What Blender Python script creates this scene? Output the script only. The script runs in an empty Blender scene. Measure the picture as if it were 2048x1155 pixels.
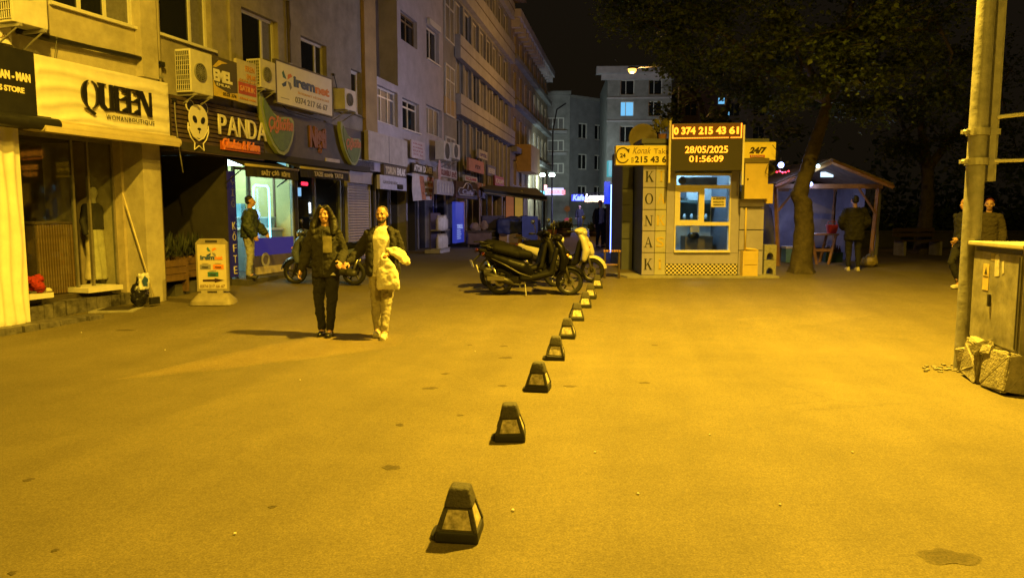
import bpy, bmesh, math, random
from mathutils import Vector, Matrix, Euler
R = math.radians
random.seed(7)
C = bpy.context.scene.collection
SC = bpy.context.scene

# ------------------------------------------------------------------ camera
FPX, YH, CAMH = 1480.0, 428.0, 1.65
TILT = math.atan((577.5 - YH) / FPX)
cam_d = bpy.data.cameras.new('camera'); cam = bpy.data.objects.new('camera', cam_d); C.objects.link(cam)
cam_d.sensor_width = 36; cam_d.lens = FPX / 2048 * 36
cam_d.clip_start = .05; cam_d.clip_end = 2000
cam.location = (0, 0, CAMH); cam.rotation_euler = (R(90) - TILT, 0, 0)
SC.camera = cam

# ------------------------------------------------------------------ night sky
w = bpy.data.worlds.new('World'); SC.world = w; w.use_nodes = True
nt = w.node_tree; nt.nodes.clear()
wo = nt.nodes.new('ShaderNodeOutputWorld'); bg = nt.nodes.new('ShaderNodeBackground')
sky = nt.nodes.new('ShaderNodeTexSky'); sky.sky_type = 'NISHITA'; sky.sun_disc = False
sky.sun_elevation = R(-4); sky.sun_rotation = R(150)
addn = nt.nodes.new('ShaderNodeMixRGB'); addn.blend_type = 'ADD'; addn.inputs[0].default_value = 1
addn.inputs[2].default_value = (.13, .092, .05, 1)          # town glow of sodium lamps in the night sky
nt.links.new(sky.outputs[0], addn.inputs[1]); nt.links.new(addn.outputs[0], bg.inputs[0])
bg.inputs[1].default_value = .05
nt.links.new(bg.outputs[0], wo.inputs[0])
SC.view_settings.view_transform = 'Standard'; SC.view_settings.look = 'None'
SC.view_settings.exposure = 0; SC.view_settings.gamma = 1
SC.cycles.use_denoising = True; SC.cycles.max_bounces = 6; SC.cycles.sample_clamp_indirect = 4
SC.cycles.use_light_tree = True

# ------------------------------------------------------------------ lamps of the street
SODIUM = (1.0, .60, .036)
def lamp(name, kind, loc, power, color, radius=.12, target=None, angle=160, blend=.5, parent=None):
    d = bpy.data.lights.new(name, kind); d.energy = power; d.color = color
    if kind in ('POINT', 'SPOT'): d.shadow_soft_size = radius
    if kind == 'SPOT': d.spot_size = R(angle); d.spot_blend = blend
    o = bpy.data.objects.new(name, d); C.objects.link(o); o.location = loc
    if target is not None:
        o.rotation_euler = (Vector(target) - Vector(loc)).to_track_quat('-Z', 'Y').to_euler()
    if parent: o.parent = parent
    return o
LAMP1 = Vector((3.3, 9.0, 9.3)); LAMP2 = Vector((2.2, -4.0, 9.6)); LAMP3 = Vector((5.55, 35.0, 8.25)); LAMP4 = Vector((-2.2, 3.2, 8.8))
lamp('street_lamp_light', 'SPOT', LAMP1 + Vector((0, 0, -.14)), 25500, SODIUM, .12, LAMP1 + Vector((.04, -.17, -1)), 141, 1.0)
lamp('street_lamp_light', 'SPOT', LAMP2 + Vector((0, 0, -.14)), 4800, SODIUM, .13, LAMP2 + Vector((-.1, .5, -1)), 140, .8)
lamp('street_lamp_light', 'SPOT', LAMP4 + Vector((0, 0, -.14)), 7800, SODIUM, .13, LAMP4 + Vector((-5.4, 8.4, -6.4)), 66, .9)
lamp('street_lamp_light', 'POINT', LAMP3 + Vector((0, 0, -.3)), 1000, (1, .5, .12), .12)

# ------------------------------------------------------------------ pixel and ground geometry
CT, ST = math.cos(TILT), math.sin(TILT)
def ray(x, y):
    u = (x - 1024) / FPX; v = (577.5 - y) / FPX
    return Vector((u, CT + v * ST, -ST + v * CT))
def sstep(a, b, x):
    x = max(0., min(1., (x - a) / (b - a))); return x * x * (3 - 2 * x)
def G(y): return .42 * sstep(9, 21, y) + .35 * sstep(20, 80, y)
def GP(x, y):
    r = ray(x, y); d = 5.
    for _ in range(60): d = .5 * d + .5 * ((CAMH - G(d)) / (-r.z / r.y))
    return Vector((r.x / r.y * d, d, G(d)))
def AT(x, y, d):                       # world point seen at a photo pixel at the distance d
    r = ray(x, y); k = d / r.y
    return Vector((r.x * k, d, CAMH + r.z * k))

# ------------------------------------------------------------------ materials
MATS = {}
def M(name, rgb, rough=.6, metal=0, ns=6, na=.25, bs=0, ba=0, emit=None, es=0, spec=.5, ns2=None, alpha=None):
    if name in MATS: return MATS[name]
    m = bpy.data.materials.new(name); m.use_nodes = True; MATS[name] = m
    t = m.node_tree; b = t.nodes['Principled BSDF']
    b.inputs['Roughness'].default_value = rough; b.inputs['Metallic'].default_value = metal
    b.inputs['Specular IOR Level'].default_value = spec
    tc = t.nodes.new('ShaderNodeTexCoord')
    if na > 0:
        n = t.nodes.new('ShaderNodeTexNoise'); n.inputs['Scale'].default_value = ns; n.inputs['Detail'].default_value = 6
        n.inputs['Roughness'].default_value = .65
        t.links.new(tc.outputs['Object'], n.inputs['Vector'])
        r = t.nodes.new('ShaderNodeValToRGB')
        r.color_ramp.elements[0].position = .3; r.color_ramp.elements[1].position = .72
        r.color_ramp.elements[0].color = (rgb[0] * (1 - na), rgb[1] * (1 - na), rgb[2] * (1 - na), 1)
        r.color_ramp.elements[1].color = (min(1, rgb[0] * (1 + na * .6)), min(1, rgb[1] * (1 + na * .6)), min(1, rgb[2] * (1 + na * .6)), 1)
        t.links.new(n.outputs['Fac'], r.inputs['Fac']); t.links.new(r.outputs['Color'], b.inputs['Base Color'])
        mr = t.nodes.new('ShaderNodeMapRange'); mr.inputs['To Min'].default_value = max(0, rough - .12); mr.inputs['To Max'].default_value = min(1, rough + .12)
        t.links.new(n.outputs['Fac'], mr.inputs['Value']); t.links.new(mr.outputs[0], b.inputs['Roughness'])
    else:
        b.inputs['Base Color'].default_value = (*rgb, 1)
    if ba > 0:
        n2 = t.nodes.new('ShaderNodeTexNoise'); n2.inputs['Scale'].default_value = bs; n2.inputs['Detail'].default_value = 4
        t.links.new(tc.outputs['Object'], n2.inputs['Vector'])
        bp = t.nodes.new('ShaderNodeBump'); bp.inputs['Strength'].default_value = ba; bp.inputs['Distance'].default_value = .02
        t.links.new(n2.outputs['Fac'], bp.inputs['Height']); t.links.new(bp.outputs[0], b.inputs['Normal'])
    if emit:
        b.inputs['Emission Color'].default_value = (*emit, 1); b.inputs['Emission Strength'].default_value = es
    return m
def glass(name, tint=(1, 1, 1), refl=.07):
    if name in MATS: return MATS[name]
    m = bpy.data.materials.new(name); m.use_nodes = True; MATS[name] = m
    t = m.node_tree; t.nodes.clear()
    o = t.nodes.new('ShaderNodeOutputMaterial'); mx = t.nodes.new('ShaderNodeMixShader')
    tr = t.nodes.new('ShaderNodeBsdfTransparent'); gl = t.nodes.new('ShaderNodeBsdfGlossy')
    tr.inputs[0].default_value = (*tint, 1); gl.inputs['Roughness'].default_value = .03
    lw = t.nodes.new('ShaderNodeLayerWeight'); lw.inputs[0].default_value = .5
    pw = t.nodes.new('ShaderNodeMath'); pw.operation = 'POWER'; pw.inputs[1].default_value = 5; t.links.new(lw.outputs['Facing'], pw.inputs[0])
    ad = t.nodes.new('ShaderNodeMath'); ad.operation = 'ADD'; ad.inputs[1].default_value = refl - .03
    t.links.new(pw.outputs[0], ad.inputs[0]); t.links.new(ad.outputs[0], mx.inputs[0])
    t.links.new(tr.outputs[0], mx.inputs[1]); t.links.new(gl.outputs[0], mx.inputs[2]); t.links.new(mx.outputs[0], o.inputs[0])
    return m
def emis(name, rgb, s): return M(name, (.02, .02, .02), .5, na=0, emit=rgb, es=s)

# ------------------------------------------------------------------ mesh builder
class MB:
    def __init__(s): s.v = []; s.f = []
    def add(s, vs, fs):
        o = len(s.v); s.v += [tuple(v) for v in vs]; s.f += [tuple(i + o for i in f) for f in fs]; return s
    def box(s, x0, x1, y0, y1, z0, z1, bev=0, mat=None):
        if bev:
            bm = bmesh.new(); bmesh.ops.create_cube(bm, size=1)
            for v in bm.verts: v.co = Vector(((v.co.x + .5) * (x1 - x0) + x0, (v.co.y + .5) * (y1 - y0) + y0, (v.co.z + .5) * (z1 - z0) + z0))
            bmesh.ops.bevel(bm, geom=bm.edges[:], offset=bev, segments=2, affect='EDGES', profile=.7)
            bm.verts.index_update(); vs = [v.co.copy() for v in bm.verts]; fs = [[v.index for v in f.verts] for f in bm.faces]; bm.free()
        else:
            vs = [Vector((x, y, z)) for z in (z0, z1) for y in (y0, y1) for x in (x0, x1)]
            fs = [(0, 2, 3, 1), (4, 5, 7, 6), (0, 1, 5, 4), (2, 6, 7, 3), (0, 4, 6, 2), (1, 3, 7, 5)]
        if mat: vs = [mat @ v for v in vs]
        return s.add(vs, fs)
    def cbox(s, c, d, rot=(0, 0, 0), bev=0):
        m = Matrix.Translation(c) @ Euler(rot).to_matrix().to_4x4()
        return s.box(-d[0] / 2, d[0] / 2, -d[1] / 2, d[1] / 2, -d[2] / 2, d[2] / 2, bev, m)
    def poly(s, pts, y0, y1):            # outline in x,z thickened along y
        n = len(pts)
        vs = [(p[0], y0, p[1]) for p in pts] + [(p[0], y1, p[1]) for p in pts]
        fs = [tuple(range(n)), tuple(range(2 * n - 1, n - 1, -1))] + [(i, i + n, (i + 1) % n + n, (i + 1) % n) for i in range(n)]
        return s.add(vs, fs)
    def hpoly(s, pts, z0, z1):           # outline in x,y thickened along z
        n = len(pts)
        vs = [(p[0], p[1], z0) for p in pts] + [(p[0], p[1], z1) for p in pts]
        fs = [tuple(range(n - 1, -1, -1)), tuple(range(n, 2 * n))] + [(i, (i + 1) % n, (i + 1) % n + n, i + n) for i in range(n)]
        return s.add(vs, fs)
    def tube(s, pts, rad, seg=8, caps=True):
        pts = [Vector(p) for p in pts]; n = len(pts)
        rad = rad if isinstance(rad, (list, tuple)) else [rad] * n
        vs = []; fs = []; up = None
        for i, p in enumerate(pts):
            d = (pts[min(i + 1, n - 1)] - pts[max(i - 1, 0)]).normalized()
            if up is None:
                up = Vector((0, 0, 1)) if abs(d.z) < .9 else Vector((1, 0, 0))
            a = d.cross(up)
            if a.length < 1e-5: a = d.orthogonal()
            a.normalize(); b = a.cross(d).normalized(); up = b
            for k in range(seg):
                t = 2 * math.pi * k / seg
                vs.append(p + (a * math.cos(t) + b * math.sin(t)) * rad[i])
        for i in range(n - 1):
            for k in range(seg):
                fs.append((i * seg + k, i * seg + (k + 1) % seg, (i + 1) * seg + (k + 1) % seg, (i + 1) * seg + k))
        if caps:
            fs.append(tuple(range(seg - 1, -1, -1))); fs.append(tuple(range((n - 1) * seg, n * seg)))
        return s.add(vs, fs)
    def ell(s, c, r, rot=(0, 0, 0), seg=12, rings=8):
        m = Euler(rot).to_matrix(); c = Vector(c); r = (r, r, r) if not isinstance(r, (tuple, list)) else r
        vs = [c + m @ Vector((0, 0, -r[2]))]; fs = []
        for i in range(1, rings):
            t = math.pi * i / rings - math.pi / 2
            for k in range(seg):
                a = 2 * math.pi * k / seg
                vs.append(c + m @ Vector((r[0] * math.cos(t) * math.cos(a), r[1] * math.cos(t) * math.sin(a), r[2] * math.sin(t))))
        vs.append(c + m @ Vector((0, 0, r[2]))); L = len(vs) - 1
        for k in range(seg):
            fs.append((0, 1 + (k + 1) % seg, 1 + k)); fs.append((L, L - seg + k, L - seg + (k + 1) % seg))
        for i in range(rings - 2):
            for k in range(seg):
                a = 1 + i * seg
                fs.append((a + k, a + (k + 1) % seg, a + seg + (k + 1) % seg, a + seg + k))
        return s.add(vs, fs)
    def cap(s, p0, r0, p1, r1, seg=12):
        s.tube([p0, p1], [r0, r1], seg); s.ell(p0, r0, seg=seg); s.ell(p1, r1, seg=seg); return s
    def chain(s, ps, rs, seg=12):
        for i in range(len(ps) - 1): s.cap(ps[i], rs[i], ps[i + 1], rs[i + 1], seg)
        return s
    def loft(s, rings, seg=18):          # rings: (cx, cy, z, rx, ry) or with a power of the superellipse
        vs = []; fs = []
        for r in rings:
            p = r[5] if len(r) > 5 else 2.3
            for k in range(seg):
                a = 2 * math.pi * k / seg; c, q = math.cos(a), math.sin(a)
                vs.append((r[0] + r[3] * math.copysign(abs(c) ** (2 / p), c), r[1] + r[4] * math.copysign(abs(q) ** (2 / p), q), r[2]))
        n = len(rings)
        for i in range(n - 1):
            for k in range(seg):
                fs.append((i * seg + k, i * seg + (k + 1) % seg, (i + 1) * seg + (k + 1) % seg, (i + 1) * seg + k))
        fs.append(tuple(range(seg - 1, -1, -1))); fs.append(tuple(range((n - 1) * seg, n * seg)))
        return s.add(vs, fs)
    def lathe(s, prof, c=(0, 0, 0), seg=20, axis='z'):
        c = Vector(c); vs = []; fs = []; n = len(prof)
        for r, h in prof:
            for k in range(seg):
                a = 2 * math.pi * k / seg
                p = Vector((r * math.cos(a), r * math.sin(a), h))
                if axis == 'y': p = Vector((p.x, p.z, p.y))
                if axis == 'x': p = Vector((p.z, p.x, p.y))
                vs.append(c + p)
        for i in range(n - 1):
            for k in range(seg): fs.append((i * seg + k, i * seg + (k + 1) % seg, (i + 1) * seg + (k + 1) % seg, (i + 1) * seg + k))
        return s.add(vs, fs)
    def xform(s, m):
        s.v = [tuple(m @ Vector(v)) for v in s.v]; return s
    def mesh(s, name):
        me = bpy.data.meshes.new(name); me.from_pydata(s.v, [], s.f); me.update()
        bm = bmesh.new(); bm.from_mesh(me); bmesh.ops.recalc_face_normals(bm, faces=bm.faces[:]); bm.to_mesh(me); bm.free()
        return me
    def build(s, name, mat, parent=None, smooth=False, loc=None, rot=None):
        return put(name, s.mesh(name), mat, parent, smooth, loc, rot)
def put(name, me, mat, parent=None, smooth=False, loc=None, rot=None):
    if smooth is True: me.polygons.foreach_set('use_smooth', [True] * len(me.polygons))
    elif smooth:
        me.polygons.foreach_set('use_smooth', [True] * len(me.polygons))
        try: me.set_sharp_from_angle(angle=R(smooth))
        except Exception: pass
    if mat and not me.materials: me.materials.append(mat)
    o = bpy.data.objects.new(name, me); C.objects.link(o)
    if parent: o.parent = parent
    if loc is not None: o.location = loc
    if rot is not None: o.rotation_euler = rot
    return o
def tag(o, label=None, cat=None, group=None, kind=None):
    if label: o['label'] = label
    if cat: o['category'] = cat
    if group: o['group'] = group
    if kind: o['kind'] = kind
    return o
def thing(name, label, cat, loc=(0, 0, 0), rz=0, group=None):
    o = bpy.data.objects.new(name, None); C.objects.link(o); o.location = loc; o.rotation_euler = (0, 0, rz)
    o.empty_display_size = .1
    return tag(o, label, cat, group)
def copy_tree(o, parent=None):
    c = o.copy(); C.objects.link(c); c.parent = parent
    for ch in list(o.children): copy_tree(ch, c)
    return c
def organic(name, mb, mat, parent=None, voxel=.012, smooth=4, disp=0, dscale=.12, fine=0):
    me = mb.mesh(name + '_raw'); o = bpy.data.objects.new(name + '_raw', me); C.objects.link(o)
    r = o.modifiers.new('r', 'REMESH'); r.mode = 'VOXEL'; r.voxel_size = voxel; r.use_smooth_shade = True
    if smooth: q = o.modifiers.new('s', 'SMOOTH'); q.factor = .5; q.iterations = smooth
    if disp:
        tx = bpy.data.textures.new(name, 'CLOUDS'); tx.noise_scale = dscale; tx.noise_depth = 2
        d = o.modifiers.new('d', 'DISPLACE'); d.texture = tx; d.strength = disp; d.mid_level = .5; d.texture_coords = 'LOCAL'
    if disp and fine:
        tx2 = bpy.data.textures.new(name + '_fine', 'MARBLE'); tx2.noise_scale = dscale * .9; tx2.turbulence = 7; tx2.noise_depth = 2
        d2 = o.modifiers.new('d2', 'DISPLACE'); d2.texture = tx2; d2.strength = fine; d2.mid_level = .5; d2.texture_coords = 'LOCAL'
        q2 = o.modifiers.new('s2', 'SMOOTH'); q2.factor = .4; q2.iterations = 1
    dg = bpy.context.evaluated_depsgraph_get(); dg.update()
    ev = bpy.data.meshes.new_from_object(o.evaluated_get(dg), depsgraph=dg)
    bpy.data.objects.remove(o); ev.name = name
    ev.materials.clear()
    return put(name, ev, mat, parent, True)
TXT = {}
def text_mesh(s, bold=0., shear=0., ext=.006, space=1.):
    key = (s, bold, shear, ext, space)
    if key in TXT: return TXT[key]
    cu = bpy.data.curves.new('t', 'FONT'); cu.body = s; cu.size = 1; cu.extrude = .5; cu.offset = bold; cu.shear = shear
    cu.resolution_u = 3; cu.space_character = space
    o = bpy.data.objects.new('t', cu); C.objects.link(o)
    dg = bpy.context.evaluated_depsgraph_get(); dg.update()
    me = bpy.data.meshes.new_from_object(o.evaluated_get(dg), depsgraph=dg); bpy.data.objects.remove(o)
    xs = [v.co.x for v in me.vertices]; ys = [v.co.y for v in me.vertices]
    if not xs: xs = [0, 1]; ys = [0, 1]
    x0, x1, y0, y1 = min(xs), max(xs), min(ys), max(ys)
    for v in me.vertices:
        v.co = Vector(((v.co.x - x0) / max(1e-6, x1 - x0), -v.co.z, (v.co.y - y0) / max(1e-6, y1 - y0)))
    TXT[key] = me; return me
def text(parent, s, x, z, wd, ht, mat, y=0, name='lettering', ext=.008, bold=0., shear=0., space=1., tilt=0):
    """writing in the x,z plane of the parent, facing -y, lower left corner at x,z"""
    me = text_mesh(s, bold, shear, ext, space).copy()
    for v in me.vertices: v.co = Vector((v.co.x * wd, v.co.y * ext, v.co.z * ht + v.co.x * tilt))
    me.materials.clear(); me.materials.append(mat); me.name = name
    o = bpy.data.objects.new(name, me); C.objects.link(o); o.parent = parent; o.location = (x, y - ext / 2 - .001, z)
    return o

# ------------------------------------------------------------------ facade frames: x along the wall, -y out to the street
class Frame:
    def __init__(s, ox, oy, dx, dy):
        n = math.hypot(dx, dy); s.o = Vector((ox, oy, 0)); s.d = Vector((dx / n, dy / n, 0)); s.n = Vector((dy / n, -dx / n, 0))
        s.ang = math.atan2(dy, dx)
    def uv(s, px, py, off=0):            # photo pixel -> (along, height) on the wall plane moved out by off
        r = ray(px, py); q = s.o + s.n * off
        k = q.dot(s.n) / r.dot(s.n); P = r * k
        return (P - s.o).dot(s.d), CAMH + P.z
    def sx(s, px, off=0): return s.uv(px, 428, off)[0]
    def rect(s, x0, yt0, yb0, x1, yt1, yb1, off=0):
        a = s.uv(x0, (yt0 + yb0) / 2, off)[0]; b = s.uv(x1, (yt1 + yb1) / 2, off)[0]
        zt = (s.uv(x0, yt0, off)[1] + s.uv(x1, yt1, off)[1]) / 2; zb = (s.uv(x0, yb0, off)[1] + s.uv(x1, yb1, off)[1]) / 2
        return a, b, zb, zt
    def world(s, a, off, z): return s.o + s.d * a + s.n * off + Vector((0, 0, z))
    def thing(s, name, label, cat, a, off, z, group=None):
        return thing(name, label, cat, s.world(a, off, z), s.ang, group)
    def at(s, px, dist_off=0): return s.world(s.sx(px, dist_off), dist_off, 0)
# ------------------------------------------------------------------ shared materials
plaster_cream = M('cream_plaster', (.42, .38, .30), .85, ns=3, na=.3, bs=60, ba=.25)
plaster_olive = M('grey_beige_plaster', (.30, .27, .22), .88, ns=2.2, na=.35, bs=50, ba=.3)
plaster_lilac = M('pale_grey_plaster', (.46, .43, .45), .85, ns=1.6, na=.25, bs=50, ba=.25)
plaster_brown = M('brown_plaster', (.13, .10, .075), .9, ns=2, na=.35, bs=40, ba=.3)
plaster_grey = M('grey_plaster', (.27, .265, .25), .88, ns=1.2, na=.35, bs=30, ba=.3)
plaster_yellow = M('ochre_plaster', (.42, .30, .13), .85, ns=1.5, na=.3, bs=40, ba=.3)
white_pvc = M('white_window_plastic', (.62, .60, .55), .45, ns=9, na=.12)
dark_pane = M('dark_window_glass', (.012, .013, .014), .06, na=0, spec=.6)
curtain = M('pale_curtain_behind_glass', (.16, .155, .15), .5, ns=14, na=.3)
black_metal = M('black_painted_metal', (.015, .015, .016), .45, ns=15, na=.3)
dark_wood = M('dark_wood', (.07, .045, .025), .6, ns=12, na=.4, bs=60, ba=.2)
light_wood = M('light_wood', (.30, .18, .08), .6, ns=10, na=.4, bs=60, ba=.2)
galv = M('weathered_galvanised_steel', (.42, .41, .38), .5, .55, ns=7, na=.3, bs=40, ba=.15)
ac_white = M('ageing_white_enamel', (.58, .56, .50), .5, ns=5, na=.18)
rubber = M('black_rubber', (.018, .018, .018), .75, ns=30, na=.35, bs=90, ba=.2)
white_paint = M('white_sign_face', (.72, .70, .66), .5, ns=3, na=.1)
black_face = M('black_sign_face', (.012, .012, .013), .5, ns=4, na=.3)
shop_glass = glass('shop_glass', (.93, .96, .95), .07)
concrete = M('worn_concrete', (.28, .265, .235), .9, ns=5, na=.35, bs=35, ba=.5)

# ------------------------------------------------------------------ ground
def ground_material():
    m = bpy.data.materials.new('worn_asphalt'); m.use_nodes = True; t = m.node_tree; b = t.nodes['Principled BSDF']
    N = lambda k: t.nodes.new(k)
    tc = N('ShaderNodeTexCoord')
    def noise(scale, detail, rough=.6, vec=None):
        n = N('ShaderNodeTexNoise'); n.inputs['Scale'].default_value = scale; n.inputs['Detail'].default_value = detail; n.inputs['Roughness'].default_value = rough
        t.links.new(vec or tc.outputs['Object'], n.inputs['Vector']); return n
    def ramp(src, p0, c0, p1, c1):
        r = N('ShaderNodeValToRGB'); e = r.color_ramp.elements
        e[0].position, e[1].position = p0, p1; e[0].color = (*c0, 1); e[1].color = (*c1, 1)
        t.links.new(src, r.inputs[0]); return r
    def mix(bt, f, a, c):
        x = N('ShaderNodeMixRGB'); x.blend_type = bt
        if isinstance(f, float): x.inputs[0].default_value = f
        else: t.links.new(f, x.inputs[0])
        t.links.new(a, x.inputs[1]); t.links.new(c, x.inputs[2]); return x
    base = ramp(noise(.35, 5).outputs['Fac'], .3, (.12, .1, .05), .75, (.165, .138, .072))
    grit = ramp(noise(85, 3, .8).outputs['Fac'], .3, (.4, .4, .4), .7, (1.42, 1.4, 1.35))
    c1 = mix('MULTIPLY', .8, base.outputs[0], grit.outputs[0])
    blot = ramp(noise(2.3, 6, .7).outputs['Fac'], .35, (.9, .9, .9), .65, (1.05, 1.05, 1.05))
    c2 = mix('MULTIPLY', 1., c1.outputs[0], blot.outputs[0])
    # worn wheel track lines running along the street, a little paler
    mp = N('ShaderNodeMapping'); mp.inputs['Rotation'].default_value = (0, 0, R(9.4)); t.links.new(tc.outputs['Object'], mp.inputs['Vector'])
    mp2 = N('ShaderNodeMapping'); mp2.inputs['Scale'].default_value = (1.1, .05, 1); t.links.new(mp.outputs[0], mp2.inputs['Vector'])
    tr = ramp(noise(1.6, 3, .5, mp2.outputs[0]).outputs['Fac'], .4, (.92, .92, .92), .7, (1.08, 1.08, 1.08))
    c3 = mix('MULTIPLY', 1., c2.outputs[0], tr.outputs[0])
    vo = N('ShaderNodeTexVoronoi'); vo.inputs['Scale'].default_value = 30; t.links.new(tc.outputs['Object'], vo.inputs['Vector'])
    chip = ramp(vo.outputs['Distance'], .04, (1, 1, 1), .09, (0, 0, 0))
    sel = ramp(noise(9, 2).outputs['Fac'], .56, (0, 0, 0), .6, (1, 1, 1))
    fac = N('ShaderNodeMath'); fac.operation = 'MULTIPLY'; t.links.new(chip.outputs[0], fac.inputs[0]); t.links.new(sel.outputs[0], fac.inputs[1])
    pale = N('ShaderNodeRGB'); pale.outputs[0].default_value = (.28, .26, .2, 1)
    c4 = mix('MIX', fac.outputs[0], c3.outputs[0], pale.outputs[0])
    wn = noise(1.3, 4); wa = mix('ADD', .35, tc.outputs['Object'], wn.outputs['Color'])
    ve = N('ShaderNodeTexVoronoi'); ve.feature = 'DISTANCE_TO_EDGE'; ve.inputs['Scale'].default_value = .42; t.links.new(wa.outputs[0], ve.inputs['Vector'])
    crk = ramp(ve.outputs['Distance'], .004, (1, 1, 1), .011, (0, 0, 0)); msk = ramp(noise(.5, 3).outputs['Fac'], .5, (0, 0, 0), .66, (.2, .2, .2))
    cf = N('ShaderNodeMath'); cf.operation = 'MULTIPLY'; t.links.new(crk.outputs[0], cf.inputs[0]); t.links.new(msk.outputs[0], cf.inputs[1])
    drk = N('ShaderNodeRGB'); drk.outputs[0].default_value = (.045, .038, .025, 1)
    c5 = mix('MIX', cf.outputs[0], c4.outputs[0], drk.outputs[0])
    vp = N('ShaderNodeTexVoronoi'); vp.inputs['Scale'].default_value = .23; t.links.new(wa.outputs[0], vp.inputs['Vector'])
    pt = ramp(vp.outputs['Color'], .2, (.9, .9, .9), .8, (1.06, 1.06, 1.06)); c5 = mix('MULTIPLY', 1., c5.outputs[0], pt.outputs[0])
    mid = ramp(noise(28, 4, .8).outputs['Fac'], .34, (.8, .8, .8), .66, (1.16, 1.16, 1.16)); c5 = mix('MULTIPLY', 1., c5.outputs[0], mid.outputs[0])
    t.links.new(c5.outputs[0], b.inputs['Base Color'])
    b.inputs['Roughness'].default_value = .8; b.inputs['Specular IOR Level'].default_value = .3
    bp = N('ShaderNodeBump'); bp.inputs['Strength'].default_value = .55; bp.inputs['Distance'].default_value = .006
    t.links.new(noise(95, 4, .8).outputs['Fac'], bp.inputs['Height'])
    bp2 = N('ShaderNodeBump'); bp2.inputs['Strength'].default_value = .15; bp2.inputs['Distance'].default_value = .05
    t.links.new(noise(1.8, 4).outputs['Fac'], bp2.inputs['Height']); t.links.new(bp2.outputs[0], bp.inputs['Normal'])
    t.links.new(bp.outputs[0], b.inputs['Normal'])
    return m
xs = [-300, -120, -60, -30, -20] + [-16 + i for i in range(41)] + [30, 60, 120, 300]
ys = [-30, -10] + [-4 + .5 * i for i in range(60)] + [27, 29, 32, 36, 40, 45, 50, 56, 62, 70, 80, 100, 150, 300, 900]
g = MB()
g.v = [(x, y, G(y)) for y in ys for x in xs]; nx = len(xs)
g.f = [(j * nx + i, j * nx + i + 1, (j + 1) * nx + i + 1, (j + 1) * nx + i) for j in range(len(ys) - 1) for i in range(nx - 1)]
asphalt = ground_material()
ground = tag(g.build('ground', asphalt, smooth=True), kind='structure')
def stain_or_light_variant(name, rgb, mul):                        # the same asphalt, tinted by a point attribute, for stains and the painted light wedge
    m = asphalt.copy(); m.name = name; t = m.node_tree; b = t.nodes['Principled BSDF']; src = b.inputs['Base Color'].links[0].from_socket
    a = t.nodes.new('ShaderNodeAttribute'); a.attribute_name = 'wear'; x = t.nodes.new('ShaderNodeMixRGB'); x.blend_type = 'MULTIPLY'
    x.inputs[2].default_value = (*rgb, 1); t.links.new(a.outputs['Fac'], x.inputs[0]); t.links.new(src, x.inputs[1]); t.links.new(x.outputs[0], b.inputs['Base Color'])
    return m
stain_mat = stain_or_light_variant('oil_stain_on_asphalt', (.45, .43, .4), 1)
pale_mat = M('crushed_litter', (.6, .57, .5), .7)
def Gm(y):                                               # height of the ground mesh itself between its rows
    for a, b in zip(ys, ys[1:]):
        if a <= y <= b: return G(a) + (G(b) - G(a)) * (y - a) / (b - a)
    return G(y)
def stain(c, rx, ry, z=.003, n=26, jag=.3):
    ph = [random.uniform(0, 6.28) for _ in range(4)]; vs = []; fd = []
    for sc_, f in ((1.12, 0.), (.92, .6), (.55, .95)):
        for k in range(n):
            a = 2 * math.pi * k / n
            q = sc_ * (1 + jag * (.5 * math.sin(2 * a + ph[0]) + .35 * math.sin(3 * a + ph[1]) + .35 * math.sin(5 * a + ph[2])) + random.uniform(-.07, .07))
            X = c[0] + rx * q * math.cos(a); Y = c[1] + ry * q * math.sin(a); vs.append((X, Y, Gm(Y) + (z if f else -.004))); fd.append(f)
    vs.append((c[0], c[1], Gm(c[1]) + z)); fd.append(.9)
    fs = [(r * n + i, r * n + (i + 1) % n, (r + 1) * n + (i + 1) % n, (r + 1) * n + i) for r in range(2) for i in range(n)] + [(2 * n + i, 2 * n + (i + 1) % n, 3 * n) for i in range(n)]
    me = bpy.data.meshes.new('stain'); me.from_pydata(vs, [], fs); me.update(); me.attributes.new('wear', 'FLOAT', 'POINT').data.foreach_set('value', fd)
    return put('stain', me, stain_mat, ground)
for px, py, rx, ry in [(782, 934, .055, .05), (860, 776, .075, .05), (1012, 715, .07, .06), (1005, 771, .05, .04), (890, 747, .05, .03), (1895, 1113, .13, .1),
                       (800, 849, .03, .04), (545, 1013, .025, .02), (57, 959, .03, .03), (110, 1100, .02, .015), (1008, 692, .05, .04), (940, 690, .03, .03),
                       (1140, 772, .06, .04), (920, 830, .03, .02), (1290, 765, .05, .04), (25, 1145, .02, .02), (430, 612, .2, .05), (250, 660, .12, .08), (1310, 690, .04, .03)]:
    c = GP(px, py); stain(c, rx, ry)
# pale wedge of light beside the couple, painted into the asphalt, fading outward
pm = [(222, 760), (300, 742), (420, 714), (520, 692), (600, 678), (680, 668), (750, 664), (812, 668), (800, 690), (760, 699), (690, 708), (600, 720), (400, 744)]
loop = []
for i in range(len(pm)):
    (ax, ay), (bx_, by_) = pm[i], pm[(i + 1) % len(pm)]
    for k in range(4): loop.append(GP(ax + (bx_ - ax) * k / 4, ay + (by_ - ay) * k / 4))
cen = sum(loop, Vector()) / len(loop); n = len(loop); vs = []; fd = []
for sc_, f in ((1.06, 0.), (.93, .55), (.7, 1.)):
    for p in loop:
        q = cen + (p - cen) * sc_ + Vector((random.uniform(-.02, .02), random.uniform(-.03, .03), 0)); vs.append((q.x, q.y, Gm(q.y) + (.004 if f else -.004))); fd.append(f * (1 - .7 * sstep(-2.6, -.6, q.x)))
vs.append((cen.x, cen.y, Gm(cen.y) + .004)); fd.append(.8)
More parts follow.
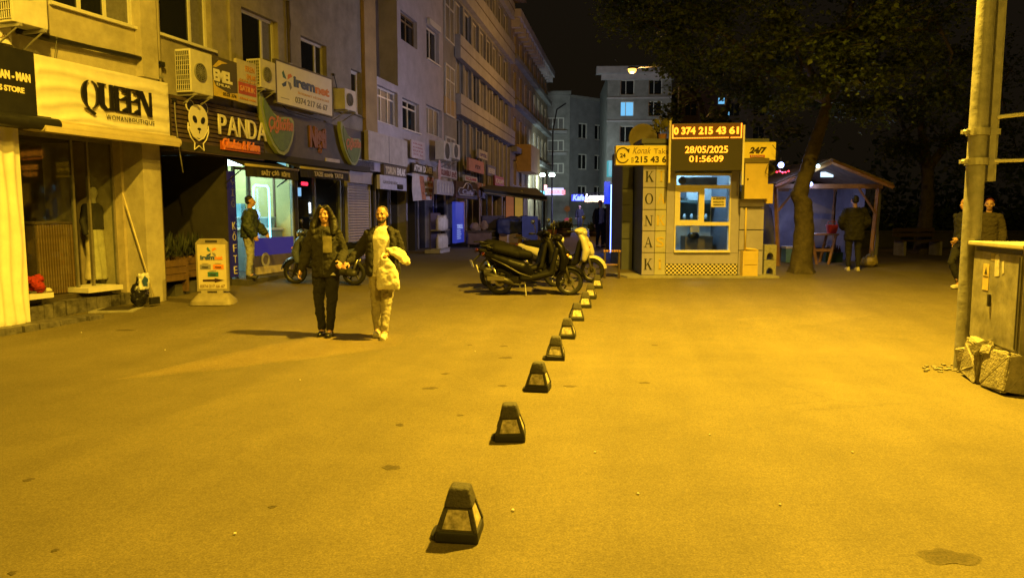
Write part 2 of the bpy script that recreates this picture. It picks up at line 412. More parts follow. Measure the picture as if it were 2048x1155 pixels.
fs = [(r * n + i, r * n + (i + 1) % n, (r + 1) * n + (i + 1) % n, (r + 1) * n + i) for r in range(2) for i in range(n)] + [(2 * n + i, 2 * n + (i + 1) % n, 3 * n) for i in range(n)]
wedge_m = stain_or_light_variant('paler_asphalt_patch', (1.45, 1.36, 1.25), 1)
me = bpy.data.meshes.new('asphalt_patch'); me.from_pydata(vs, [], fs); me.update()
wa_ = me.attributes.new('wear', 'FLOAT', 'POINT'); wa_.data.foreach_set('value', fd); put('asphalt_patch', me, wedge_m, ground)
for px, py in [(1026, 1021), (163, 665), (1276, 988), (950, 703), (600, 760), (1190, 905), (330, 700), (470, 1068), (1420, 870), (1705, 905), (1560, 1010)]:
    c = GP(px, py); m = MB(); m.cbox((c.x, c.y, c.z + .006), (.026 if px == 1026 else .012, .012, .008), (0, .1, random.random() * 3)); m.build('litter', pale_mat, ground)

# ------------------------------------------------------------------ walls and windows
def wall(parent, s0, s1, z0, z1, openings, mat, y=0, rev=.2, name='wall', depth=6, roof=True):
    mb = MB()
    S = sorted(set([s0, s1] + [v for o in openings for v in o[:2] if s0 < v < s1]))
    Z = sorted(set([z0, z1] + [v for o in openings for v in o[2:4] if z0 < v < z1]))
    for i in range(len(S) - 1):
        for j in range(len(Z) - 1):
            cs, cz = (S[i] + S[i + 1]) / 2, (Z[j] + Z[j + 1]) / 2
            if any(o[0] < cs < o[1] and o[2] < cz < o[3] for o in openings): continue
            mb.add([(S[i], y, Z[j]), (S[i + 1], y, Z[j]), (S[i + 1], y, Z[j + 1]), (S[i], y, Z[j + 1])], [(0, 1, 2, 3)])
    for a, b, c, d in [o[:4] for o in openings]:
        a, b, c, d = max(a, s0), min(b, s1), max(c, z0), min(d, z1)
        P = [(a, c), (b, c), (b, d), (a, d)]
        for k in range(4):
            p, q = P[k], P[(k + 1) % 4]
            mb.add([(p[0], y, p[1]), (q[0], y, q[1]), (q[0], y + rev, q[1]), (p[0], y + rev, p[1])], [(0, 1, 2, 3)])
    if depth:
        for (p, q) in (((s0, z0), (s0, z1)), ((s1, z0), (s1, z1))) + ((((s0, z1), (s1, z1)),) if roof else ()):
            mb.add([(p[0], y, p[1]), (q[0], y, q[1]), (q[0], y + depth, q[1]), (p[0], y + depth, p[1])], [(0, 1, 2, 3)])
        mb.add([(s0, y + depth, z0), (s1, y + depth, z0), (s1, y + depth, z1), (s0, y + depth, z1)], [(0, 1, 2, 3)])
    me = bpy.data.meshes.new(name); me.from_pydata(mb.v, [], mb.f); me.update()
    return put(name, me, mat, parent)
def window(parent, s0, s1, z0, z1, splits=(.5,), y=.12, fw=.06, fmat=None, pmat=None, trans=(), sill=False, pane_mats=None):
    fm = fmat or white_pvc; pm = pmat or dark_pane
    mb = MB(); d = .07
    mb.box(s0, s1, y, y + d, z0, z0 + fw); mb.box(s0, s1, y, y + d, z1 - fw, z1)
    mb.box(s0, s0 + fw, y + .001, y + d - .001, z0 + fw, z1 - fw); mb.box(s1 - fw, s1, y + .001, y + d - .001, z0 + fw, z1 - fw)
    xs = [s0 + fw * .5] + [s0 + (s1 - s0) * f for f in splits] + [s1 - fw * .5]
    for x in xs[1:-1]: mb.box(x - fw * .45, x + fw * .45, y + .002, y + d - .002, z0 + fw, z1 - fw)
    for f in trans:
        z = z0 + (z1 - z0) * f; mb.box(s0 + fw, s1 - fw, y + .003, y + d - .003, z - fw * .4, z + fw * .4)
    o = mb.build('window', fm, parent)
    for i in range(len(xs) - 1):
        p = MB(); p.box(xs[i], xs[i + 1], y + .03, y + .04, z0 + fw * .5, z1 - fw * .5)
        q = p.build('pane', (pane_mats[i] if pane_mats else pm), o)
    if sill:
        m = MB(); m.box(s0 - .06, s1 + .06, -.07, y, z0 - .05, z0 - .003); m.build('sill', fm, o)
    return o
def ac_unit(fr, px, py_top, py_bot, px1, off, label, wdt=.8, group='air conditioners on the facades', grid_side=True):
    s0, s1, zb, zt = fr.rect(px, py_top, py_bot, px1, py_top, py_bot, off)
    h = zt - zb
    o = fr.thing('air_conditioner', label, 'air conditioner', s0, off, zb, group); w = s1 - s0; dp = .32
    MB().box(0, w, 0, dp, 0, h, .012).build('casing', ac_white, o)
    rr = min(w * .62, h) * .43; cx = w * .4
    m = MB(); m.lathe([(rr, .005), (rr, -.03), (rr * .97, -.032), (rr * .97, -.012)], (cx, 0, h / 2), 28, 'y')
    m.build('fan_ring', M('grey_plastic', (.2, .2, .19), .6), o, 40)
    MB().tube([(cx, -.001, h / 2), (cx, -.004, h / 2)], rr * .96, 28).build('fan_opening', M('fan_shadow', (.03, .03, .028), .8), o)
    gr = MB()
    for k in range(5): 
        q = rr * (k + 1) / 5.4
        gr.lathe([(q - .004, -.03), (q + .004, -.03), (q + .004, -.024), (q - .004, -.024), (q - .004, -.03)], (cx, 0, h / 2), 24, 'y')
    for k in range(6):
        a = math.pi * k / 6; dx, dz = math.cos(a) * rr, math.sin(a) * rr
        gr.tube([(cx - dx, -.027, h / 2 - dz), (cx + dx, -.027, h / 2 + dz)], .004, 5)
    gr.build('fan_grille', M('grey_plastic', (.2, .2, .19), .6), o)
    if grid_side:
        sg = MB()
        for k in range(8): sg.box(-.012, -.001, .02 + (dp - .04) * k / 7, .026 + (dp - .04) * k / 7, .03, h - .03)
        for k in range(9): sg.box(-.016, -.002, .02, dp - .02, .04 + (h - .08) * k / 8, .048 + (h - .08) * k / 8)
        sg.build('side_grille', ac_white, o)
        MB().box(-.0008, -.0004, .02, dp - .02, .03, h - .03).build('coil', M('dark_coil', (.03, .03, .03), .6), o)
    for x in (w * .15, w * .85):
        b = MB(); b.box(x - .02, x + .02, -.04, dp + .25, -.05, -.01); b.tube([(x, 0, -.04), (x, dp + .25, -.35)], .012, 6); b.build('bracket', galv, o)
    return o

FA = Frame(-6.23, 13.0, .33, 1.0)
FB0 = FA.world(.2, 0, 0)
FB = Frame(FB0.x, FB0.y, .27, 1.0)
bl = FB.sx(752); FC0 = FB.world(bl, 0, 0); FC = Frame(FC0.x, FC0.y, .2, 1.0)
cl = FC.sx(889); FD0 = FC.world(cl, 0, 0); FD = Frame(FD0.x, FD0.y, .16, 1.0)
dl = FD.sx(1022); FE0 = FD.world(dl, 0, 0); FE = Frame(FE0.x, FE0.y, .16, 1.0)
el = FE.sx(1094)
print('LEN', bl, cl, dl, el, FC0, FD0, FE0)

# ================================================================== building with the boutique
bA = FA.thing('boutique_building', 'cream plastered building with the boutique at street level, left edge of the street', 'building', 0, 0, 0)
wA = FA.rect(134, -70, 12, 276, -30, 56, 0); wA = (FA.sx(130), FA.uv(276, 56)[0] , FA.uv(210, 36)[1], 6.3)
WSL = -9.0
wall(bA, WSL, .2, 3.0, 9.5, [wA], plaster_cream, depth=6)
window(bA, *wA, splits=(.36, .66), sill=True, pane_mats=[dark_pane, dark_pane, curtain])
p0 = FA.sx(300, .14); p1 = FA.sx(331, .14)
MB().box(p0, p1, -.14, .0, 3.95, 9.5).build('pilaster', plaster_cream, bA)
# shop recess: pillars, glass, stage slabs, inner walls
zg = .05
waved = M('waved_panel', (.72, .68, .60), .6, ns=4, na=.12)
sL1 = FA.sx(47); sR0 = FA.uv(293, 480)[0]; sR1 = FA.uv(325, 480)[0]
def waved_panel(x0, x1, z0, z1, y, nx, nz, amp, along='x', f=9):
    vs = []; fs = []
    for j in range(nz + 1):
        for i in range(nx + 1):
            x = x0 + (x1 - x0) * i / nx; z = z0 + (z1 - z0) * j / nz
            if along == 'x':
                ph = f * 3.2 * z + 1.5 * math.sin(2.3 * x * 2 + z * 3) + .9 * math.sin(5.1 * x + 1.3 + z * 5)
            else:
                ph = f * 3.2 * x + 1.4 * math.sin(2.1 * z * 2 + x * 3) + .9 * math.sin(4.7 * z + .6)
            h = (.5 + .5 * math.sin(ph)) ** 1.6
            ed = min(1, (x - x0) / .05, (x1 - x) / .05, (z - z0) / .05, (z1 - z) / .05)
            vs.append((x, y - amp * h * max(0, ed), z))
    for j in range(nz):
        for i in range(nx):
            a = j * (nx + 1) + i; fs.append((a, a + 1, a + nx + 2, a + nx + 1))
    return MB().add(vs, fs)
MB().box(WSL, sL1, .0, .9, zg - .1, 2.98).build('pillar', waved, bA)
waved_panel(sL1 - 1.6, sL1, zg, 2.95, -.001, 70, 50, .035, 'z', 12).build('waved_cladding', waved, bA, True)
MB().box(sR0, sR1 + .03, .0, 1.1, zg, 2.98, .006).build('pillar', plaster_cream, bA)
MB().box(sR1 + .03, sR1 + .1, .05, 1.2, 0, 2.98).build('side_wall', plaster_brown, bA)
MB().box(sL1, sR0, 2.2, 2.3, 0, 3).build('inner_wall', M('shop_back_wall', (.16, .13, .09), .8), bA)
MB().box(sR0 - .06, sR0 - .004, .42, 2.2, zg, 2.98).build('inner_wall', M('beige_inner_wall', (.42, .36, .26), .8), bA)
MB().box(sL1, sR0, .1, 2.2, 2.9, 2.97).build('inner_ceiling', plaster_brown, bA)
MB().box(sL1, sR0 - .07, .55, 2.2, .18, .36).build('inner_floor', M('dark_shop_floor', (.06, .05, .04), .35), bA)
marble = M('cracked_black_white_marble', (.11, .10, .09), .5, ns=7, na=.8, bs=20, ba=.4)
mb = MB(); random.seed(3)
x = sL1
while x < sR0 - .05:
    wd = random.uniform(.16, .42); x2 = min(x + wd, sR0 - .02)
    MB().box(x, x2 - .012, .36 + random.uniform(-.012, .02), .56, zg - .05, .3 + random.uniform(-.05, .0), .008).build('marble_facing', marble, bA)
    x = x2
slab_mat = M('pale_stage_slab', (.62, .58, .5), .55, ns=5, na=.12)
for a, b in ((FA.uv(40, 590, -.25)[0], FA.uv(112, 575, -.25)[0]), (FA.uv(181, 565, -.25)[0], FA.uv(250, 552, -.25)[0])):
    MB().box(a, b, .3, .95, .37, .45, .006).build('stage_slab', slab_mat, bA)
fm = M('shopfront_aluminium', (.3, .28, .24), .4, .6, ns=8, na=.2)
m = MB()
gx = [sL1 + .02, FA.uv(150, 450, -.6)[0], FA.uv(181, 450, -.6)[0], sR0 - .08]
for q in gx: m.box(q - .018, q + .018, .58, .63, .45, 2.9)
m.box(gx[0] + .02, gx[-1] - .02, .585, .625, 2.84, 2.9); m.build('shopfront_frame', fm, bA)
for i in (0, 2): MB().box(gx[i] + .02, gx[i + 1] - .02, .6, .608, .452, 2.83).build('glass_pane', shop_glass, bA)
# awning cassettes
yel = M('cream_awning_cassette', (.5, .43, .28), .5, ns=4, na=.15)
a0 = FA.uv(82, 268, .35)[0]; a1 = FA.uv(356, 290, .35)[0]; za = FA.uv(356, 289, .35)[1]
o = FA.thing('awning_cassette', 'cream rolled awning cassette under the QUEEN sign', 'awning', a0, .2, za - .02)
m = MB(); m.tube([(0, -.16, .05), (a1 - a0, -.16, .05)], .075, 14); m.build('roll', yel, o, 40)
m = MB(); m.box(0, a1 - a0 - .02, -.15, .2, .0, .16, .02); m.build('cover', yel, o)
m = MB(); m.box(.02, a1 - a0 - .05, -.24, -.2, -.03, .03, .008); m.build('front_bar', yel, o)
b0 = -5.2; b1 = FA.uv(120, 245, .4)[0]; zb = FA.uv(110, 262, .4)[1]
o = FA.thing('awning_cassette', 'black rolled awning cassette under the black store sign at the left edge', 'awning', b0, .2, zb)
m = MB(); m.tube([(0, -.15, .09), (b1 - b0, -.15, .09)], .09, 14); m.build('roll', black_metal, o, 40)
m = MB(); m.box(0, b1 - b0 - .06, -.12, .2, .02, .2, .02); m.build('cover', black_metal, o)
# QUEEN sign
s0, s1, z0, z1 = FA.rect(71, 106, 235, 338, 169, 274, .3)
o = FA.thing('shop_sign', 'cream waved relief sign reading QUEEN WOMAN BOUTIQUE over the boutique', 'sign', s0, .3, z0)
W, Hh = s1 - s0, z1 - z0
MB().box(0, W, .002, .3, 0, Hh).build('board', waved, o)
waved_panel(0.004, W - .004, .004, Hh - .004, -.003, 110, 80, .022, 'x', 9).build('waved_face', waved, o, True)
ink = M('black_sign_letters', (.012, .011, .01), .4, na=0); shade = M('gold_letter_edge', (.45, .36, .2), .4, na=0)
def queen_letters():
    x0 = W * .285; lh = Hh * .44; zb = Hh * .30; wtot = W * .545
    cells = [('Q', 0, .235), ('U', .215, .215), ('E', .425, .19), ('E', .6, .19), ('N', .775, .225)]
    for ch, fx, fw in cells:
        ax = x0 + wtot * fx; w = wtot * fw; thick = w * .29; thin = w * .06
        m = MB(); y0, y1 = -.06, -.03; H_ = lh
        bx = lambda a, b, c, d: m.box(ax + a, ax + b, y0, y1, zb + c, zb + d)
        def arc(cx, cz, rx, rz, t0, t1, tk0, tk1, n=16):
            out = []; inn = []
            for k in range(n + 1):
                t = R(t0 + (t1 - t0) * k / n); f = math.sin(math.pi * k / n); tk = tk0 + (tk1 - tk0) * f
                out.append((ax + cx + rx * math.cos(t), zb + cz + rz * math.sin(t))); inn.append((ax + cx + (rx - tk) * math.cos(t), zb + cz + (rz - tk * .25) * math.sin(t)))
            m.poly(out + inn[::-1], y0, y1)
        if ch == 'Q':
            arc(w * .48, H_ * .5, w * .5, H_ * .53, 100, 260, thin, thick); arc(w * .48, H_ * .5, w * .5, H_ * .53, -78, 78, thin, thick * .55)
            m.poly([(ax + w * .1, zb - H_ * .05), (ax + w * .35, zb - H_ * .02), (ax + w * .75, zb - H_ * .2), (ax + w * .6, zb - H_ * .27), (ax + w * .3, zb - H_ * .12)], y0, y1)
        if ch == 'U':
            bx(w * .08, w * .08 + thick, H_ * .2, H_); bx(w * .74, w * .74 + thick * .7, H_ * .0, H_)
            bx(0, w * .5, H_ * .96, H_); m.poly([(ax + w * .08, zb + H_ * .21), (ax + w * .08 + thick, zb + H_ * .21), (ax + w * .55, zb + .02), (ax + w * .7, zb + H_ * .1), (ax + w * .7, zb), (ax + w * .4, zb - .015), (ax + w * .18, zb + H_ * .06)], y0, y1)
        if ch == 'E':
            bx(w * .08, w * .08 + thick, 0, H_)
            for zz in (0, .48, .95): bx(w * .08 + thick + .012, w * .9, H_ * zz, H_ * (zz + .05))
            for zz in (.1, .55, .82): m.poly([(ax + w * .62, zb + H_ * zz), (ax + w * .92, zb + H_ * (zz - .04)), (ax + w * .92, zb + H_ * (zz + .12))], y0, y1)
        if ch == 'N':
            bx(w * .06, w * .06 + thin * 1.6, 0, H_); bx(w * .84, w * .84 + thick * .4, H_ * .0, H_)
            m.poly([(ax + w * .08, zb + H_), (ax + w * .08 + thick, zb + H_), (ax + w * .98, zb), (ax + w * .98 - thick, zb)], y0 + .001, y1 - .001)
            bx(0, w * .3, H_ * .965, H_)
        L = m.build('letter', ink, o)
        e = MB(); e.v = [(v[0] + .018, v[1] * .5 + .0, v[2] - .008) for v in m.v]; e.f = m.f; e.build('letter_edge', shade, L)
queen_letters()
text(o, 'WOMAN', W * .46, Hh * .145, W * .165, Hh * .085, ink, -.03, bold=-.012, ext=.004, space=1.2)
text(o, 'BOUTIQUE', W * .635, Hh * .145, W * .215, Hh * .085, ink, -.03, bold=.005, ext=.004, space=1.15)
# black store sign and small white poster sign at the left edge
s0b, s1b, z0b, z1b = FA.rect(-150, 66, 240, 71, 97, 232, .33)
o = FA.thing('shop_sign', 'black sign with pale letters ending in MAN and STORE, cut by the left edge', 'sign', s1b, .33, z0b)
Wb, Hb = s1b - s0b, z1b - z0b
MB().box(-Wb, 0, 0, .3, 0, Hb, .006).build('board', black_face, o)
pale = M('cream_sign_letters', (.75, .66, .45), .5, na=0)
text(o, 'WOMAN - MAN', -.78, Hb * .56, .7, .12, pale, 0, bold=.05)
text(o, "CLOTHES STORE", -.92, Hb * .40, .74, .078, pale, 0, bold=.04)
s0c, s1c, z0c, z1c = FA.rect(-60, -40, 70, 20, -30, 90, .12)
o = FA.thing('wall_poster', 'small white notice board with brown print above the black store sign', 'sign', s1c, .12, z0c)
MB().box(-1.0, 0, 0, .05, 0, z1c - z0c).build('board', white_paint, o)
brn = M('brown_print', (.2, .13, .06), .6, na=0)
for k, (tx, wd) in enumerate((('EMLAK', .3), ('SATILIK', .36), ('KONUT', .3), ('.com', .26))): text(o, tx, -wd - .02, .06 + k * .2 + (.12 if k else 0), wd, .07, brn, 0)
ac_unit(FA, 22, -95, 50, 92, .5, 'large white air conditioner above the black store sign at top left', .9)
m = MB(); a = FA.uv(35, 62, .1); b = FA.uv(318, 126, .1)
pipe = FA.thing('facade_pipe', 'dark insulated pipe running along the cream wall above the QUEEN sign', 'pipe', a[0], .1, a[1])
zz = b[1] - a[1]; L = b[0] - a[0]
m.tube([(0, 0, 0), (L * .2, .01, zz * .12), (L * .5, 0, zz * .45), (L * .75, .01, zz * .8), (L, 0, zz)], [.04, .05, .035, .045, .03], 9); m.build('insulation', black_metal, pipe, True)
m = MB(); m.box(L - .05, L + .12, -.02, .05, zz - .05, zz + .03); m.build('end_cap', black_metal, pipe)
m = MB(); m.tube([(L * .23, -.03, .05), (L * .2, -.03, -.35), (L * .18, -.02, -.6)], .006, 5); m.build('cable', black_metal, pipe)
# things in the boutique window
def mannequin():
    c = FA.world(FA.uv(190, 470, -.95)[0], -.95, .4)
    o = thing('mannequin', 'shop mannequin in dark jacket and cream trousers in the boutique window', 'mannequin', c, FA.ang)
    skin = M('mannequin_shell', (.55, .5, .42), .4, na=.1)
    m = MB(); m.ell((0, 0, 1.62), (.07, .09, .11)); m.cap((0, 0, 1.4), .045, (0, 0, 1.55), .042); m.loft([(0, 0, .9, .13, .09), (0, 0, 1.1, .1, .08), (0, 0, 1.3, .15, .1), (0, 0, 1.42, .1, .06)])
    for s in (-1, 1): m.chain([(s * .17, 0, 1.38), (s * .24, -.02, 1.12), (s * .26, -.1, .9)], [.045, .04, .03]); m.chain([(s * .08, 0, .9), (s * .09, 0, .5), (s * .1, 0, .06)], [.08, .06, .04])
    organic('body', m, skin, o, .016)
    m = MB(); m.loft([(0, 0, .98, .17, .12), (0, 0, 1.2, .16, .12), (0, 0, 1.36, .19, .12), (0, 0, 1.44, .09, .07)])
    for s in (-1, 1): m.chain([(s * .17, 0, 1.38), (s * .25, -.02, 1.12), (s * .27, -.1, .92)], [.06, .055, .045])
    organic('jacket', m, M('black_jacket_cloth', (.012, .011, .012), .8, ns=20, na=.3), o, .016, 3, .02)
    m = MB(); m.loft([(0, 0, .12, .2, .15), (0, 0, .6, .17, .13), (0, 0, .95, .15, .11), (0, 0, 1.06, .13, .1)])
    organic('wide_trousers', m, M('cream_cloth', (.5, .45, .32), .8, ns=12, na=.2), o, .02, 2, .04, .2)
    MB().lathe([(.001, .0), (.16, .0), (.16, .02), (.02, .03), (.02, .1)], (0, 0, .0), 20).build('base', black_metal, o)
mannequin()
o = FA.thing('counter', 'brown slatted wooden counter inside the boutique doorway', 'counter', FA.uv(72, 500, -.75)[0], -.75, .36)
cw = FA.uv(150, 500, -.75)[0] - FA.uv(72, 500, -.75)[0]
MB().box(0, cw, 0, .5, 0, 1.13).build('body', dark_wood, o); MB().box(-.02, cw + .02, -.04, .52, 1.13, 1.17, .005).build('top', dark_wood, o)
sl = MB().box(-.012, .012, -.03, -.001, .02, 1.12).mesh('slat'); wood2 = M('brown_slat_wood', (.20, .125, .06), .55, ns=14, na=.35); sl.materials.append(wood2)
n = 15
for k in range(n): put('slat', sl, None, o, loc=(.03 + (cw - .06) * k / (n - 1), 0, 0))
random.seed(5)
o = FA.thing('plush_flowers', 'bunch of red fluffy flowers lying on the left stage slab', 'flowers', FA.uv(70, 580, -.4)[0], -.42, .45)
red = M('red_plush', (.35, .02, .015), .9, ns=30, na=.5, bs=80, ba=.6)
for k in range(9):
    m = MB(); m.ell((random.uniform(-.14, .14), random.uniform(-.1, .1), .08 + random.uniform(0, .14)), (.075, .07, .07)); organic('bloom', m, red, o, .014, 1, .06, .03)
m = MB(); m.ell((.16, -.1, .04), (.06, .04, .035)); organic('ribbon', m, M('cream_cloth', (.5, .45, .32), .8), o, .012, 1, .03, .04)
pA = FA.world(FA.uv(256, 410, -.1)[0], -.2, 2.0); pB = FA.world(FA.uv(303, 570, .25)[0], .3, .25)
o = thing('broom', 'long pale broom stick leaning on the right boutique pillar', 'broom', pB); d = pA - pB
m = MB(); m.tube([(0, 0, 0), d], .012, 8); m.build('stick', M('pale_stick', (.6, .52, .35), .5), o, True)
m = MB(); m.cbox((0, 0, -.06), (.2, .05, .12), (0, 0, FA.ang), .01); m.build('brush', black_metal, o)
c = FA.world(FA.uv(285, 560, .2)[0], .12, G(12.9))
o = thing('rubbish_bag', 'black bin bag with a white carrier bag at the foot of the boutique pillar', 'bag', c, FA.ang)
m = MB(); m.ell((0, 0, .2), (.16, .12, .22)); m.cap((0, 0, .35), .06, (0, 0, .46), .04); organic('sack', m, M('black_bin_liner', (.01, .01, .011), .3, ns=20, na=.3), o, .018, 1, .06, .07)
m = MB(); m.box(-.12, .1, -.14, -.1, .28, .56, .01); organic('carrier_bag', m, M('white_plastic_bag', (.6, .6, .58), .4), o, .016, 1, .04, .06)
m = MB(); m.poly([(-.08, .44), (-.02, .52), (.05, .46), (.03, .34), (-.05, .35)], -.152, -.147); m.build('blue_print', M('blue_print', (.03, .08, .2), .5), o)
c = GP(237, 618)
o = thing('drain_cover', 'square metal drain cover set in pale concrete before the boutique', 'drain cover', c, R(8))
MB().box(-.34, .34, -.34, .34, -.02, .012, .004).build('concrete_collar', concrete, o)
MB().box(-.24, .24, -.24, .24, .0, .018, .003).build('lid', M('rusty_iron', (.06, .05, .04), .6, .4, ns=20, na=.4), o)
for k in range(7): MB().box(-.2, .2, -.2 + k * .06, -.17 + k * .06, .016, .024).build('rib', M('rusty_iron', (.06, .05, .04), .6, .4), o)
# broken marble step in front of the left pillar
o = FA.thing('broken_step', 'broken black and white marble kerb before the left pillar', 'step', -4, .1, 0)
x = 0; random.seed(11)
while x < 2.2:
    wd = random.uniform(.2, .45)
    m = MB(); m.cbox((x + wd / 2, -.12 + random.uniform(-.03, .03), .04), (wd - .02, .3 + random.uniform(-.06, .05), .13), (random.uniform(-.05, .05), random.uniform(-.05, .05), random.uniform(-.06, .06)), .012); m.build('slab_piece', marble, o)
    x += wd
def board(fr, label, corners, off, depth, mat, name='shop_sign', cat='sign', group=None, edge=None):
    s0, s1, z0, z1 = fr.rect(*corners, off)
    o = fr.thing(name, label, cat, s0, off, z0, group)
    W, H = s1 - s0, z1 - z0
    MB().box(0, W, 0, depth, 0, H, .004).build('board', mat, o)
    if edge:
        m = MB(); t = .03
        m.box(-t, W + t, -.012, depth - .01, -t, 0.0); m.box(-t, W + t, -.012, depth - .01, H, H + t); m.box(-t, -.001, -.011, depth - .012, 0, H); m.box(W + .001, W + t, -.011, depth - .012, 0, H)
        m.build('frame', edge, o)
    return o, W, H
# ================================================================== second building: kitchen shops with the panda sign
bB = FB.thing('shop_building', 'grey beige building with white windows over the panda sign shops', 'building', 0, 0, 0)
w1 = (FB.sx(333), FB.sx(438), 4.79, 6.7); w2 = (FB.sx(497), FB.sx(567), 4.6, 5.86); w3 = (FB.sx(611), FB.sx(661), 4.6, 5.8)
w4 = (FB.sx(708), FB.sx(728), 4.35, 5.5)
upw = [(a, b, 7.4, 8.9) for a, b in ((w2[0], w2[1]), (w3[0], w3[1]))]
ZB = 2.95
wall(bB, 0, bl, ZB, 11.5, [w1, w2, w3, w4] + upw, plaster_olive)
window(bB, *w1, splits=(.12, .68), sill=True, pane_mats=[curtain, dark_pane, curtain]); window(bB, *w2, splits=(.66,), pane_mats=[dark_pane, curtain]); window(bB, *w3, splits=(.7,)); window(bB, *w4, splits=(), fw=.08)
for u in upw: window(bB, *u, splits=(.6,))
MB().box(FB.sx(736, .1), bl, -.1, 0, ZB, 11.5).build('pilaster', plaster_yellow, bB)
MB().box(FB.sx(474, .04), FB.sx(482, .04), -.05, 0, ZB, 11.5).build('plaster_strip', plaster_olive, bB)
pipe = FB.thing('drainpipe', 'dark rusty drainpipe on the wall between the two windows above the iremnet sign', 'pipe', FB.sx(588, .06), .06, 4.5)
m = MB(); m.tube([(0, 0, 0), (0, 0, 1.2), (.03, 0, 1.4), (0, 0, 1.6), (0, 0, 7)], [.035, .035, .045, .04, .035], 9); m.build('tube', M('rusty_pipe', (.08, .06, .04), .7, ns=9, na=.5), pipe, True)
for z in (.5, 1.9, 3.4): MB().box(-.05, .05, -.05, .06, z, z + .04).build('clip', galv, pipe)
pipe = FB.thing('drainpipe', 'pale thin drainpipe at the corner beside the boutique pilaster', 'pipe', FB.sx(333, .05), .05, 3.0)
m = MB(); m.tube([(0, 0, 0), (0, 0, 2), (.02, -.01, 4), (0, 0, 6.4)], .03, 9); m.build('tube', plaster_olive, pipe, True)
for z in (1, 3): MB().box(-.04, .04, -.04, .05, z, z + .04).build('clip', galv, pipe)
# ground floor: openings behind a dark fascia line
sK0, sK1, sS1, sT1 = FB.sx(461), FB.sx(592), FB.sx(688), FB.sx(748)
gb = G(15.5)
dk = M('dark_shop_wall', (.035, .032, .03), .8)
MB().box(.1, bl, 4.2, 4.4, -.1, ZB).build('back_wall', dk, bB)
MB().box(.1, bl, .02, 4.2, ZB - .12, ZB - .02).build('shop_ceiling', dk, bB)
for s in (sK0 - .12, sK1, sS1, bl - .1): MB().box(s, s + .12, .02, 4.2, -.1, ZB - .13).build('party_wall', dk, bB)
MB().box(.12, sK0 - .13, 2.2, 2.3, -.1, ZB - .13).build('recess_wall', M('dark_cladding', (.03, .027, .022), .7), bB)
MB().box(sK0 - 1.5, sK0 - .14, .15, 2.2, -.1, gb + .12, .01).build('terrace_step', M('dark_stone', (.07, .065, .055), .8, ns=6, na=.4), bB)
MB().box(sK0, sS1, -.35, 4.2, -.1, gb + .1, .012).build('shop_step', M('dark_stone', (.07, .065, .055), .8), bB)
# lit kofte shop: interior walls, ceiling light, glass, panels
warm_wall = M('pale_yellow_tiles', (.62, .56, .24), .5, ns=5, na=.1)
MB().box(sK0 + .02, sK1 - .02, 2.6, 2.66, gb, ZB - .13).build('inner_wall', warm_wall, bB)
MB().box(sK0 + .021, sK0 + .05, .1, 2.6, gb, ZB - .13).build('inner_wall', warm_wall, bB)
for f in (.35, .62): MB().box(sK0 + (sK1 - sK0) * f, sK0 + (sK1 - sK0) * f + .06, 2.57, 2.599, gb, ZB - .14).build('wall_trim', M('brown_trim', (.2, .12, .07), .6), bB)
MB().box(sK0 + .2, sK1 - .2, .6, 1.9, ZB - .17, ZB - .135).build('ceiling_light', emis('cool_ceiling_light', (.62, .95, 1.), 5), bB)
pKL = FB.world((sK0 + sK1) / 2, -1.2, ZB - .3)
MB().box(sK1 - .05, sK1 - .021, .12, 2.6, gb, ZB - .13).build('inner_wall', warm_wall, bB)
for q in (.5, 1.15, 1.8): MB().box(sK1 - .07, sK1 - .051, q, q + .05, gb + .1, ZB - .14).build('wall_trim', M('brown_trim', (.2, .12, .07), .6), bB)
lamp('shop_light', 'POINT', pKL, 58, (.62, .95, .95), .3)
m = MB(); gx = [sK0 + .24, sK0 + (sK1 - sK0) * .30, sK1 - .03]
for q in gx: m.box(q - .025, q + .025, .05, .11, gb + .1, 2.62)
m.box(gx[0] + .03, gx[-1] - .03, .055, .105, 2.56, 2.62); m.build('shopfront_frame', M('grey_green_frame', (.3, .36, .34), .4), bB)
MB().box(gx[0] + .026, gx[1] - .026, .075, .083, gb + .1, 2.55).build('glass_pane', shop_glass, bB); MB().box(gx[1] + .026, gx[2] - .026, .075, .083, gb + .86, 2.55).build('glass_pane', shop_glass, bB)
# purple blue backlit lower panel under the window
MB().box(gx[1] + .03, gx[2] - .03, .05, .07, gb + .52, gb + .9).build('lit_panel', emis('violet_lit_panel', (.09, .06, .55), .25), bB)
MB().box(gx[1] + .03, gx[2] - .03, .03, .07, gb + .1, gb + .518).build('lower_panel', M('grey_violet_panel', (.15, .13, .16), .5, ns=4, na=.3), bB)
m = MB(); cx = gx[1] + (gx[2] - gx[1]) * .28; m.lathe([(.1, .03), (.16, .03), (.16, .02), (.1, .02), (.1, .03)], (cx, 0, gb + .42), 24, 'y'); m.build('round_emblem', M('grey_emblem', (.4, .39, .38), .5), bB)
m = MB(); m.box(gx[1] + .08, gx[2] - .25, .012, .028, gb + .12, gb + .28); m.build('pale_strip', M('cream_strip', (.6, .52, .32), .5), bB)
# transom windows above the awnings
for k in range(4): MB().box(sK0 + .35 + k * .47, sK0 + .75 + k * .47, .05, .06, 2.68, 2.81).build('transom_pane', emis('lit_transom', (.35, .85, 1.), .75), bB)
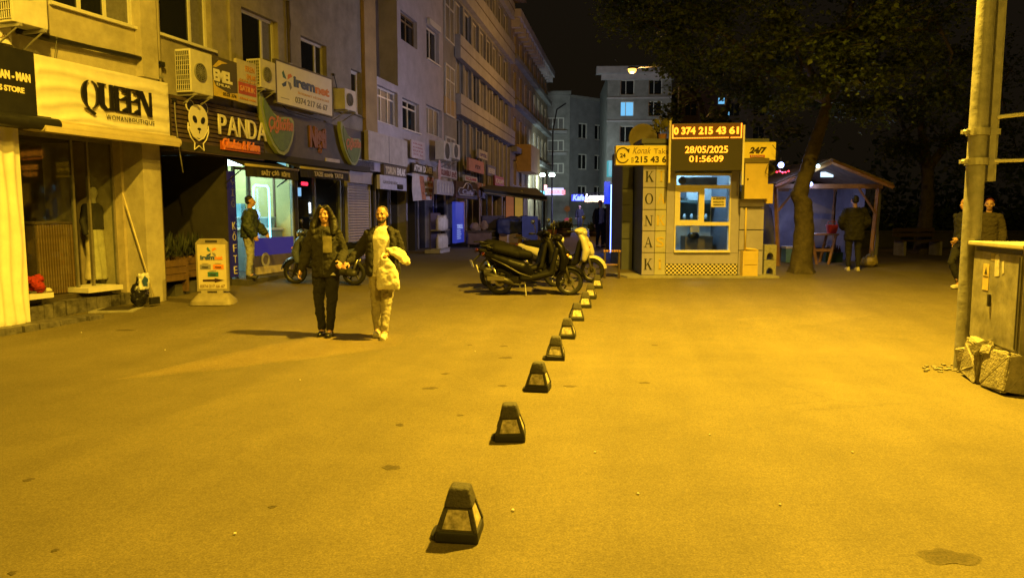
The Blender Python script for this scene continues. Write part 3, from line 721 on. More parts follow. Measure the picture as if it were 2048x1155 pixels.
# vertical blue sign at the left of the kofte shop
o, W, H = board(FB, 'narrow tall blue sign with white letters spelling KÖFTE beside the lit shop', (461, 342, 556, 474, 343, 552), .03, .05, M('blue_sign_film', (.02, .018, .09), .4, emit=(.05, .04, .5), es=.05))
for k, ch in enumerate('ETFÖK ĞİÇ'):
    if ch != ' ': text(o, ch, W * .25, H * (.03 + k * .105), W * .5, H * (.072 if ch not in 'ÖĞİÇ' else .085), (M('white_letters', (.6, .57, .5), .5, na=0) if k < 5 else M('faint_blue_letters', (.12, .12, .3), .5, na=0)), 0, name='letter', bold=.0)
# counter, bowls and neon arch in the shop
o = FB.thing('shop_counter', 'pale counter inside the cyan lit kofte shop', 'counter', sK1 - .62, -.3, gb + .1)
MB().box(0, .5, 0, 1.6, 0, .95, .01).build('body', M('blue_grey_counter', (.25, .33, .4), .4), o); MB().box(-.05, .52, -.03, 1.63, .95, 1.0, .008).build('top', white_paint, o)
for k in range(3):
    t = FB.thing('food_tub', 'translucent blue plastic food tub %s on the shop counter' % ('nearest the door', 'in the middle', 'farthest along')[k], 'tub', sK1 - .38, -.5 - k * .4, gb + 1.1, 'tubs on the shop counter')
    MB().loft([(0, 0, 0, .13, .1, 4), (0, 0, .2, .17, .13, 4), (0, 0, .22, .18, .14, 4)]).build('bin', M('blue_tub', (.3, .5, .62), .35), t, 40)
    MB().loft([(0, 0, .222, .18, .14, 4), (0, 0, .25, .17, .13, 4)]).build('lid', M('pale_blue_lid', (.5, .65, .7), .35), t, 40)
o = FB.thing('neon_arch', 'cyan neon tube bent into an arch standing in the shop window', 'neon light', FB.sx(508, -.25), -.25, gb + .8)
aw = FB.sx(539, -.25) - FB.sx(508, -.25)
m = MB(); m.tube([(0, 0, 0), (0, 0, 1.12), (.02, 0, 1.2), (.08, 0, 1.24), (aw - .08, 0, 1.24), (aw - .02, 0, 1.2), (aw, 0, 1.12), (aw, 0, 0)], .02, 8); m.build('tube', emis('cyan_neon', (.25, .85, 1.), 5), o, True)
for x in (0, aw): MB().box(x - .03, x + .03, -.03, .03, -.06, 0).build('foot', black_metal, o)
t = FB.thing('wall_shelf', 'white shelf with blue packs on the kofte shop back wall', 'shelf', sK1 - .3, -1.25, gb + 1.3)
MB().box(0, .24, 0, 1.0, 0, .04).build('board', white_paint, t); 
for k in range(4): MB().box(.03, .2, .03 + k * .24, .22 + k * .24, .042, .36, .01).build('pack', M('blue_pack', (.2, .45, .6), .4), t)
# dark awnings with lettering
def awning(px0, yt0, yb0, px1, yt1, yb1, label, words, lx, lw):
    s0, s1, z0, z1 = FB.rect(px0, yt0, yb0, px1, yt1, yb1, .55)
    o = FB.thing('awning', label, 'awning', s0, .55, z0); W, H = s1 - s0, z1 - z0
    MB().add([(0, .0, H), (W, .0, H), (W, .55, H + .2), (0, .55, H + .2), (0, 0, H - .02), (W, 0, H - .02), (W, .55, H + .18), (0, .55, H + .18)], [(0, 1, 2, 3), (7, 6, 5, 4), (0, 4, 5, 1), (0, 3, 7, 4), (1, 5, 6, 2)]).build('canopy', M('black_awning_cloth', (.018, .016, .018), .8, ns=8, na=.3), o)
    MB().tube([(0, -.01, H + .01), (W, -.01, H + .01)], .028, 10).build('front_bar', M('pale_bar', (.4, .34, .22), .4), o, True)
    n = 24; vs = []
    for k in range(n + 1): vs += [(W * k / n, .01 * math.sin(k * 1.3), H - .01), (W * k / n, .02 * math.sin(k * 1.7) - .01, 0)]
    MB().add(vs, [(2 * k, 2 * k + 2, 2 * k + 3, 2 * k + 1) for k in range(n)]).build('valance', M('black_awning_cloth', (.018, .016, .018), .8), o)
    for i, wd in enumerate(words): text(o, wd, W * (lx + i * lw), H * .22, W * lw * .86, H * .55, M('grey_cream_letters', (.42, .37, .28), .6, na=0), -.03, bold=.04)
    for x in (.05, W - .05): MB().tube([(x, 0, H), (x, .5, H - .35)], .012, 6).build('arm', black_metal, o)
awning(490, 331, 357, 596, 341, 357, 'black awning with pale letters over the lit kofte shop window', ('SAİT', 'ÇİĞ', 'KÖFTE'), .26, .19)
awning(600, 337, 357, 697, 345, 359, 'black awning with grey block letters right of the lit shop', ('TAZE', 'KUMPİR', 'TATLI'), .24, .21)
# second shop, dark with small lights
MB().box(sK1 + .14, sS1, .08, .1, gb + .1, 2.55).build('glass_pane', shop_glass, bB)
m = MB()
for q in (sK1 + .16, sK1 + (sS1 - sK1) * .42, sS1 - .06): m.box(q - .03, q + .03, .05, .12, gb + .1, 2.6)
m.build('shopfront_frame', M('dull_green_frame', (.2, .22, .18), .5), bB)
o = FB.thing('red_light_sign', 'small glowing red strip sign inside the dark shop', 'sign', FB.sx(606, -.3), -.3, FB.uv(615, 371, -.3)[1])
MB().box(0, .28, 0, .03, 0, .08, .02).build('tube', emis('red_led', (1., .02, .05), 4), o); MB().box(-.02, .3, .031, .06, -.02, .1).build('backing', black_metal, o)
for k, (px, py, r) in enumerate(((636, 393, .055), (645, 391, .07))):
    o = FB.thing('round_lamp', ('smaller', 'larger')[k] + ' of the two white round lamps in the dark shop', 'lamp', FB.sx(px, -.8), -.8, FB.uv(px, py, -.8)[1], 'round lamps in the dark shop')
    MB().ell((0, 0, 0), r).build('bulb', emis('white_bulb', (.85, .92, 1.), 5), o, True); MB().tube([(0, 0, r), (0, 0, .5)], .008, 6).build('cord', black_metal, o)
o = FB.thing('lit_poster', 'small pale blue lit poster in the dark shop window', 'poster', FB.sx(592, -.2), -.2, FB.uv(597, 392, -.2)[1])
MB().box(0, .26, 0, .03, 0, .2).build('face', emis('pale_blue_lit_poster', (.3, .6, 1.), 1.1), o); MB().box(-.02, .28, .031, .05, -.02, .22).build('backing', black_metal, o)
o = FB.thing('fridge_light', 'white light tube of a drinks fridge in the dark shop', 'lamp', FB.sx(620, -.9), -.9, FB.uv(620, 426, -.9)[1])
MB().box(0, .06, 0, .05, 0, .28, .02).build('tube', emis('white_bulb', (.85, .92, 1.), 5), o); MB().box(-.3, -.04, 0, .4, -.1, .35, .01).build('fridge_body', M('grey_fridge', (.3, .3, .3), .4), o)
# roller shutter
o = FB.thing('roller_shutter', 'closed grey roller shutter between the dark shop and the doorway', 'shutter', sS1 + .14, .03, G(19)); sw = FB.sx(738, .03) - sS1 - .14; top = FB.uv(715, 345, .03)[1] - G(19)
shut = M('grey_violet_shutter', (.36, .33, .36), .5, .2, ns=5, na=.2)
z = 0; sm = MB().poly([(0, 0), (sw, 0), (sw, .07), (0, .07)], 0, .02)
slat = MB(); slat.add([(0, .0, .0), (sw, 0, 0), (sw, -.022, .035), (0, -.022, .035), (sw, 0, .07), (0, 0, .07), (0, .01, .07), (sw, .01, .07)], [(0, 1, 2, 3), (3, 2, 4, 5), (5, 4, 7, 6)]); sm = slat.mesh('slat'); sm.materials.append(shut)
while z < top - .35: put('slat', sm, None, o, loc=(0, 0, z)); z += .072
MB().box(-.05, sw + .05, -.12, .2, z, z + .32, .01).build('shutter_box', shut, o)
for x in (-.05, sw): MB().box(x, x + .05, -.04, .05, 0, z).build('rail', galv, o)
o = FB.thing('shop_board', 'lilac blank board over the roller shutter', 'sign', FB.sx(708, .2), .2, FB.uv(728, 340, .2)[1]); MB().box(0, 1.7, 0, .1, 0, .24, .01).build('board', M('lilac_board', (.4, .38, .5), .5), o); MB().box(0, 1.7, -.02, .0, .24, .27).build('rail', galv, o)
# fascia with the panda sign
fasc = M('brown_slatted_fascia', (.05, .038, .028), .6, ns=6, na=.35)
s0, s1, z0, z1 = FB.rect(345, 197, 308, 527, 222, 316, .25)
o = FB.thing('shop_sign', 'dark slatted sign with white panda head and PANDA letters', 'sign', s0, .25, z0); W, H = s1 - s0, z1 - z0
MB().box(0, W, .02, .25, 0, H).build('board', fasc, o)
sl = MB().box(0, W, -.004, .018, 0, H / 17).mesh('slat'); sl.materials.append(M('brown_slat', (.085, .06, .04), .55, ns=9, na=.35))
for k in range(12): put('slat', sl, None, o, loc=(0, 0, H * (k + .15) / 12))
whl = M('white_raised_letters', (.72, .69, .62), .5, na=0)
lx = W * .44; 
for k, (ch, fw) in enumerate(zip('PANDA', (.085, .11, .1, .1, .11))):
    text(o, ch, lx, H * .42, W * fw, H * .385, whl, -.03, name='letter', bold=.0, ext=.03); lx += W * (fw + .016)
org = M('orange_script_letters', (.75, .22, .03), .5, na=.1, emit=(1., .3, .03), es=.06)
MB().loft([(W * .70, 0, 0, W * .24, .012, 4), (W * .70, 0, H * .17, W * .24, .012, 4)]).xform(Matrix.Translation((0, -.022, H * .13))).build('orange_backing', M('deep_orange_back', (.5, .12, .015), .6), o)
text(o, 'Çikolata & Kahve', W * .48, H * .13, W * .44, H * .23, org, -.034, bold=.03, ext=.02, shear=.15)
# panda head
hx, hz = W * .235, H * .52; u = H; K1 = 1.35
pw = M('white_raised_letters', (.72, .69, .62), .5, na=0); pk = M('black_panda_patches', (.01, .01, .01), .5, na=0)
def disc(cx, cz, rx, rz, y, mat, name, parent, rot=0, n=24, th=.012, wide=1.):
    pts = []; rx *= wide
    for k in range(n):
        a = 2 * math.pi * k / n; X, Z = rx * math.cos(a), rz * math.sin(a); pts.append((cx + X * math.cos(rot) - Z * math.sin(rot), cz + X * math.sin(rot) + Z * math.cos(rot)))
    return MB().poly(pts, y, y + th).build(name, mat, parent)
for sg in (-1, 1):
    disc(hx + sg * .145 * u * K1, hz + .34 * u, .085 * u, .115 * u, -.022, pw, 'ear', o, sg * -.2, wide=K1); disc(hx + sg * .145 * u * K1, hz + .337 * u, .066 * u, .092 * u, -.032, pk, 'ear_patch', o, sg * -.2, wide=K1)
disc(hx, hz + .12 * u, .2 * u, .27 * u, -.042, pw, 'head', o, wide=K1)
m = MB().poly([(hx - .19 * u * K1, hz + .05 * u), (hx + .19 * u * K1, hz + .05 * u), (hx + .16 * u * K1, hz - .13 * u), (hx + .08 * u * K1, hz - .22 * u), (hx, hz - .24 * u), (hx - .08 * u * K1, hz - .22 * u), (hx - .16 * u * K1, hz - .13 * u)], -.0415, -.03); m.build('muzzle', pw, o)
for sg in (-1, 1): disc(hx + sg * .085 * u * K1, hz + .1 * u, .036 * u, .07 * u, -.054, pk, 'eye_patch', o, sg * -.55, wide=K1)
disc(hx, hz - .07 * u, .032 * u, .024 * u, -.054, pk, 'nose', o, wide=K1); MB().box(hx - .004, hx + .004, -.053, -.043, hz - .15 * u, hz - .09 * u).build('mouth', pk, o)
for sg in (-1, 1):
    m = MB().tube([(hx + sg * .21 * u * K1, -.03, hz + .02 * u), (hx + sg * .215 * u * K1, -.03, hz - .1 * u), (hx + sg * .16 * u * K1, -.03, hz - .25 * u), (hx + sg * .09 * u * K1, -.03, hz - .33 * u), (hx + sg * .10 * u * K1, -.03, hz - .46 * u), (hx, -.03, hz - .38 * u)], .012, 6); m.build('body_outline', pw, o)
    m = MB().tube([(hx + sg * .2 * u * K1, -.03, hz - .05 * u), (hx + sg * .1 * u * K1, -.03, hz - .22 * u), (hx, -.03, hz - .28 * u)], .018, 6); m.build('collar_outline', pw, o)
# leaf shaped green signs
def leaf_sign(px0, px1, yt, yb, label, dim, txt):
    s0, s1, z0, z1 = FB.rect(px0, yt, yb, px1, yt, yb, .35)
    o = FB.thing('leaf_sign', label, 'sign', s0, .35, z0); W, H = s1 - s0, z1 - z0
    pts = [(0, 1.), (.08, .95), (.2, .83), (.36, .7), (.52, .64), (.72, .67), (.92, .68), (1, .62), (1, .45), (.93, .26), (.8, .08), (.66, .0), (.5, .02), (.33, .15), (.16, .36), (.05, .6), (-.02, .84)]
    out = [(p[0] * W, p[1] * H) for p in pts]; cx, cz = W * .55, H * .4
    inn = [(cx + (p[0] - cx) * .84, cz + (p[1] - cz) * .84) for p in out]
    MB().poly(out, 0, .1).build('rim', M('pale_green_rim' + dim, (.27, .32, .13), .5, ns=5, na=.2), o)
    MB().poly(inn, -.015, .0).build('face', M('green_face' + dim, (.1, .17, .035), .5, ns=6, na=.35), o)
    text(o, txt, W * .2, H * .34, W * .75, H * .3, M('red_brown_letters', (.45, .16, .06), .5, na=.1), -.016, bold=.03, shear=.2, tilt=.05)
    return o
leaf_sign(522, 588, 192, 309, 'green leaf shaped sign with red script right of the PANDA letters', '', 'Çiğköfte')
leaf_sign(683, 722, 248, 330, 'second smaller green leaf shaped sign above the roller shutter', ' dull', 'Çiğköfte')
# dark fascia beyond the panda sign with faded red letters
s0, s1, z0, z1 = FB.rect(529, 225, 318, 748, 262, 338, .2)
o = FB.thing('shop_sign', 'long dark grey fascia board with faded red lettering between the leaf signs', 'sign', s0, .2, z0); W, H = s1 - s0, z1 - z0
MB().box(0, W, 0, .2, 0, H, .006).build('board', M('grey_violet_fascia', (.09, .08, .085), .6, ns=4, na=.35), o)
text(o, 'Nişti', FB.sx(621, .2) - s0, H * .22, FB.sx(653, .2) - FB.sx(621, .2), H * .62, M('faded_red_letters', (.22, .09, .065), .6, na=.2), -.01, bold=.06, ext=.04, tilt=.03)
MB().box(FB.sx(653, .2) - s0, FB.sx(680, .2) - s0, -.03, 0, H * .02, H * .16).build('small_plate', M('pale_plate', (.5, .46, .48), .5), o)
m = MB().box(0, bl * .9, -.26, -.02, ZB - .16, ZB - .02); m.build('fascia_beam', dk, bB)
# upper signs
o, W, H = board(FB, 'dark and yellow sign reading EMEL beside the first air conditioner', (426, 116, 191, 475, 121, 202, ), .45, .06, M('dark_olive_face', (.08, .07, .035), .5, ns=4, na=.25))
MB().poly([(0, 0), (W, 0), (W, H * .2), (W * .6, H * .14), (W * .1, H * .25), (0, H * .4)], -.006, -.001).build('yellow_band', M('yellow_face', (.6, .45, .06), .5), o)
text(o, 'EMEL', W * .02, H * .38, W * .75, H * .3, white_paint, 0, bold=.05); text(o, 'EMLAK', W * .12, H * .27, W * .55, H * .07, white_paint, -.008); text(o, '0532 374', W * .35, H * .06, W * .55, H * .08, black_face, -.008)
MB().poly([(W * .0, H * .72), (W * .25, H * .92), (W * .6, H * .9), (W * .35, H * .84), (W * .12, H * .72)], -.006, -.001).build('swoosh', M('yellow_face', (.6, .45, .06), .5), o)
o, W, H = board(FB, 'white sign with red band and orange words right of the EMEL sign', (474, 120, 202, 514, 127, 213), .45, .06, M('dull_white_face', (.5, .46, .38), .5, ns=4, na=.2))
MB().box(W * .06, W * .94, -.006, -.001, H * .2, H * .48).build('red_band', M('red_face', (.42, .08, .035), .5, ns=8, na=.3), o)
orw = M('orange_words', (.5, .22, .06), .6, na=0)
for t_, a, b, c, d in (('EREN', .42, .76, .45, .13), ('EMLAK', .48, .58, .45, .12)): text(o, t_, W * a, H * b, W * c, H * d, orw, -.002)
text(o, 'SATILIK', W * .12, H * .27, W * .76, H * .13, M('pale_red_print', (.62, .3, .2), .6, na=0), -.007, bold=.03); text(o, 'KİRALIK DAİRE', W * .1, H * .08, W * .8, H * .06, orw, -.002); text(o, '0374 215', W * .1, H * .5, W * .8, H * .05, orw, -.002)
o, W, H = board(FB, 'large white iremnet sign with phone number under the third window', (553, 128, 208.6, 664, 154, 228), .4, .08, white_paint, edge=M('dark_edge', (.1, .09, .08), .5))
blu = M('blue_letters', (.03, .07, .24), .5, na=0); ora = M('orange_letters', (.62, .2, .03), .5, na=0); gry = M('grey_print', (.2, .2, .22), .5, na=0); teal = M('teal_mark', (.03, .14, .17), .5, na=0)
def star_mark(o, cx, cz, r, y=-.001, sx=1):
    for k, mt in enumerate((ora, teal, blu, gry)):
        a = R(45 + 90 * k); d = Vector((math.cos(a), math.sin(a))); q = Vector((-d.y, d.x)); t = r * .28
        pts = [d * r * .12 , d * r * .55 + q * t * 1.1, d * r + q * t * .4, d * r * 1.02 - q * t * .9, d * r * .5 - q * t * .35]
        MB().poly([(cx + p.x * sx, cz + p.y) for p in pts], y - .004, y).build('star_arm', mt, o)
star_mark(o, W * .17, H * .6, H * .24, sx=1.15)
text(o, 'irem', W * .28, H * .49, W * .38, H * .27, blu, 0, bold=.045); text(o, 'net', W * .67, H * .49, W * .27, H * .22, ora, 0, bold=.045)
text(o, 'İNTERNET HİZMETLERİ', W * .35, H * .34, W * .58, H * .075, M('pale_orange_print', (.65, .42, .25), .5, na=0), 0); text(o, '0374 217 66 67', W * .3, H * .1, W * .6, H * .16, gry, 0, bold=.015); MB().box(W * .06, W * .2, -.004, -.001, H * .13, H * .145).build('rule', gry, o)
ac_unit(FB, 382, 104, 188, 425, .5, 'white air conditioner with side grille left of the EMEL sign')
ac_unit(FB, 521, 122, 178, 551, .5, 'white air conditioner between the red sign and the iremnet sign')
ac_unit(FB, 690, 180, 221, 712, .4, 'grey air conditioner under the narrow fourth window', grid_side=False)
# loose cables on the facade
for k, pts in enumerate((((349, 200), (352, 240), (358, 300), (366, 345)), ((668, 150), (680, 200), (700, 225), (735, 240)), ((530, 180), (545, 190), (575, 222), (640, 240)))):
    q = [FB.uv(px, py, .3 if k in (0, 2) else .05) for px, py in pts]; of = .3 if k in (0, 2) else .05
    o = FB.thing('facade_cable', ('pale cable dangling at the left end of the PANDA sign', 'dark cable running from the iremnet sign to the far pilaster', 'dark cable sagging below the iremnet sign', 'dark cable beside the rusty drainpipe', 'dark cable above the grey air conditioner')[k], 'cable', q[0][0], of, q[0][1])
    MB().tube([(a - q[0][0], .01 * math.sin(i * 2), b - q[0][1]) for i, (a, b) in enumerate(q)], .011, 6).build('wire', M('grey_cable', (.2, .19, .17), .6) if k == 0 else black_metal, o, True); MB().box(-.03, .03, -.02, .03, -.03, .03).build('clip', black_metal, o)
# planters of wood in the dark recess
for k, (px, off, ln) in enumerate(((322, -.05, .62), (352, -.35, .85))):
    o = FB.thing('wooden_planter', ('small wooden plant box at the boutique corner', 'wooden plant box behind the iremnet pavement board')[k], 'planter', FB.sx(px, off), off, gb - .02, 'wooden plant boxes by the dark recess')
    for j in range(3):
        MB().box(0, ln, 0, .03, .22 + j * .13, .34 + j * .13, .004).build('plank', M('dull_planter_wood', (.13, .075, .035), .7, ns=10, na=.4), o); MB().box(0, ln, .32, .35, .22 + j * .13, .34 + j * .13, .004).build('plank', light_wood, o)
    for x in (0, ln): MB().box(x - .03, x + .03, -.004, .36, 0, .62, .004).build('post', M('dull_planter_wood', (.13, .075, .035), .7), o)
    MB().box(.03, ln - .03, .035, .315, .2, .56).build('soil', dk, o)
    m = MB(); random.seed(20 + k)
    for q in range(120):
        b = Vector((random.uniform(.05, ln - .05), random.uniform(.03, .32), .55)); t = b + Vector((random.uniform(-.15, .15), random.uniform(-.12, .12), random.uniform(.15, .6))); sd = Vector((random.uniform(-1, 1), random.uniform(-1, 1), 0)).normalized() * .022
        m.add([b.lerp(t, .5), b.lerp(t, .75) + sd, t, b.lerp(t, .75) - sd], [(0, 1, 2, 3)])
    tag(m.build('foliage', M('dark_plant_leaves', (.015, .022, .008), .7), o), kind='stuff')
# ================================================================== third building, pale lilac
bC = FC.thing('pale_building', 'pale grey lilac rendered building in the middle of the left row', 'building', 0, 0, 0)
c = lambda a, b, z0, z1: (FC.sx(a), FC.sx(b), z0, z1)
zc = lambda px, py: FC.uv(px, py)[1]
cw = [c(807, 839, zc(823, 92), zc(823, 36)), c(857, 881, zc(869, 126), zc(869, 62)), c(759, 799, zc(780, 250), zc(780, 180)), c(808, 841, zc(824, 262), zc(824, 203)), c(855, 886, zc(870, 272), zc(870, 216)),
      c(808, 841, 9.6, 10.8), c(857, 881, 9.6, 10.8)]
sDk = FC.sx(800)
wall(bC, sDk, cl, 2.9, 12.5, [q for q in cw if q[0] > sDk - .05], plaster_lilac)
wall(bC, 0, sDk - .002, 2.9, zc(780, 165), [cw[2]], plaster_lilac, depth=0)
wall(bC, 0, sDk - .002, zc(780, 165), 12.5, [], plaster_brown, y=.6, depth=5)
for i, q in enumerate(cw):
    window(bC, *q, splits=((.33, .66) if i in (2, 4) else (.5,)), trans=(.75,) if i in (0, 2, 3) else (), pmat=curtain if i in (4, 2) else None, fmat=(M('brown_window_wood', (.16, .11, .06), .6) if i == 0 else None), sill=(i in (1, 3)))
MB().box(FC.sx(858), FC.sx(880), -.12, .0, cw[1][3] + .02, cw[1][3] + .22, .01).build('window_hood', white_pvc, bC)
MB().box(0, cl, -.08, 0, 2.9, 3.0).build('string_course', plaster_lilac, bC)
# ground floor of the pale building
gC = G(24)
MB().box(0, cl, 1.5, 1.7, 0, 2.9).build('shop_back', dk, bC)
for k, px in enumerate((752, 778, 815, 832, 868, 889)):
    q = FC.sx(px); MB().box(max(0, q - .12), q + .02, .0, 1.5, 0, 2.9).build('pier', (M('grey_violet_pier', (.25, .24, .3), .7), dk)[k % 2], bC)
for a, b in ((757, 775), (780, 813), (836, 866), (870, 887)):
    s0_, s1_ = FC.sx(a), FC.sx(b)
    dr = MB().box(s0_ + .03, s1_ - .03, .3, .34, gC, 2.5).build('shop_window', dark_pane, bC)
    for q in (s0_, (s0_ + s1_) / 2, s1_): MB().box(q - .03, q + .03, .26, .299, gC, 2.55).build('frame_post', M('grey_shop_frame', (.3, .3, .33), .5), dr)
o, W, H = board(FC, 'pale blank double panel sign board above the doorway left of the döner shop', (737, 268, 325, 815, 276, 330), .3, .12, M('grey_cream_face', (.42, .39, .36), .6, ns=3, na=.3))
MB().box(W * .49, W * .5, -.006, 0, 0.01, H - .01).build('seam', gry, o)
o, W, H = board(FC, 'brown sign with cream capitals TORUN EMLAK', (768, 330, 354, 813, 334, 353), .3, .1, M('brown_sign_face', (.1, .08, .07), .6)); text(o, 'TORUN', W * .06, H * .15, W * .44, H * .7, M('cream_capitals', (.55, .48, .34), .6, na=0), 0, bold=.05); text(o, 'EMLAK', W * .55, H * .15, W * .4, H * .7, white_paint, 0, bold=.05)
o, W, H = board(FC, 'long white light panel under the brown EMLAK sign', (760, 352, 382, 813, 354, 378), .34, .1, M('blue_white_panel', (.5, .5, .6), .5)); text(o, 'GAYRİMENKUL', W * .1, H * .4, W * .55, H * .3, gry, 0); MB().box(W * .62, W * .8, -.05, 0, H * .1, H * .45).build('dark_lamp_box', black_metal, o)
o, W, H = board(FC, 'small white notice sign above the ATOM sign', (823, 281, 317, 850, 284, 319), .25, .05, M('pale_pink_face', (.55, .48, .5), .6));
for k in range(4): text(o, ('KİRALIK', 'DAİRE', '0374', '215 16')[k], W * .12, H * (.78 - k * .2), W * .7, H * .1, M('red_print', (.4, .15, .15), .6, na=0), 0)
o, W, H = board(FC, 'dark sign with white capitals ATOM DÖNER', (825, 328, 347, 866, 331, 348), .4, .1, black_face); text(o, 'ATOM', W * .06, H * .12, W * .38, H * .76, white_paint, 0, bold=.05); text(o, 'DÖNER', W * .5, H * .12, W * .46, H * .9, white_paint, 0, bold=.05)
# cloth banner
s0, s1, z0, z1 = FC.rect(826, 349, 402, 866, 350, 396, .5)
o = FC.thing('cloth_banner', 'orange and white cloth banner hanging under the ATOM DÖNER sign', 'banner', s0, .5, z0); W, H = s1 - s0, z1 - z0
vs = []; n = 16; mm = 8
for j in range(mm + 1):
    for i in range(n + 1): vs.append((W * i / n, .05 * math.sin(i * .9 + j * .3) * (1 - j / mm * .6) , H * j / mm + (.06 * (1 - i / n) * (1 - j / mm) * -1)))
fs = [(j * (n + 1) + i, j * (n + 1) + i + 1, (j + 1) * (n + 1) + i + 1, (j + 1) * (n + 1) + i) for j in range(mm) for i in range(n)]
cl_ = MB().add(vs, fs).build('cloth', M('white_banner_cloth', (.55, .5, .48), .7, ns=6, na=.2), o, True)
MB().add([(v[0] * .66 + W * .32, v[1] - .012, v[2] * .9 + .03) for v in vs], fs).build('orange_print', M('orange_banner_print', (.5, .2, .1), .7, ns=8, na=.35), o, True)
for k in range(3): text(o, ('DÖNER', 'AYRAN', '50 TL')[k], W * .42, H * (.68 - k * .24), W * .4, H * .1, white_paint, -.09)
MB().tube([(-.03, 0, H), (W + .03, 0, H)], .015, 6).build('rod', galv, o)
# ================================================================== fourth building with long bands
bD = FD.thing('banded_building', 'long building with pale parapet bands and rows of curtained windows', 'building', 0, 0, 0)
zd = lambda px, py: FD.uv(px, py)[1]
z_b1b, z_b1t = zd(915, 231), zd(915, 190)             # first pale band
z_w2t = zd(915, 120); z_b2t = zd(911, 70); z_w3t = zd(920, 22) 
print('D z', z_b1b, z_b1t, z_w2t, z_b2t, z_w3t)
fl = [(2.75, z_b1b - .02), (z_b1t, z_b1t + 1.55), (z_b2t + .0, z_b2t + 1.5), (z_b2t + 2.65, z_b2t + 4.0)]
sD0 = FD.sx(912)
ops = []
for fi, (za_, zb_) in enumerate(fl):
    x = sD0 + .15; k = 0
    while x < dl - 1.3:
        ww = 1.35 if fi else 1.1
        ops.append((x, x + ww, za_ + .06, zb_ - .06, fi, k)); x += ww + .28; k += 1
wall(bD, 0, dl, 2.6, z_b2t + 4.6, [q[:4] for q in ops], plaster_grey, depth=8)
for q in ops: window(bD, *q[:4], splits=(.5,), pmat=(curtain if (q[5] + q[4]) % 3 else dark_pane), fw=.05)
bandm = M('pale_band_render', (.38, .37, .38), .8, ns=2, na=.25, bs=30, ba=.2)
for a, b in ((z_b1b, z_b1t), (z_w2t, z_b2t), (z_b2t + 1.55, z_b2t + 2.6), (z_b2t + 4.05, z_b2t + 4.9)):
    MB().box(sD0, dl, -.24, -.003, a, b, .01).build('parapet_band', bandm, bD)
    MB().box(sD0 + .01, dl - .01, -.255, -.241, (a + b) / 2 - .02, (a + b) / 2 + .02).build('band_joint', plaster_brown, bD)
MB().box(sD0, dl, -.9, .4, z_b2t + 4.95, z_b2t + 5.2).build('eaves', plaster_brown, bD)
for z0_, z1_ in ((2.7, 4.6), (5.4, 7.3), (8.2, 10)): window(bD, .2, sD0 - .25, z0_, z1_, y=-.06, splits=(.5,), pmat=curtain, trans=(.7,))
MB().box(.0, sD0 - .02, -.05, -.002, zd(900, 232), zd(900, 200)).build('ochre_panel', plaster_yellow, bD)
gD = G(30)
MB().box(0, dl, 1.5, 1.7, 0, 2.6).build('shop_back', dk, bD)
for k, px in enumerate((890, 912, 930, 960, 985, 1005, 1021)):
    q = FD.sx(px); MB().box(max(0.01, q - .2), min(q + .1, dl - .01), .0, 1.5, 0, 2.6).build('pier', (M('warm_grey_pier', (.3, .25, .2), .7), M('grey_violet_pier', (.25, .24, .3), .7))[k % 2], bD)
for a, b in ((892, 908), (914, 926), (932, 956), (962, 982), (987, 1002), (1006, 1018)):
    s0_, s1_ = FD.sx(a), FD.sx(b)
    dr = MB().box(s0_, s1_, .3, .34, gD, 2.35).build('shop_window', dark_pane, bD)
    for q in (s0_, (s0_ + s1_) / 2, s1_): MB().box(q - .05, q + .05, .25, .299, gD, 2.4).build('frame_post', M('pale_shop_frame', (.45, .42, .4), .5), dr)
o, W, H = board(FD, 'oval and bar white sign reading KUMRU EVİ', (879, 338, 356, 914, 339, 355), .7, .1, M('white_dull_face', (.48, .44, .43), .6)); text(o, 'KUMRU', W * .08, H * .16, W * .52, H * .68, M('dark_red_letters', (.18, .05, .05), .6, na=0), 0, bold=.05); text(o, 'EVİ', W * .68, H * .16, W * .28, H * .8, M('dark_red_letters', (.18, .05, .05), .6), 0, bold=.05)
disc(-.08, H * .5, .2, .38, -.03, M('pink_oval', (.5, .3, .28), .6), 'oval_end', o)
o, W, H = board(FD, 'pale panel with pictures of drinks bottles under the KUMRU sign', (874, 361, 391, 909, 362, 389), .8, .1, M('grey_lilac_panel', (.4, .38, .42), .6))
for k in range(6): MB().loft([(W * (.12 + k * .155), -.02, H * .12, .06, .015), (W * (.12 + k * .155), -.02, H * .6, .06, .015), (W * (.12 + k * .155), -.02, H * .7, .025, .012), (W * (.12 + k * .155), -.02, H * .85, .025, .012)]).build('bottle_picture', M('pale_bottle_print', (.55, .52, .5), .5), o)
o, W, H = board(FD, 'orange blank shop sign on the banded building', (938, 318, 345, 968, 322, 345), .5, .1, M('orange_salmon_face', (.48, .2, .11), .6, ns=4, na=.3)); text(o, 'PİDE', W * .4, H * .3, W * .35, H * .4, black_face, 0)
o, W, H = board(FD, 'dark red board with ornate blue outlined emblem', (912, 364, 398, 955, 366, 397), .9, .1, M('dark_maroon_face', (.05, .02, .018), .6))
em = M('blue_grey_outline', (.3, .32, .42), .5)
pts = [(.12, .2), (.88, .2), (.93, .35), (.88, .6), (.72, .62), (.62, .9), (.5, .98), (.38, .9), (.28, .62), (.12, .6), (.07, .35)]
MB().tube([(p[0] * W, -.02, p[1] * H) for p in pts + pts[:1]], .025, 6).build('emblem_outline', em, o); text(o, 'Cafe', W * .25, H * .26, W * .5, H * .3, em, -.01, bold=.03, shear=.2); MB().ell((W * .5, -.02, H * .74), (.1, .02, .1)).build('emblem_centre', em, o)
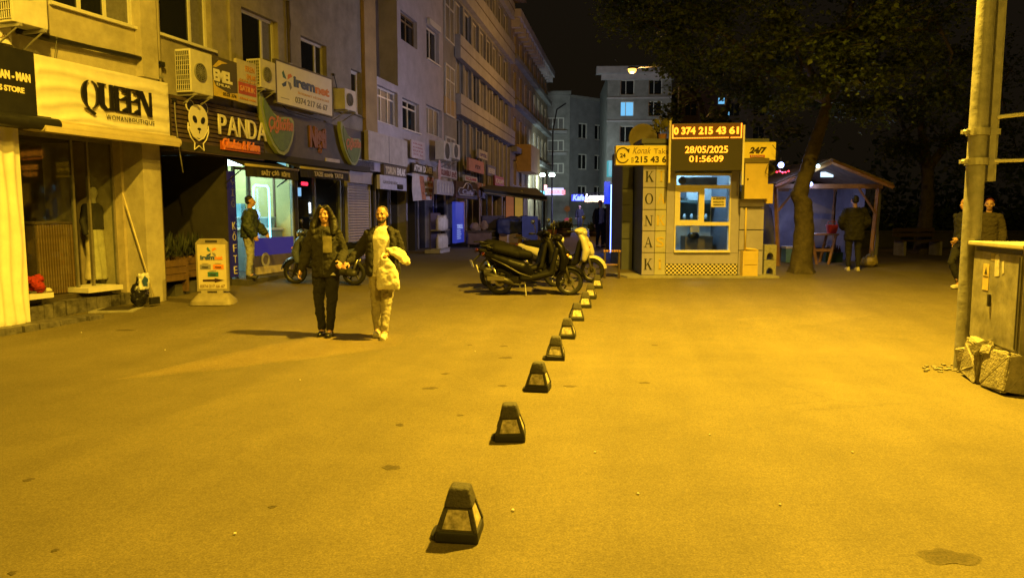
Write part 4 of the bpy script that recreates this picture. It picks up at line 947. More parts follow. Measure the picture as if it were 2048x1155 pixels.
o, W, H = board(FD, 'salmon panel with a white bottle shape beside the emblem board', (957, 366, 397, 971, 367, 396), .85, .1, M('salmon_panel', (.4, .22, .18), .6)); MB().loft([(W / 2, -.02, H * .1, .14, .02), (W / 2, -.02, H * .55, .14, .02), (W / 2, -.02, H * .7, .05, .02), (W / 2, -.02, H * .95, .05, .02)]).build('bottle_shape', white_paint, o)
o, W, H = board(FD, 'tall glowing blue vertical sign standing before the banded building', (911, 404, 486, 928, 404, 484), .9, .12, emis('blue_lit_sign', (.05, .08, .75), .38)); text(o, 'TEKEL', W * .15, H * .35, W * .7, H * .1, emis('pale_blue_print', (.4, .5, 1.), .8), 0); MB().box(W, W + .06, -.02, .14, 0, H + .05).build('edge_post', M('salmon_post', (.5, .3, .25), .6), o)
for k in range(5): MB().box(W * .15, W * (.55 + .06 * (k % 3)), -.008, -.001, H * (.3 - k * .05), H * (.315 - k * .05)).build('print_line', emis('pale_blue_print', (.4, .5, 1.), .8), o)
for k, (cn, col, tx_, tc_) in enumerate((((958, 300, 318, 975, 303, 319), (.45, .42, .38), 'OPTİK', (.1, .05, .2)), ((975, 330, 352, 992, 333, 353), (.12, .12, .2), 'BERBER', (.55, .55, .6)), ((990, 352, 372, 1008, 354, 373), (.35, .08, .06), 'KASAP', (.6, .55, .5)), ((930, 352, 364, 955, 353, 364), (.5, .46, .35), 'ECZANE', (.4, .05, .04)), ((1004, 372, 388, 1018, 373, 388), (.08, .22, .2), 'MANAV', (.6, .6, .5)))):
    o, W, H = board(FD, ('small cream shop sign under the banded building windows', 'small dark blue shop sign on the banded building', 'small red shop sign far along the banded building', 'low cream strip sign beside the orange sign', 'small green shop sign at the end of the banded building')[k], cn, .45 + .1 * (k % 3), .1, M('small_sign_%d' % k, col, .6, ns=4, na=.25)); text(o, tx_, W * .1, H * .25, W * .8, H * .5, M('small_sign_print_%d' % k, tc_, .6, na=0), 0, bold=.03)
ac_unit(FD, 888, 284, 321, 903, .5, 'dark sided air conditioner between the pale and the banded building', grid_side=False)
ac_unit(FD, 906, 288, 318, 920, .6, 'white air conditioner on the banded building above the KUMRU sign', grid_side=False)
t = FD.thing('bottle_rack', 'rack with two rows of white water bottles by the shop door', 'rack', FD.sx(880, 1.2), 1.2, G(27)); rw = FD.sx(899, 1.2) - FD.sx(880, 1.2)
MB().box(0, rw, .0, .5, 0, .12, .01).build('base', M('pale_plinth', (.4, .38, .36), .7), t); MB().box(0, rw, .3, .34, .12, 1.25).build('back_panel', M('dark_violet_panel', (.08, .06, .1), .6), t)
for j in range(2):
    MB().box(0, rw, -.02, .3, .12 + j * .58, .15 + j * .58).build('shelf', galv, t)
    for k in range(6): MB().lathe([(.0, 0), (.07, 0), (.07, .3), (.025, .4), (.025, .45), (.0, .45)], (.12 + (rw - .24) * k / 5, .1, .152 + j * .58), 10).build('bottle', M('white_bottle', (.5, .47, .45), .4), t, 40)
# ================================================================== fifth building, ornate and tall
bE = FE.thing('ornate_building', 'tall ochre building with dark windows and stepped cornice far down the left row', 'building', 0, 0, 0)
HE = FE.uv(1027, 40)[1]
ops = []
for zf in (3.4, 6.0, 8.7, HE - 2.2):
    x = .8
    while x < el - 1.5: ops.append((x, x + 1.2, zf, zf + 1.5)); x += 2.3
wall(bE, 0, el, 0, HE, ops, M('dull_ochre_render', (.34, .27, .17), .85, ns=1.5, na=.4, bs=20, ba=.2), depth=8)
for i, q in enumerate(ops): window(bE, *q, splits=(.5,), fw=.07, pmat=dark_pane if i % 3 else curtain)
MB().box(-.1, el + .1, -.6, .0, HE - .1, HE + .35).build('cornice', plaster_lilac, bE)
x = .2
while x < el: MB().box(x, x + .3, -.5, 0, HE - .6, HE - .1).build('corbel', plaster_lilac, bE); x += 1.2
MB().box(2.2, 6.5, -.9, -.002, FE.uv(1052, 350)[1], FE.uv(1052, 300)[1] ).build('bay_parapet', M('bright_ochre_panel', (.5, .34, .12), .8, ns=2, na=.25), bE)
for z in (5.3, 8.0, 10.6): MB().box(0, el, -.35, -.003, z, z + .3).build('floor_band', plaster_grey, bE)
# ================================================================== end of street: grey block
FF0 = AT(1082, 428, 66)
bF = thing('grey_block', 'grey apartment block closing the far end of the street', 'building', (FF0.x, FF0.y, 0), R(-4))
HF = AT(1100, 190, 66).z; wF = AT(1138, 428, 66).x - FF0.x
ops = [(wF * .2, wF * .8, AT(1, y1, 66).z, AT(1, y0, 66).z) for y0, y1 in ((235, 260), (280, 303), (326, 347))]
wall(bF, 0, wF, 0, HF, ops, plaster_grey, depth=5)
for q in ops: window(bF, *q, splits=(.33, .66), fw=.1, pmat=curtain)
for y in (262, 305): MB().box(wF * .1, wF * .9, -.4, -.003, AT(1, y + 6, 66).z, AT(1, y, 66).z).build('balcony_slab', bandm, bF)
MB().box(-.1, wF + .1, -.2, .3, HF, HF + .3).build('cornice', plaster_grey, bF)
FG0 = AT(1139, 428, 66)
bG = thing('side_street_block', 'darker grey block with a thin lit window turning off at the street end', 'building', (FG0.x, FG0.y, 0), R(38))
lG = 6.5
ops = [(1 + k * 2.0, 2.1 + k * 2.0, z, z + 1.4) for k in range(2) for z in (2.8, 5.6, 8.3)]
wall(bG, 0, lG, 0, HF - .3, ops, M('slate_render', (.22, .22, .23), .88, ns=1, na=.3), depth=5)
for i, q in enumerate(ops): window(bG, *q, splits=(.5,), fw=.1, pmat=dark_pane)
MB().box(4.8, 5.05, -.03, -.01, 9.7, 11.4).build('lit_window_slit', emis('cyan_lit_slit', (.4, .85, 1.), 2.2), bG)
MB().box(-.1, lG + .2, -.4, .1, HF - .3, HF - .05).build('cornice', plaster_grey, bG)
# ================================================================== right building with the lit window
dR = 58
P0 = AT(1212, 428, dR)
bR = thing('corner_block', 'pale corner block with one blue lit window behind the kiosk and trees', 'building', (P0.x, P0.y, 0), R(-3))
HR = AT(1212, 150, dR).z; sc = dR / FPX
zz = lambda y: AT(1212, y, dR).z
xx = lambda x: (x - 1212) * sc
opsR = [(xx(1237), xx(1264), zz(233), zz(203)), (xx(1237), xx(1264), zz(190), zz(160)), (xx(1237), xx(1264), zz(285), zz(252))]
opsR += [(xx(a), xx(a + 26), zz(y1), zz(y0)) for a in (1292,) for y0, y1 in ((160, 190), (203, 233), (252, 285), (300, 330))]
wall(bR, 0, xx(1336), 0, HR, opsR, plaster_grey, depth=9)
for i, q in enumerate(opsR): window(bR, *q, splits=(.4,), fw=.06, pmat=(emis('blue_lit_curtain', (.16, .5, .85), 1.1) if i == 0 else dark_pane))
MB().box(-.9, xx(1336) + .3, -.8, -.003, HR, HR + .5).build('cornice', plaster_lilac, bR)
MB().box(-.5, xx(1336) + .1, -.4, -.003, HR - .4, HR - .003).build('cornice_step', plaster_lilac, bR)
for y in (198, 244): MB().box(-.05, xx(1336), -.08, -.002, zz(y), zz(y) + .12).build('string_course', plaster_lilac, bR)
P1_ = AT(1350, 428, dR + 4); sc2 = (dR + 4) / FPX
bS = thing('dark_block', 'dark unlit block with two blue lit windows seen through the trees', 'building', (P1_.x, P1_.y, 0))
ops2 = [((x - 1350) * sc2, (x + 24 - 1350) * sc2, AT(1, y1, dR + 4).z, AT(1, y0, dR + 4).z) for x in (1365, 1450, 1500) for y0, y1 in ((205, 232), (252, 280), (300, 328))]
wall(bS, 0, 8, 0, AT(1, 175, dR + 4).z, ops2, plaster_brown, depth=7)
for q in ops2: window(bS, *q, splits=(.5,), fw=.06, fmat=plaster_brown)
for px, py in ((1430, 196), (1440, 222)): MB().box((px - 1350) * sc2, (px + 12 - 1350) * sc2, -.03, -.005, AT(1, py + 12, dR + 4).z, AT(1, py, dR + 4).z).build('lit_window', emis('blue_lit_curtain', (.16, .5, .85), 1.1), bS)
# ================================================================== bollards
boll_body = M('scuffed_dark_rubber', (.055, .05, .04), .8, ns=26, na=.5, bs=70, ba=.5)
boll_base = M('black_bollard_foot', (.012, .012, .011), .6, ns=20, na=.3)
refl = M('dirty_cream_reflector', (.5, .44, .31), .4, ns=26, na=.7)
def frus(m, w0, d0, z0, w1, d1, z1, bev=0, cx=0):
    m.add([(-w0, -d0, z0), (w0, -d0, z0), (w0, d0, z0), (-w0, d0, z0), (-w1 + cx, -d1, z1), (w1 + cx, -d1, z1), (w1 + cx, d1, z1), (-w1 + cx, d1, z1)], [(3, 2, 1, 0), (4, 5, 6, 7), (0, 1, 5, 4), (1, 2, 6, 5), (2, 3, 7, 6), (3, 0, 4, 7)]); return m
def bevel_mesh(me, off=.006, seg=2):
    bm = bmesh.new(); bm.from_mesh(me); bmesh.ops.remove_doubles(bm, verts=bm.verts[:], dist=1e-5)
    bmesh.ops.bevel(bm, geom=bm.edges[:], offset=off, segments=seg, affect='EDGES', profile=.6); bmesh.ops.recalc_face_normals(bm, faces=bm.faces[:]); bm.to_mesh(me); bm.free(); return me
bol = thing('road_bollard', 'x', 'bollard', group='bollards in a row across the street')
w_at = lambda z: .108 + (.042 - .108) * max(0, z - .06) / .21
fm_ = frus(MB(), .112, .112, 0, .108, .108, .06).mesh('foot'); put('foot', bevel_mesh(fm_, .016, 3), boll_base, bol)
MB().loft([(-.10, .0, .0, .05, .085, 3), (-.10, 0, .02, .045, .08, 3), (-.09, 0, .035, .02, .05, 3)]).build('foot_lug', boll_base, bol, 40)
cm = frus(MB(), .099, .099, .06, w_at(.17) - .009, w_at(.17) - .009, .17).mesh('core'); put('core', cm, boll_body, bol)
cm = frus(MB(), w_at(.17) + .003, w_at(.17) + .003, .17, .05, .05, .268).mesh('cap'); put('cap', bevel_mesh(cm, .018, 3), boll_body, bol, 40)
for sx_ in (-1, 1):
    for sy_ in (-1, 1):
        a0, a1 = w_at(.06), w_at(.17)
        cp = MB(); t = .018
        cp.add([(sx_ * a0, sy_ * a0, .06), (sx_ * (a0 - t), sy_ * a0, .06), (sx_ * a0, sy_ * (a0 - t), .06), (sx_ * (a0 - t), sy_ * (a0 - t), .06),
                (sx_ * a1, sy_ * a1, .17), (sx_ * (a1 - t), sy_ * a1, .17), (sx_ * a1, sy_ * (a1 - t), .17), (sx_ * (a1 - t), sy_ * (a1 - t), .17)], [(0, 1, 5, 4), (0, 2, 6, 4), (1, 3, 7, 5), (2, 3, 7, 6)])
        cp.build('corner_rib', boll_body, bol)
for k in range(4):
    a = k * math.pi / 2; m = MB(); z0_, z1_ = .07, .162
    a0, a1 = .099 - .0685 * 0 - (z0_ - .06) * (.099 - w_at(.17) + .009) / .11, .099 - (z1_ - .06) * (.099 - w_at(.17) + .009) / .11
    e = .0025; m.add([(-a0 + .02, -a0 - e, z0_), (a0 - .02, -a0 - e, z0_), (a1 - .016, -a1 - e, z1_), (-a1 + .016, -a1 - e, z1_)], [(0, 1, 2, 3)])
    m.xform(Matrix.Rotation(a, 4, 'Z')); m.build('reflector', refl, bol)
bp = [(909, 1086), (1016, 884), (1073, 784), (1108, 721), (1133, 678), (1151, 642), (1169, 616), (1180, 598), (1193, 577)]
names = ['nearest', 'second nearest', 'third nearest', 'fourth nearest', 'fifth nearest', 'fourth farthest', 'third farthest', 'second farthest', 'farthest']
for k, (px, py) in enumerate(bp):
    o = bol if k == 0 else copy_tree(bol)
    c = GP(px, py); o.location = (c.x + .02, c.y + .1, c.z); o.rotation_euler = (R((0, 1.5, -1, 2, 0, -2, 1, 0, 2)[k]), R((1, -2, 0, 1.5, -1, 2, 0, -1, 1)[k]), R((-6, -2, -12, -5, -9, 2, -6, -10, -5)[k]))
    o['label'] = 'small dark pyramid bollard with pale reflectors, %s of the row' % names[k]

# ================================================================== taxi kiosk
DK = 16.3; gk = .26
kx0 = AT(1285, 428, DK).x
K = thing('taxi_kiosk', 'grey panelled taxi kiosk with lit window and letters KONAK TAKSİ', 'kiosk', (kx0, DK, gk))
kx = lambda px, d=DK: (px - 1024) / FPX * d - kx0
kz = lambda py, d=DK: AT(1024, py, d).z - gk
panel = M('grey_beige_composite_panel', (.33, .31, .5), .45, ns=2.5, na=.14)
panel_dark = M('slate_composite_panel', (.10, .11, .14), .5, ns=2.5, na=.2)
panel_white = M('cream_composite_panel', (.4, .38, .34), .5, ns=3, na=.12)
KW = kx(1525); KH = kz(285)
tag(MB().hpoly([(kx(1236, 18.2) - 1.2, 4.2), (kx(1222) - .1, 1.0), (-.35, -.25), (KW + .3, -.25), (KW + .3, 4.2)], 0, .1).build('kiosk_plinth', concrete, None, loc=(kx0, DK, G(16.3) - .07)), kind='structure')
# body behind the cladding, split round the window
wx0, wx1 = kx(1350), kx(1456); wz0, wz1 = kz(500), kz(349)
m = MB()
m.box(.03, wx0 - .03, .03, 3.2, 0, KH - .02); m.box(wx1 + .03, KW - .03, .03, 3.2, 0, KH - .02); m.box(wx0 - .03, wx1 + .03, .03, .2, 0, wz0 - .03); m.box(wx0 - .03, wx1 + .03, .03, .2, wz1 + .03, KH - .02)
m.box(wx0 - .03, wx1 + .03, 3.0, 3.2, 0, KH - .02); m.build('body', panel_dark, K)
MB().box(-.05, KW + .05, -.04, 3.3, KH - .02, KH + .08).build('roof', panel_dark, K)
MB().box(wx0 - .03, wx1 + .03, .2, 3.0, .1, .12).build('inner_floor', M('grey_floor', (.2, .2, .2), .5), K)
MB().box(wx0 - .03, wx1 + .03, 1.6, 1.62, .12, KH - .1).build('inner_wall', M('pale_inner_wall', (.5, .55, .58), .6), K)
# left letter column: two columns of five panels
cy = [kz(550), kz(505), kz(462), kz(419), kz(375), kz(330)]
xm = kx(1309); xe = kx(1331)
letm = M('dark_grey_serif_letters', (.02, .02, .022), .4, na=0); gold = M('gold_serif_letters', (.55, .4, .08), .4, na=.1)
def serif(parent, ch, x, z, w, h, mat):
    m = MB(); y0, y1 = -.006, 0; t = w * .2; th = w * .07; s = w * .12
    bx = lambda a, b, c, d: m.box(x + a, x + b, y0, y1, z + c, z + d)
    sf = lambda c, zz: bx(c - s - t * .3, c + s + t * .3, zz, zz + h * .035)
    if ch in 'Kİ' or ch == 'T' or ch == 'I': pass
    if ch == 'K':
        bx(w * .1, w * .1 + t, 0, h); sf(w * .1 + t / 2, 0); sf(w * .1 + t / 2, h * .965)
        m.poly([(x + w * .1 + t, z + h * .42), (x + w * .78, z + h), (x + w * .88, z + h), (x + w * .1 + t, z + h * .32)], y0 - .0006, y1); m.poly([(x + w * .38, z + h * .58), (x + w * .52, z + h * .66), (x + w, z), (x + w * .78, z)], y0 - .0003, y1); sf(w * .84, h * .965); sf(w * .86, 0)
    if ch == 'O':
        out = []; inn = []
        for k in range(28):
            a = 2 * math.pi * k / 28; out.append((x + w * .5 + w * .5 * math.cos(a), z + h * .5 + h * .52 * math.sin(a))); inn.append((x + w * .5 + w * (.31) * math.cos(a), z + h * .5 + h * .47 * math.sin(a)))
        n = 28
        vs = [(p[0], y0, p[1]) for p in out] + [(p[0], y0, p[1]) for p in inn]
        m.add(vs, [(k, (k + 1) % n, n + (k + 1) % n, n + k) for k in range(n)])
    if ch == 'N':
        bx(w * .14, w * .14 + th, 0, h); bx(w * .82, w * .82 + th, 0, h); m.poly([(x + w * .05, z + h), (x + w * .05 + t, z + h), (x + w * .82 + th, z), (x + w * .7, z)], y0 - .0006, y1); sf(w * .17, 0); sf(w * .85, h * .965)
    if ch in 'AA':
        m.poly([(x + w * .46, z + h), (x + w * .54, z + h), (x + w * .98, z), (x + w * .76, z)], y0 - .0003, y1); m.poly([(x + w * .46, z + h), (x + w * .5, z + h * .92), (x + w * .18, z), (x + w * .1, z)], y0, y1); bx(w * .28, w * .68, h * .33, h * .38); sf(w * .14, 0); sf(w * .87, 0)
    if ch in ('I', 'İ'): bx(w * .4, w * .4 + t, 0, h * (.82 if ch == 'İ' else 1)); bx(w * .25, w * .75, 0, h * .04); bx(w * .25, w * .75, h * .78, h * .82)
    if ch == 'İ': bx(w * .4, w * .4 + t, h * .88, h)
    if ch == 'T': bx(w * .4, w * .4 + t, 0, h); bx(w * .05, w * .95, h * .93, h); bx(w * .28, w * .72, 0, h * .04)
    if ch == 'S': return text(parent, 'S', x, z, w, h, mat, 0, 'letter', bold=.0)
    return m.build('letter', mat, parent)
for i in range(5):
    z0_, z1_ = cy[i] + .008, cy[i + 1] - .008
    MB().box(.0, xm - .008, -.015, .028, z0_, z1_, .004).build('panel', panel, K)
    MB().box(xm + .002, xe - .006, -.014, .028, z0_, z1_, .004).build('panel', panel_white if i not in (9,) else panel, K)
    hh = z1_ - z0_
    q = serif(K, 'KANOK'[i], .045, z0_ + hh * .24, xm - .1, hh * .5, letm); q.location.y -= .0155
    if 'İSKAT'[i] == 'S':
        text(K, 'S', xm + .03, z0_ + hh * .26, xe - xm - .07, hh * .48, gold, -.0145, 'letter')
    else:
        q = serif(K, 'İSKAT'[i], xm + .02, z0_ + hh * .26, xe - xm - .05, hh * .48, gold); q.location.y -= .0145
# window zone cladding
MB().box(xe + .004, wx0 - .034, -.01, .029, kz(506) + .006, kz(340), .004).build('panel', panel, K)
MB().box(xe + .004, kx(1476), -.01, .029, kz(527), kz(506), .004).build('panel', panel, K)
MB().box(wx1 + .034, kx(1476), -.01, .029, kz(506) + .006, kz(340), .004).build('panel', panel, K)
for a, b in ((550, 501), (500, 460), (459, 415), (414, 372), (371, 330)): MB().box(kx(1477), KW, -.012, .029, kz(a) + .005, kz(b) - .005, .004).build('panel', panel, K)
MB().box(-.0, KW, -.012, .028, kz(329) + .01, KH - .03, .004).build('panel', panel_dark, K)
# checker band: flat printed squares
def checker():
    m = bpy.data.materials.new('taxi_checker'); m.use_nodes = True; t = m.node_tree; b = t.nodes['Principled BSDF']
    tc = t.nodes.new('ShaderNodeTexCoord'); ck = t.nodes.new('ShaderNodeTexChecker'); ck.inputs['Scale'].default_value = 22.
    mp = t.nodes.new('ShaderNodeMapping'); mp.inputs['Location'].default_value = (.01, 20.02, .007); t.links.new(tc.outputs['Object'], mp.inputs[0]); t.links.new(mp.outputs[0], ck.inputs[0])
    ck.inputs[1].default_value = (.02, .018, .016, 1); ck.inputs[2].default_value = (.62, .55, .4, 1); t.links.new(ck.outputs[0], b.inputs['Base Color']); b.inputs['Roughness'].default_value = .5; return m
MB().box(xe + .004, kx(1475), -.012, .029, kz(549), kz(527) - .006).build('checker_band', checker(), K)
# window frames
wf = M('cream_window_frame', (.6, .55, .45), .45, ns=6, na=.1); wd_ = MB()
def bar(a, b, c, d, y0=-.02, y1=.1): wd_.box(a, b, y0, y1, c, d)
bar(wx0 - .03, wx1 + .03, wz1 - .02, wz1 + .03); bar(wx0, wx1, kz(377), kz(370)); bar(wx0, wx1, kz(451), kz(444)); bar(wx0 - .03, wx1 + .03, wz0 - .05, wz0, -.06)
bar(wx0 - .029, wx0, wz0, wz1 - .02, -.018, .098); bar(wx1, wx1 + .029, wz0, wz1 - .02, -.018, .098); bar(kx(1395), kx(1406), kz(444), kz(377), -.012, .092); bar(wx0, kx(1358), kz(444), kz(377), -.012, .09); bar(kx(1358), kx(1395), kz(384), kz(377), -.011, .09); bar(kx(1358), kx(1395), kz(444), kz(440), -.011, .09)
win = wd_.build('window', wf, K)
kglass = glass('kiosk_glass', (.9, .96, 1.), .06)
for a, b, c_, d in ((wx0, wx1, kz(370), wz1 - .02), (kx(1358), kx(1395), kz(440), kz(384)), (kx(1406), wx1, kz(444), kz(377)), (wx0, wx1, wz0, kz(451))): MB().box(a, b, .04, .046, c_, d).build('pane', kglass, win)
MB().box(wx0 + .18, wx1 - .2, .3, .42, kz(369), wz1 - .04, .01).build('blind_box', M('brown_blind_box', (.1, .08, .06), .6), K)
MB().lathe([(.0, 0), (.085, 0), (.085, .06), (.0, .06)], (kx(1364), .1, kz(360)), 20, 'y').build('round_fan', M('brown_fan', (.04, .03, .022), .6), K)
MB().box(kx(1420), kx(1449), .02, .03, kz(414), kz(393)).build('notice', M('cream_notice', (.62, .56, .4), .6), K)
for k in range(3): text(K, ('BURADA', 'BEKLEYİN', 'TEŞEKKÜRLER')[k], kx(1424), kz(399 + k * 6), kx(1446) - kx(1424), .035, M('dark_print', (.04, .035, .03), .6, na=0), .0185, bold=.03)
MB().box(kx(1370, 17.3), kx(1425, 17.3), 1.0, 1.5, .3, kz(472, 17.3), .01).build('desk', M('brown_desk', (.12, .08, .045), .5), K)
MB().box(kx(1396), kx(1415), .75, .78, kz(466), kz(454), .004).build('screen_back', M('monitor_face', (.2, .15, .05), .5, emit=(.9, .6, .2), es=.25), K); MB().ell((kx(1405), .85, kz(474)), (.14, .1, .1)).build('desk_lamp_shade', black_metal, K, True)
MB().box(wx0 + .05, wx1 - .05, 1.2, 1.5, kz(403), kz(398)).build('shelf', M('teal_shelf', (.08, .14, .15), .5), K)
MB().box(wx0, wx1, 1.57, 1.599, kz(444), kz(402)).build('teal_wall_band', M('teal_wall', (.05, .1, .1), .6), K)
MB().box(kx(1378), kx(1400), 1.4, 1.55, kz(392), kz(380)).build('wall_unit', M('slate_unit', (.05, .06, .08), .5), K)
for k in range(6): MB().lathe([(.0, 0), (.035, 0), (.04, .08), (.02, .14), (.0, .14)], (wx0 + .15 + k * .17, 1.3, kz(440)), 10).build('glass_jar', M('pale_jar', (.4, .5, .55), .2), K, True)
lamp('kiosk_light', 'POINT', (kx0 + .9, DK + .7, gk + KH - .35), 120, (.5, .82, 1.), .15)
MB().box(wx0 + .1, wx1 - .1, .9, 1.0, KH - .2, KH - .16).build('tube_light', emis('cool_tube', (.4, .8, 1.), 3), K)
# setback wing and door frame on the left
dW = 17.6
a0, a1 = kx(1243, dW), kx(1286, dW)
MB().box(a0, .0, dW - DK + .03, 3.2, 0, KH - .02).build('wing_body', panel_dark, K)
for a, b in ((556, 478), (477, 444), (443, 411), (410, 378), (377, 342)):
    MB().box(a0, -.04, dW - DK, dW - DK + .028, max(.02, kz(a, dW)) + .006, kz(b, dW) - .006, .004).build('panel', panel_dark, K)
# yellow light boxes on the roof edge
ysign = M('yellow_lightbox_face', (.85, .70, .16), .45, ns=3, na=.12)
def kbox(label, px0, px1, yt, yb, d=DK - .12, dep=.25, mat=ysign):
    o = thing('lightbox_sign', label, 'sign', (AT(px0, 428, d).x, d, AT(1024, yb, d).z)); W = (px1 - px0) / FPX * d; H = AT(1024, yt, d).z - AT(1024, yb, d).z
    MB().box(0, W, 0, dep, 0, H, .01).build('box', mat, o); return o, W, H
o, W, H = kbox('yellow sign with Konak Taksi and 215 43 61 on the left of the kiosk roof', 1230, 1340, 291, 330)
pk2 = M('dark_brown_print', (.05, .035, .015), .5, na=0)
text(o, 'Konak', W * .30, H * .58, W * .33, H * .33, M('grey_brown_print', (.25, .17, .04), .5, na=0), 0, shear=.35); text(o, 'Taksi', W * .68, H * .58, W * .28, H * .26, M('grey_brown_print', (.25, .17, .04), .5), 0); text(o, '215 43 61', W * .34, H * .12, W * .62, H * .34, pk2, 0, bold=.03); text(o, '0374', W * .28, H * .1, W * .04, H * .3, pk2, 0)
text(o, '24', W * .075, H * .38, W * .1, H * .22, pk2, 0, bold=.04)
m = MB(); m.tube([(W * .125 + .14 * math.cos(R(t)), -.008, H * .5 + .16 * math.sin(R(t))) for t in range(40, 340, 12)], .012, 6); m.build('clock_ring', pk2, o)
m = MB().poly([(W * .125 + .07, H * .5 + .12), (W * .125 + .15, H * .5 + .14), (W * .125 + .13, H * .5 + .05)], -.012, -.004); m.build('clock_arrow', pk2, o)
o, W, H = kbox('yellow 24/7 sign on the right of the kiosk roof', 1474, 1547, 284, 320)
text(o, '24/7', W * .28, H * .36, W * .47, H * .36, pk2, 0, bold=.05, shear=.25); MB().box(W * .3, W * .7, -.012, -.001, H * .14, H * .28).build('red_plate', M('red_plate', (.45, .06, .03), .5), o); text(o, 'hizmet', W * .33, H * .16, W * .34, H * .1, white_paint, -.012)
# LED display
dL = DK - .55
o = thing('led_display', 'black LED display with glowing orange phone number, date and time on the kiosk roof', 'led screen', (AT(1339, 428, dL + .12).x, dL + .12, AT(1024, 341, dL).z), R(-7))
W = 137 / FPX * dL / math.cos(R(7)); H = AT(1024, 246, dL).z - AT(1024, 341, dL).z
MB().box(0, W, 0, .14, 0, H, .008).build('cabinet', M('black_led_face', (.022, .016, .008), .5, ns=3, na=.2), o)
MB().box(-.04, -.001, -.02, .16, -.25, H + .06).build('side_rail', wf, o); MB().box(W + .001, W + .04, -.02, .16, -.3, H - .05).build('side_rail', wf, o)
ledo = emis('orange_led', (1., .24, .015), 3.2); ledy = emis('amber_led', (1., .3, .014), 2.9)
red_glow = M('dim_red_led_grid', (.05, .014, .003), .5, emit=(1., .17, .008), es=.07, na=0)
H1 = H * .66
MB().box(.02, W - .02, -.004, -.001, H1, H - .01).build('led_panel', red_glow, o)
tw = W - .1
for s_, fx, fw in (('0', .0, .075), ('374', .115, .215), ('215', .375, .215), ('43', .635, .15), ('61', .83, .145)): text(o, s_, .05 + tw * fx, H1 + (H - H1) * .30, tw * fw, (H - H1) * .48, ledy, -.005, 'digits', bold=.045)
m = MB(); m.box(.02, .045, -.012, -.005, H1 + .02, H - .03); m.box(W - .045, W - .02, -.012, -.005, H1 + .02, H - .01)
m.build('border_leds', ledo, o)
dm = MB().box(-.014, .014, -.012, -.005, 0, .022).mesh('led'); dm.materials.append(ledo)
n = 40
for k in range(n):
    if k != 33: put('led', dm, None, o, loc=(.06 + (W - .12) * k / (n - 1), 0, H1 + .02))
text(o, '28/05/2025', W * .2, H * .37, W * .6, H * .15, ledy, -.002, 'digits', bold=.02); text(o, '01:56:09', W * .26, H * .18, W * .48, H * .14, ledy, -.002, 'digits', bold=.02)
# boxes and pipes on the kiosk front
o = thing('electric_box', 'yellowish upright electric cabinet high on the right of the kiosk wall', 'box', (AT(1481, 428, DK).x, DK - .04, AT(1024, 398, DK).z))
bw = 45 / 90.8; MB().box(0, bw, -.2, 0, 0, .75, .008).build('casing', M('beige_enamel', (.55, .42, .14), .5, ns=5, na=.12), o); MB().box(bw + .002, bw + .14, -.14, 0, -.1, .32, .006).build('side_casing', M('beige_enamel', (.55, .42, .14), .5), o); MB().ell((.06, -.21, .42), (.018, .015, .018)).build('lock', black_metal, o); MB().box(-.06, -.002, -.16, 0, 0, .76).build('back_plate', dk, o)
MB().box(-.1, bw + .02, -.2, 0, .757, .87, .02).build('rain_hood', M('brown_hood', (.14, .11, .05), .6), o)
o = thing('meter_box', 'beige meter box standing at the foot of the kiosk with a bent pipe', 'box', (AT(1482, 428, DK).x, DK - .04, gk + .02))
MB().box(0, .33, -.2, 0, 0, .57, .008).build('casing', M('beige_enamel', (.55, .42, .14), .5), o); MB().box(.03, .3, -.212, -.201, .28, .54).build('door', M('beige_enamel', (.55, .42, .14), .5), o); MB().box(.03, .3, -.21, -.201, .03, .26).build('door', M('beige_enamel', (.55, .42, .14), .5), o)
m = MB(); m.tube([(.08, -.06, .57), (.08, -.06, 1.5)], .022, 8); m.tube([(.09, -.06, .62), (.3, -.06, .6), (.35, -.06, .58), (.36, -.06, .45)], .026, 8); m.build('pipe', M('beige_enamel', (.55, .42, .14), .5), o, True)
o = thing('concrete_crate', 'stacked grey breeze blocks with round holes right of the kiosk', 'blocks', (AT(1527, 428, DK + .4).x, DK + .4, G(16.7)))
for k in range(2):
    n = 12; arc = [(.13 + .075 * math.cos(math.pi * i / n), .06 + k * .34 + .1 * math.sin(math.pi * i / n)) for i in range(n + 1)]
    MB().poly([(0, k * .34), (.055, k * .34), (.055, .06 + k * .34)] + arc[::-1][0:] + [(.205, k * .34), (.27, k * .34), (.27, k * .34 + .33), (0, k * .34 + .33)], -.15, .15).build('block', M('breeze_block', (.3, .29, .27), .9, ns=20, na=.3, bs=60, ba=.5), o)
o = thing('satellite_dish', 'pale satellite dish on the kiosk roof behind the yellow sign', 'satellite dish', (AT(1283, 428, 17.4).x, 17.4, AT(1024, 292, 17.4).z))
m = MB(); m.lathe([(.0, .07), (.14, .055), (.24, .02), (.32, -.03), (.33, -.03), (.24, .04), (.0, .09)], (0, 0, .18), 28, 'y'); m.build('reflector', M('cream_dish', (.48, .41, .25), .5, ns=4, na=.2), o, True)
m = MB(); m.tube([(0, .08, -.2), (0, .1, .18)], .022, 8); m.tube([(0, .05, -.1), (0, -.35, .05)], .01, 6); m.build('mount', galv, o); MB().ell((0, -.36, .06), (.03, .05, .03)).build('receiver', black_metal, o)
